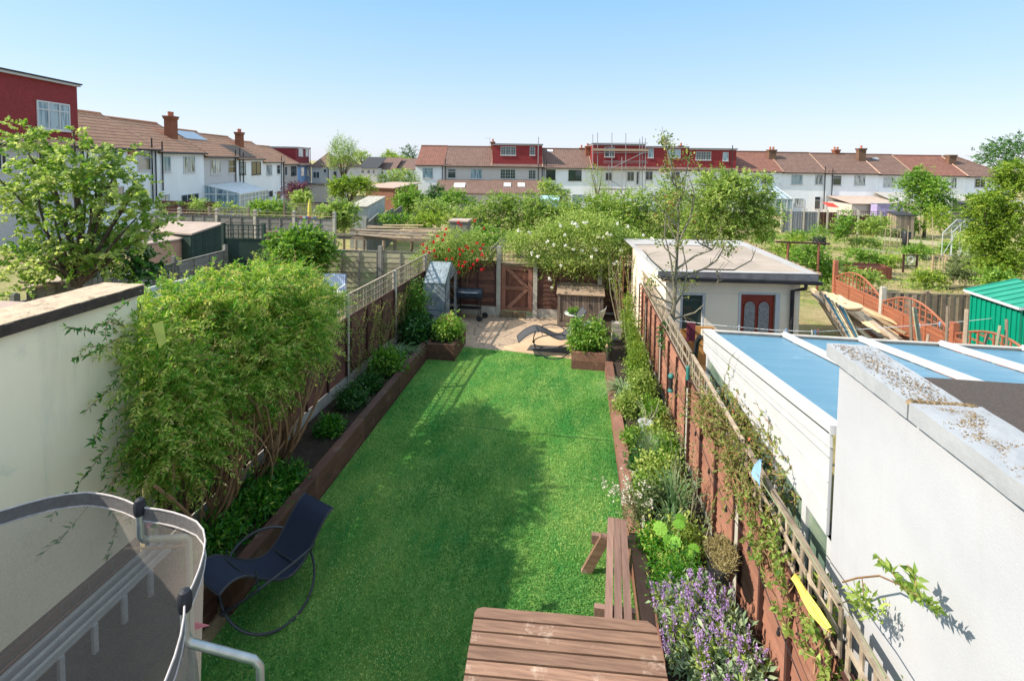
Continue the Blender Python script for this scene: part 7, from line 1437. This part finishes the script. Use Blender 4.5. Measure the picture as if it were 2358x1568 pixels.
t=thing('iris_clump','tall blue green strap leaved iris clump in the right bed','iris',(1.2,5.75,.2)); leaf_object('foliage',[blades((1.2,5.75,.2),70,.72,.32,.024,.35,tb=.35,rad=.14,seg=5),blades((1.12,5.5,.2),40,.55,.42,.02,.7,tb=.5,rad=.1,seg=5)],L['iris'],t)
t=thing('dead_seed_heads','dry seed headed stems against the right fence','plant',(1.42,5.9,.2)); s=MB(); pp=[]
for _ in range(24):
    x,y=1.34+random.gauss(0,.08),5.85+random.gauss(0,.35); h=random.uniform(.35,.75); s.tube([(x,y,.2),(x+random.gauss(0,.05),y+random.gauss(0,.05),.2+h)],.0035,4); pp.append((x,y,.2+h))
s.build('stem',K['palewood'],t); leaf_object('flowers',[flowers(np.repeat(pp,6,0)+rng.normal(size=(len(pp)*6,3))*.04,.028,4)],L['grey'],t)
t=thing('white_flower_spray','loose spray of small cream flowers at the bench end','flowers',(.78,5.6,.2)); s=MB(); pp=[]
for _ in range(26):
    a=np.array([.82,5.55,.2]); b=np.array([.62+random.gauss(0,.12),5.55+random.gauss(0,.14),.62+random.uniform(-.1,.08)]); s.tube([a,(a+b)/2+[0,0,.1],b],.003,4); pp.append(b)
s.build('stem',K['stemgreen'],t); fl(t,np.repeat(pp,5,0)+rng.normal(size=(130,3))*.028,.02,'cream',6); leaf_object('foliage',[crown_chunks([((.72,5.5,.42),(.14,.2,.14))],60,7,.04,.015,.04)[0]],L['grey'],t)
t=thing('hollyhock','broad lime leaves of a hollyhock behind the bench','plant',(1.05,4.85,.2)); P=[];s=MB()
for _ in range(30):
    a=random.uniform(0,6.28); r=random.uniform(.05,.26); c=np.array([1.05+r*math.cos(a),4.9+r*1.3*math.sin(a),.38+random.uniform(-.1,.28)]); P.append(c); s.tube([(1.05,4.9,.2),c],.005,4)
s.build('stem',K['stemgreen'],t); P=np.array(P); ck=[]
for c in P:
    k=9; nn=nrm(np.array([random.gauss(0,.3),random.gauss(0,.3),1])); e=nrm(np.cross(nn,[1,0,.1])); e2=np.cross(nn,e); T=np.array([e*math.cos(a)+e2*math.sin(a) for a in np.linspace(.3,6.0,k)]); R_=random.uniform(.05,.085); ck.append((leaf_arrays(np.repeat([c],k,0),T,np.repeat([nn],k,0),R_,R_*.95,.05,.62),np.full(k,.5+random.gauss(0,.2))))
leaf_object('foliage',ck,L['lime'],t)
bedplant('feathery dark green euphorbia beside the bench',1.02,4.55,.22,.5,'jas',330,.05,.011,per=12,tintbase=.3)
for i,(x,y,r,h,lm_,sz,lb) in enumerate(((1.22,9.3,.16,.4,'bright',.05,'mid green plant between the privet and the strap grass'),(.9,8.1,.16,.3,'rose',.05,'low green plant against the edging below the strap grass'),(.9,7.2,.14,.26,'bright',.045,'little green plant against the edging beside the grey pot'),(1.25,7.2,.14,.24,'rose',.05,'leafy plant behind the grey pot'),(.9,6.55,.12,.2,'dark',.04,'dark low plant at the edging beside the lavender'),(.92,6.0,.13,.24,'bright',.05,'fresh green plant at the edging beside the iris'),(1.22,6.45,.14,.3,'bright',.05,'short leafy plant against the fence behind the lavender'),(.9,5.2,.12,.22,'jas',.05,'dark green plant at the edging by the bench end'),(1.2,5.25,.16,.3,'rose',.05,'leafy plant between the iris and the hollyhock'),(.95,5.85,.1,.3,'grey',.04,'greyish wispy plant beside the iris'),(1.3,7.8,.16,.3,'bright',.05,'small plant left of the bracken'),(1.25,8.9,.14,.4,'rose',.045,'leafy stems behind the strap grass'))):
    bedplant(lb,x,y,r,h,lm_,200,sz,sz*.5,per=9,tintbase=.5)
# purple salvia
SP=[(1.08,4.3),(1.12,4.05),(1.22,3.85),(1.3,4.05),(1.05,3.75),(1.25,3.55),(1.34,3.8),(.98,4.15),(1.22,4.3),(1.12,4.2)]
t=thing('purple_salvia','large clump of purple flower spikes beside the table','salvia',(1.22,4.0,.2)); ck=[];fk=[];s=MB()
for i in range(120):
    x0,y0=SP[i%len(SP)]; a=np.array([x0+random.gauss(0,.07),y0+random.gauss(0,.1),.2]); h=random.uniform(.28,.62); b=a+[random.gauss(0,.07)-.02,random.gauss(0,.07),h]; m_=(a+b)/2+rnd(1)[0]*.02
    s.tube([a,m_,b],.003,4); ck.append(twig_leaves([a,m_,b-[0,0,h*.25]],60,.075,.026,.6))
    u_=rng.uniform(.62,1.02,26)[:,None]; pts=a*(1-u_)+b*u_+rng.normal(size=(26,3))*.009; fk.append(flowers(pts[:22],.015,5))
s.build('stem',K['stemgreen'],t); leaf_object('foliage',ck,L['rose'],t); ck2=crown_chunks([((x,y,.42),(.14,.16,.16)) for x,y in SP],700,9,.075,.028,.06,tintbase=.55)[0]; leaf_object('lower_foliage',[ck2],L['lav'],t); leaf_object('flowers',fk,P_['purple'],t)
for i,(x,y,lb) in enumerate(((.86,4.35,'small purple flower spikes leaning over the edging by the bench'),(.88,4.0,'small purple flower spikes poking between bench and table'),(1.0,3.35,'low purple flower spikes beside the terracotta pot'))):
    t=thing('purple_salvia',lb,'salvia',(x,y,.2)); fk=[];s=MB();ck=[]
    for k in range(9):
        a=np.array([x+random.gauss(0,.03),y+random.gauss(0,.06),.2]); b=a+[random.gauss(-.02,.05),random.gauss(0,.05),random.uniform(.25,.5)]; s.tube([a,b],.003,4); u_=rng.uniform(.4,1.02,26)[:,None]; fk.append(flowers(a*(1-u_)+b*u_+rng.normal(size=(26,3))*.007,.015,5)); ck.append(twig_leaves([a,(a+b)/2],14,.05,.018,.5))
    s.build('stem',K['stemgreen'],t); leaf_object('flowers',fk,P_['purple'],t); leaf_object('foliage',ck,L['lav'],t)
t=thing('plant_pot','glossy terracotta pot standing in the bed beside the table','plant pot',(1.2,3.3,.2)); s=MB(); s.lathe((1.2,3.32,.2),[(0,0),(.11,0),(.15,.22),(.17,.24),(.17,.27),(.14,.27),(.13,.22),(0,.22)],24); s.build('pot',K['pot'],t)
t=thing('terracotta_tile','flat orange paving tile in the bed by the fence post','tile',(1.35,3.6,.2)); s=MB(); s.box(1.05,1.52,3.1,3.75,.205,.24); s.build('slab',mat('orange_tile',(.42,.22,.13),None,6,.8,(1,1,1),.3,.004,0),t)
# ------------------------------------------------------------------ things on the right fence
t=thing('bird_feeder','green capped tube bird feeder hanging on the right fence','bird feeder',at(1545,880,X=1.5)); c=np.array(t.location)
s=MB(); s.lathe(c+[0,0,-.12],[(0,0),(.03,0),(.03,.2),(0,.2)],12); s.build('tube',K['blackplastic'],t)
for z in (-.15,.08): s=MB(); s.lathe(c+[0,0,z],[(.0,0),(.045,0),(.048,.02),(.03,.05),(0,.055)],14); s.build('cap',K['feeder'],t)
s=MB(); s.tube([c+[0,0,.13],c+[.05,0,.2],c+[.1,0,.2]],.003,4); s.build('hook',K['pipe'],t)
t=thing('bird_feeder','pale blue tube hanging in the fence trellis above the green capped feeder','bird feeder',at(1584,858,X=1.55)); c=np.array(t.location); s=MB(); s.lathe(c+[0,0,-.1],[(0,0),(.025,0),(.025,.18),(0,.2)],10); s.build('tube',K['feeder'],t)
t=thing('string_lights','black festoon string lights draped along the right fence','string lights',(1.52,7,1.2)); pts=[];s=MB()
for y in np.linspace(2.0,12.5,90): pts.append((1.50,y,1.18-.13*abs(math.sin((y-2)*1.45))))
s.tube(pts,.004,4); s.build('cable',K['pipe'],t)
for i,y in enumerate(np.arange(2.3,12.5,.62)):
    z=1.18-.13*abs(math.sin((y-2)*1.45)); s=MB(); s.lathe((1.49,y,z-.06),[(0,0),(.011,.006),(.015,.022),(.009,.04),(.009,.06),(0,.06)],8); s.build('bulb',K['blackplastic'],t)
# clay wall basket with coir
c=at(1662,1275,X=1.36); t=thing('wall_basket','sagging hanging basket with black liner and dry straw on the right fence post','hanging basket',c)
s=MB(); prof=[]; vs=[]; n_=13; ax=nrm(np.array([.15,1.,.0])); W_=.24
for i in range(n_):
    q_=i/(n_-1); y=-W_+2*W_*q_; r=.145*math.sqrt(max(.02,1-(2*q_-1)**2))
    for j in range(9): a=math.pi*(j/8)+math.pi; vs.append(c+ax*y+np.array([math.cos(a)*r*1.0,0,math.sin(a)*r*1.25])+rnd(1)[0]*.006)
s.add(vs,[(i*9+j,i*9+j+1,(i+1)*9+j+1,(i+1)*9+j) for i in range(n_-1) for j in range(8)],.5,False); s.build('liner',K['blackplastic'],t)
cs=blades(c,150,.10,.12,.006,.4,seg=2,rad=.0)
P=rng.uniform(-1,1,(1500,2)); P=P[(P**2).sum(1)<1]; base=c+ax*(P[:,0:1]*W_*.9)+np.stack([P[:,1]*.125,np.zeros(len(P)),rng.uniform(-.03,.025,len(P))],1); leaf_object('straw',[(leaf_arrays(base,unit(rnd(len(P))+[0,0,.4]),rnd(len(P)),.06,.006),rng.uniform(.3,.9,len(P)))],L['dry'],t)
s=MB(); s.tube([c+ax*(W_*math.cos(a))+np.array([.12*math.sin(a),0,.01]) for a in np.linspace(0,6.28,24,endpoint=False)],.005,5,closed=True); s.build('rim',K['pipe'],t)
# cloths
def cloth(name,label,cat,pts,w,m,axis=(0,0,1),amp=.015):
    t=thing(name,label,cat,pts[0]); s=MB(); vs=[]; n=len(pts); k=5
    for i,p in enumerate(pts):
        for j in range(k): q_=(j/(k-1)-.5); vs.append(np.array(p,float)+np.array(axis)*w[i]*q_+np.array([-1,0,0])*amp*math.sin(j*1.7+i))
    s.add(vs,[(i*k+j,i*k+j+1,(i+1)*k+j+1,(i+1)*k+j) for i in range(n-1) for j in range(k-1)],.5,True); s.build('fabric',K[m],t); return t
cloth('yellow_cloth','twisted yellow cloth caught along the near trellis top','cloth',[at(1825,1325,X=1.48),at(1845,1350,X=1.48),at(1865,1385,X=1.48),at(1888,1420,X=1.48),at(1910,1450,X=1.48)],[.07,.12,.12,.09,.03],'yellow',(0,.5,.8))
cloth('blue_cloth','small pale blue cloth hanging on the climber above the right fence','cloth',[at(1752,1060,X=1.5),at(1747,1085,X=1.5),at(1742,1110,X=1.5)],[.03,.13,.2],'lightblue',(0,1,.1))
t=thing('cane','long pale bamboo cane leaning along the near trellis','cane',at(1757,1110,X=1.5)); s=MB(); s.tube([at(1735,1080,X=1.5),at(1800,1180,X=1.49),at(1960,1420,X=1.47),at(2040,1560,X=1.46)],.0045,5); s.build('cane',K['palewood'],t)
t=thing('cane','thin bamboo cane leaning on the fence below the bird feeder','cane',(1.4,7,.2)); s=MB(); s.tube([at(1510,1010,X=1.42),at(1545,930,X=1.46),at(1562,845,X=1.52)],.006,5); s.build('cane',K['timber'],t)
# honeysuckle on right trellis
def climber(label,ys,n,zr,tb,dens=34,size=.034,w=.02,lm='rust',out=.12,z0=.6):
    t=thing('honeysuckle',label,'climber',(1.55,np.mean(ys),.2)); s=MB(); ck=[]
    for _ in range(n):
        y=random.uniform(*ys); p=np.array([1.5,y,random.uniform(z0,1.45)]); d=np.array([random.gauss(0,.15),random.gauss(0,.5),1.]); pts=[p]
        L_=random.uniform(.35,zr); 
        for k in range(9): d=nrm(d+rnd(1)[0]*.42+np.array([.0+(1.56-pts[-1][0])*1.2,0,.12-(.25 if pts[-1][2]>2.0 else 0)])); pts.append(pts[-1]+d*L_/9)
        s.tube(pts,list(np.linspace(.005,.0025,len(pts))),4); ck.append(twig_leaves(pts[2:],dens,size,w,tb))
    s.build('stem',K['stemtan'],t); leaf_object('foliage',ck,L[lm],t); return t
climber('tangled rusty green honeysuckle over the middle of the right trellis',(4.3,5.7),60,.6,.5,z0=1.4)
climber('leafy honeysuckle along the near end of the right trellis',(2.6,3.9),34,.6,.45,size=.046,w=.026,lm='rose',z0=1.2)
climber('sparse climber shoots on the trellis above the hanging basket',(3.8,4.4),26,.6,.5,z0=1.2)
climber('dense leafy climber in the lowest corner of the right trellis',(1.9,2.5),70,.5,.3,size=.05,w=.028,lm='jas',z0=1.1)
bl=px_blob(1705,990,95,60,X=1.72); bl2=px_blob(1640,960,50,40,X=1.62); bl3=px_blob(1790,1060,70,55,X=1.78); bl4=px_blob(1690,1080,60,60,X=1.55)
t=thing('honeysuckle','wild mass of rusty tinged climber leaning over the conservatory side','climber',(1.6,5.2,.2)); ck=[];s=MB()
for b_,n in ((bl,80),(bl2,44),(bl3,56),(bl4,40)):
    for _ in range(n):
        p=b_[0]+unit(rnd(1))[0]*np.array([.12,.45,.25])*random.random(); shoot(p,rnd(1)[0]+[0,0,.6],random.uniform(.25,.55),per=26,size=.034,w=.021,tb=.5,droop=.3,mb=s,cks=ck,r=.003)
for px0,py0,px1,py1 in ((1640,965,1770,945),(1770,1010,1740,920),(1780,1020,1830,1010),(1800,1050,1900,1080),(1650,920,1690,850),(1800,1150,1880,1180)):
    a,b=at(px0,py0,X=1.7),at(px1,py1,X=1.85); shoot(a,b-a,float(np.linalg.norm(b-a)),per=40,size=.036,w=.022,tb=.5,droop=.05,mb=s,cks=ck,r=.003)
s.build('stem',K['stemtan'],t); leaf_object('foliage',ck,L['rust'],t)
# sprig against the white wall
t=thing('wall_sprig','leafy sprig reaching out across the white wall','climber',at(1945,1335,X=1.6)); s=MB(); ck=[]
pl=[at(1940,1340,X=1.58),at(1975,1330,X=1.60),at(2025,1325,X=1.62),at(2070,1345,X=1.60),at(2110,1370,X=1.58),at(2160,1400,X=1.58)]
s.tube(pl,[.005,.005,.005,.004,.003,.002],5); ck.append(twig_leaves(pl[3:],85,.04,.02,.45)); br=[pl[3],at(2050,1310,X=1.60),at(2020,1280,X=1.6)]; s.tube(br,.003,4); ck.append(twig_leaves(br,36,.05,.02,.35)); br=[pl[4],at(2108,1330,X=1.6),at(2090,1300,X=1.6)]; s.tube(br,.003,4); ck.append(twig_leaves(br,22,.05,.024,.3))
for px,py in ((1985,1385),(2000,1400)): ck.append(crown_chunks([(at(px,py,X=1.6),(.04,.06,.05))],14,5,.045,.018,.02)[0])
s.tube([at(1985,1330,X=1.6),at(1990,1380,X=1.6),at(2000,1400,X=1.6)],.003,4); leaf_object('foliage',ck,L['rose'],t); s.build('stem',K['stemtan'],t)
# near right corner leafy shoots
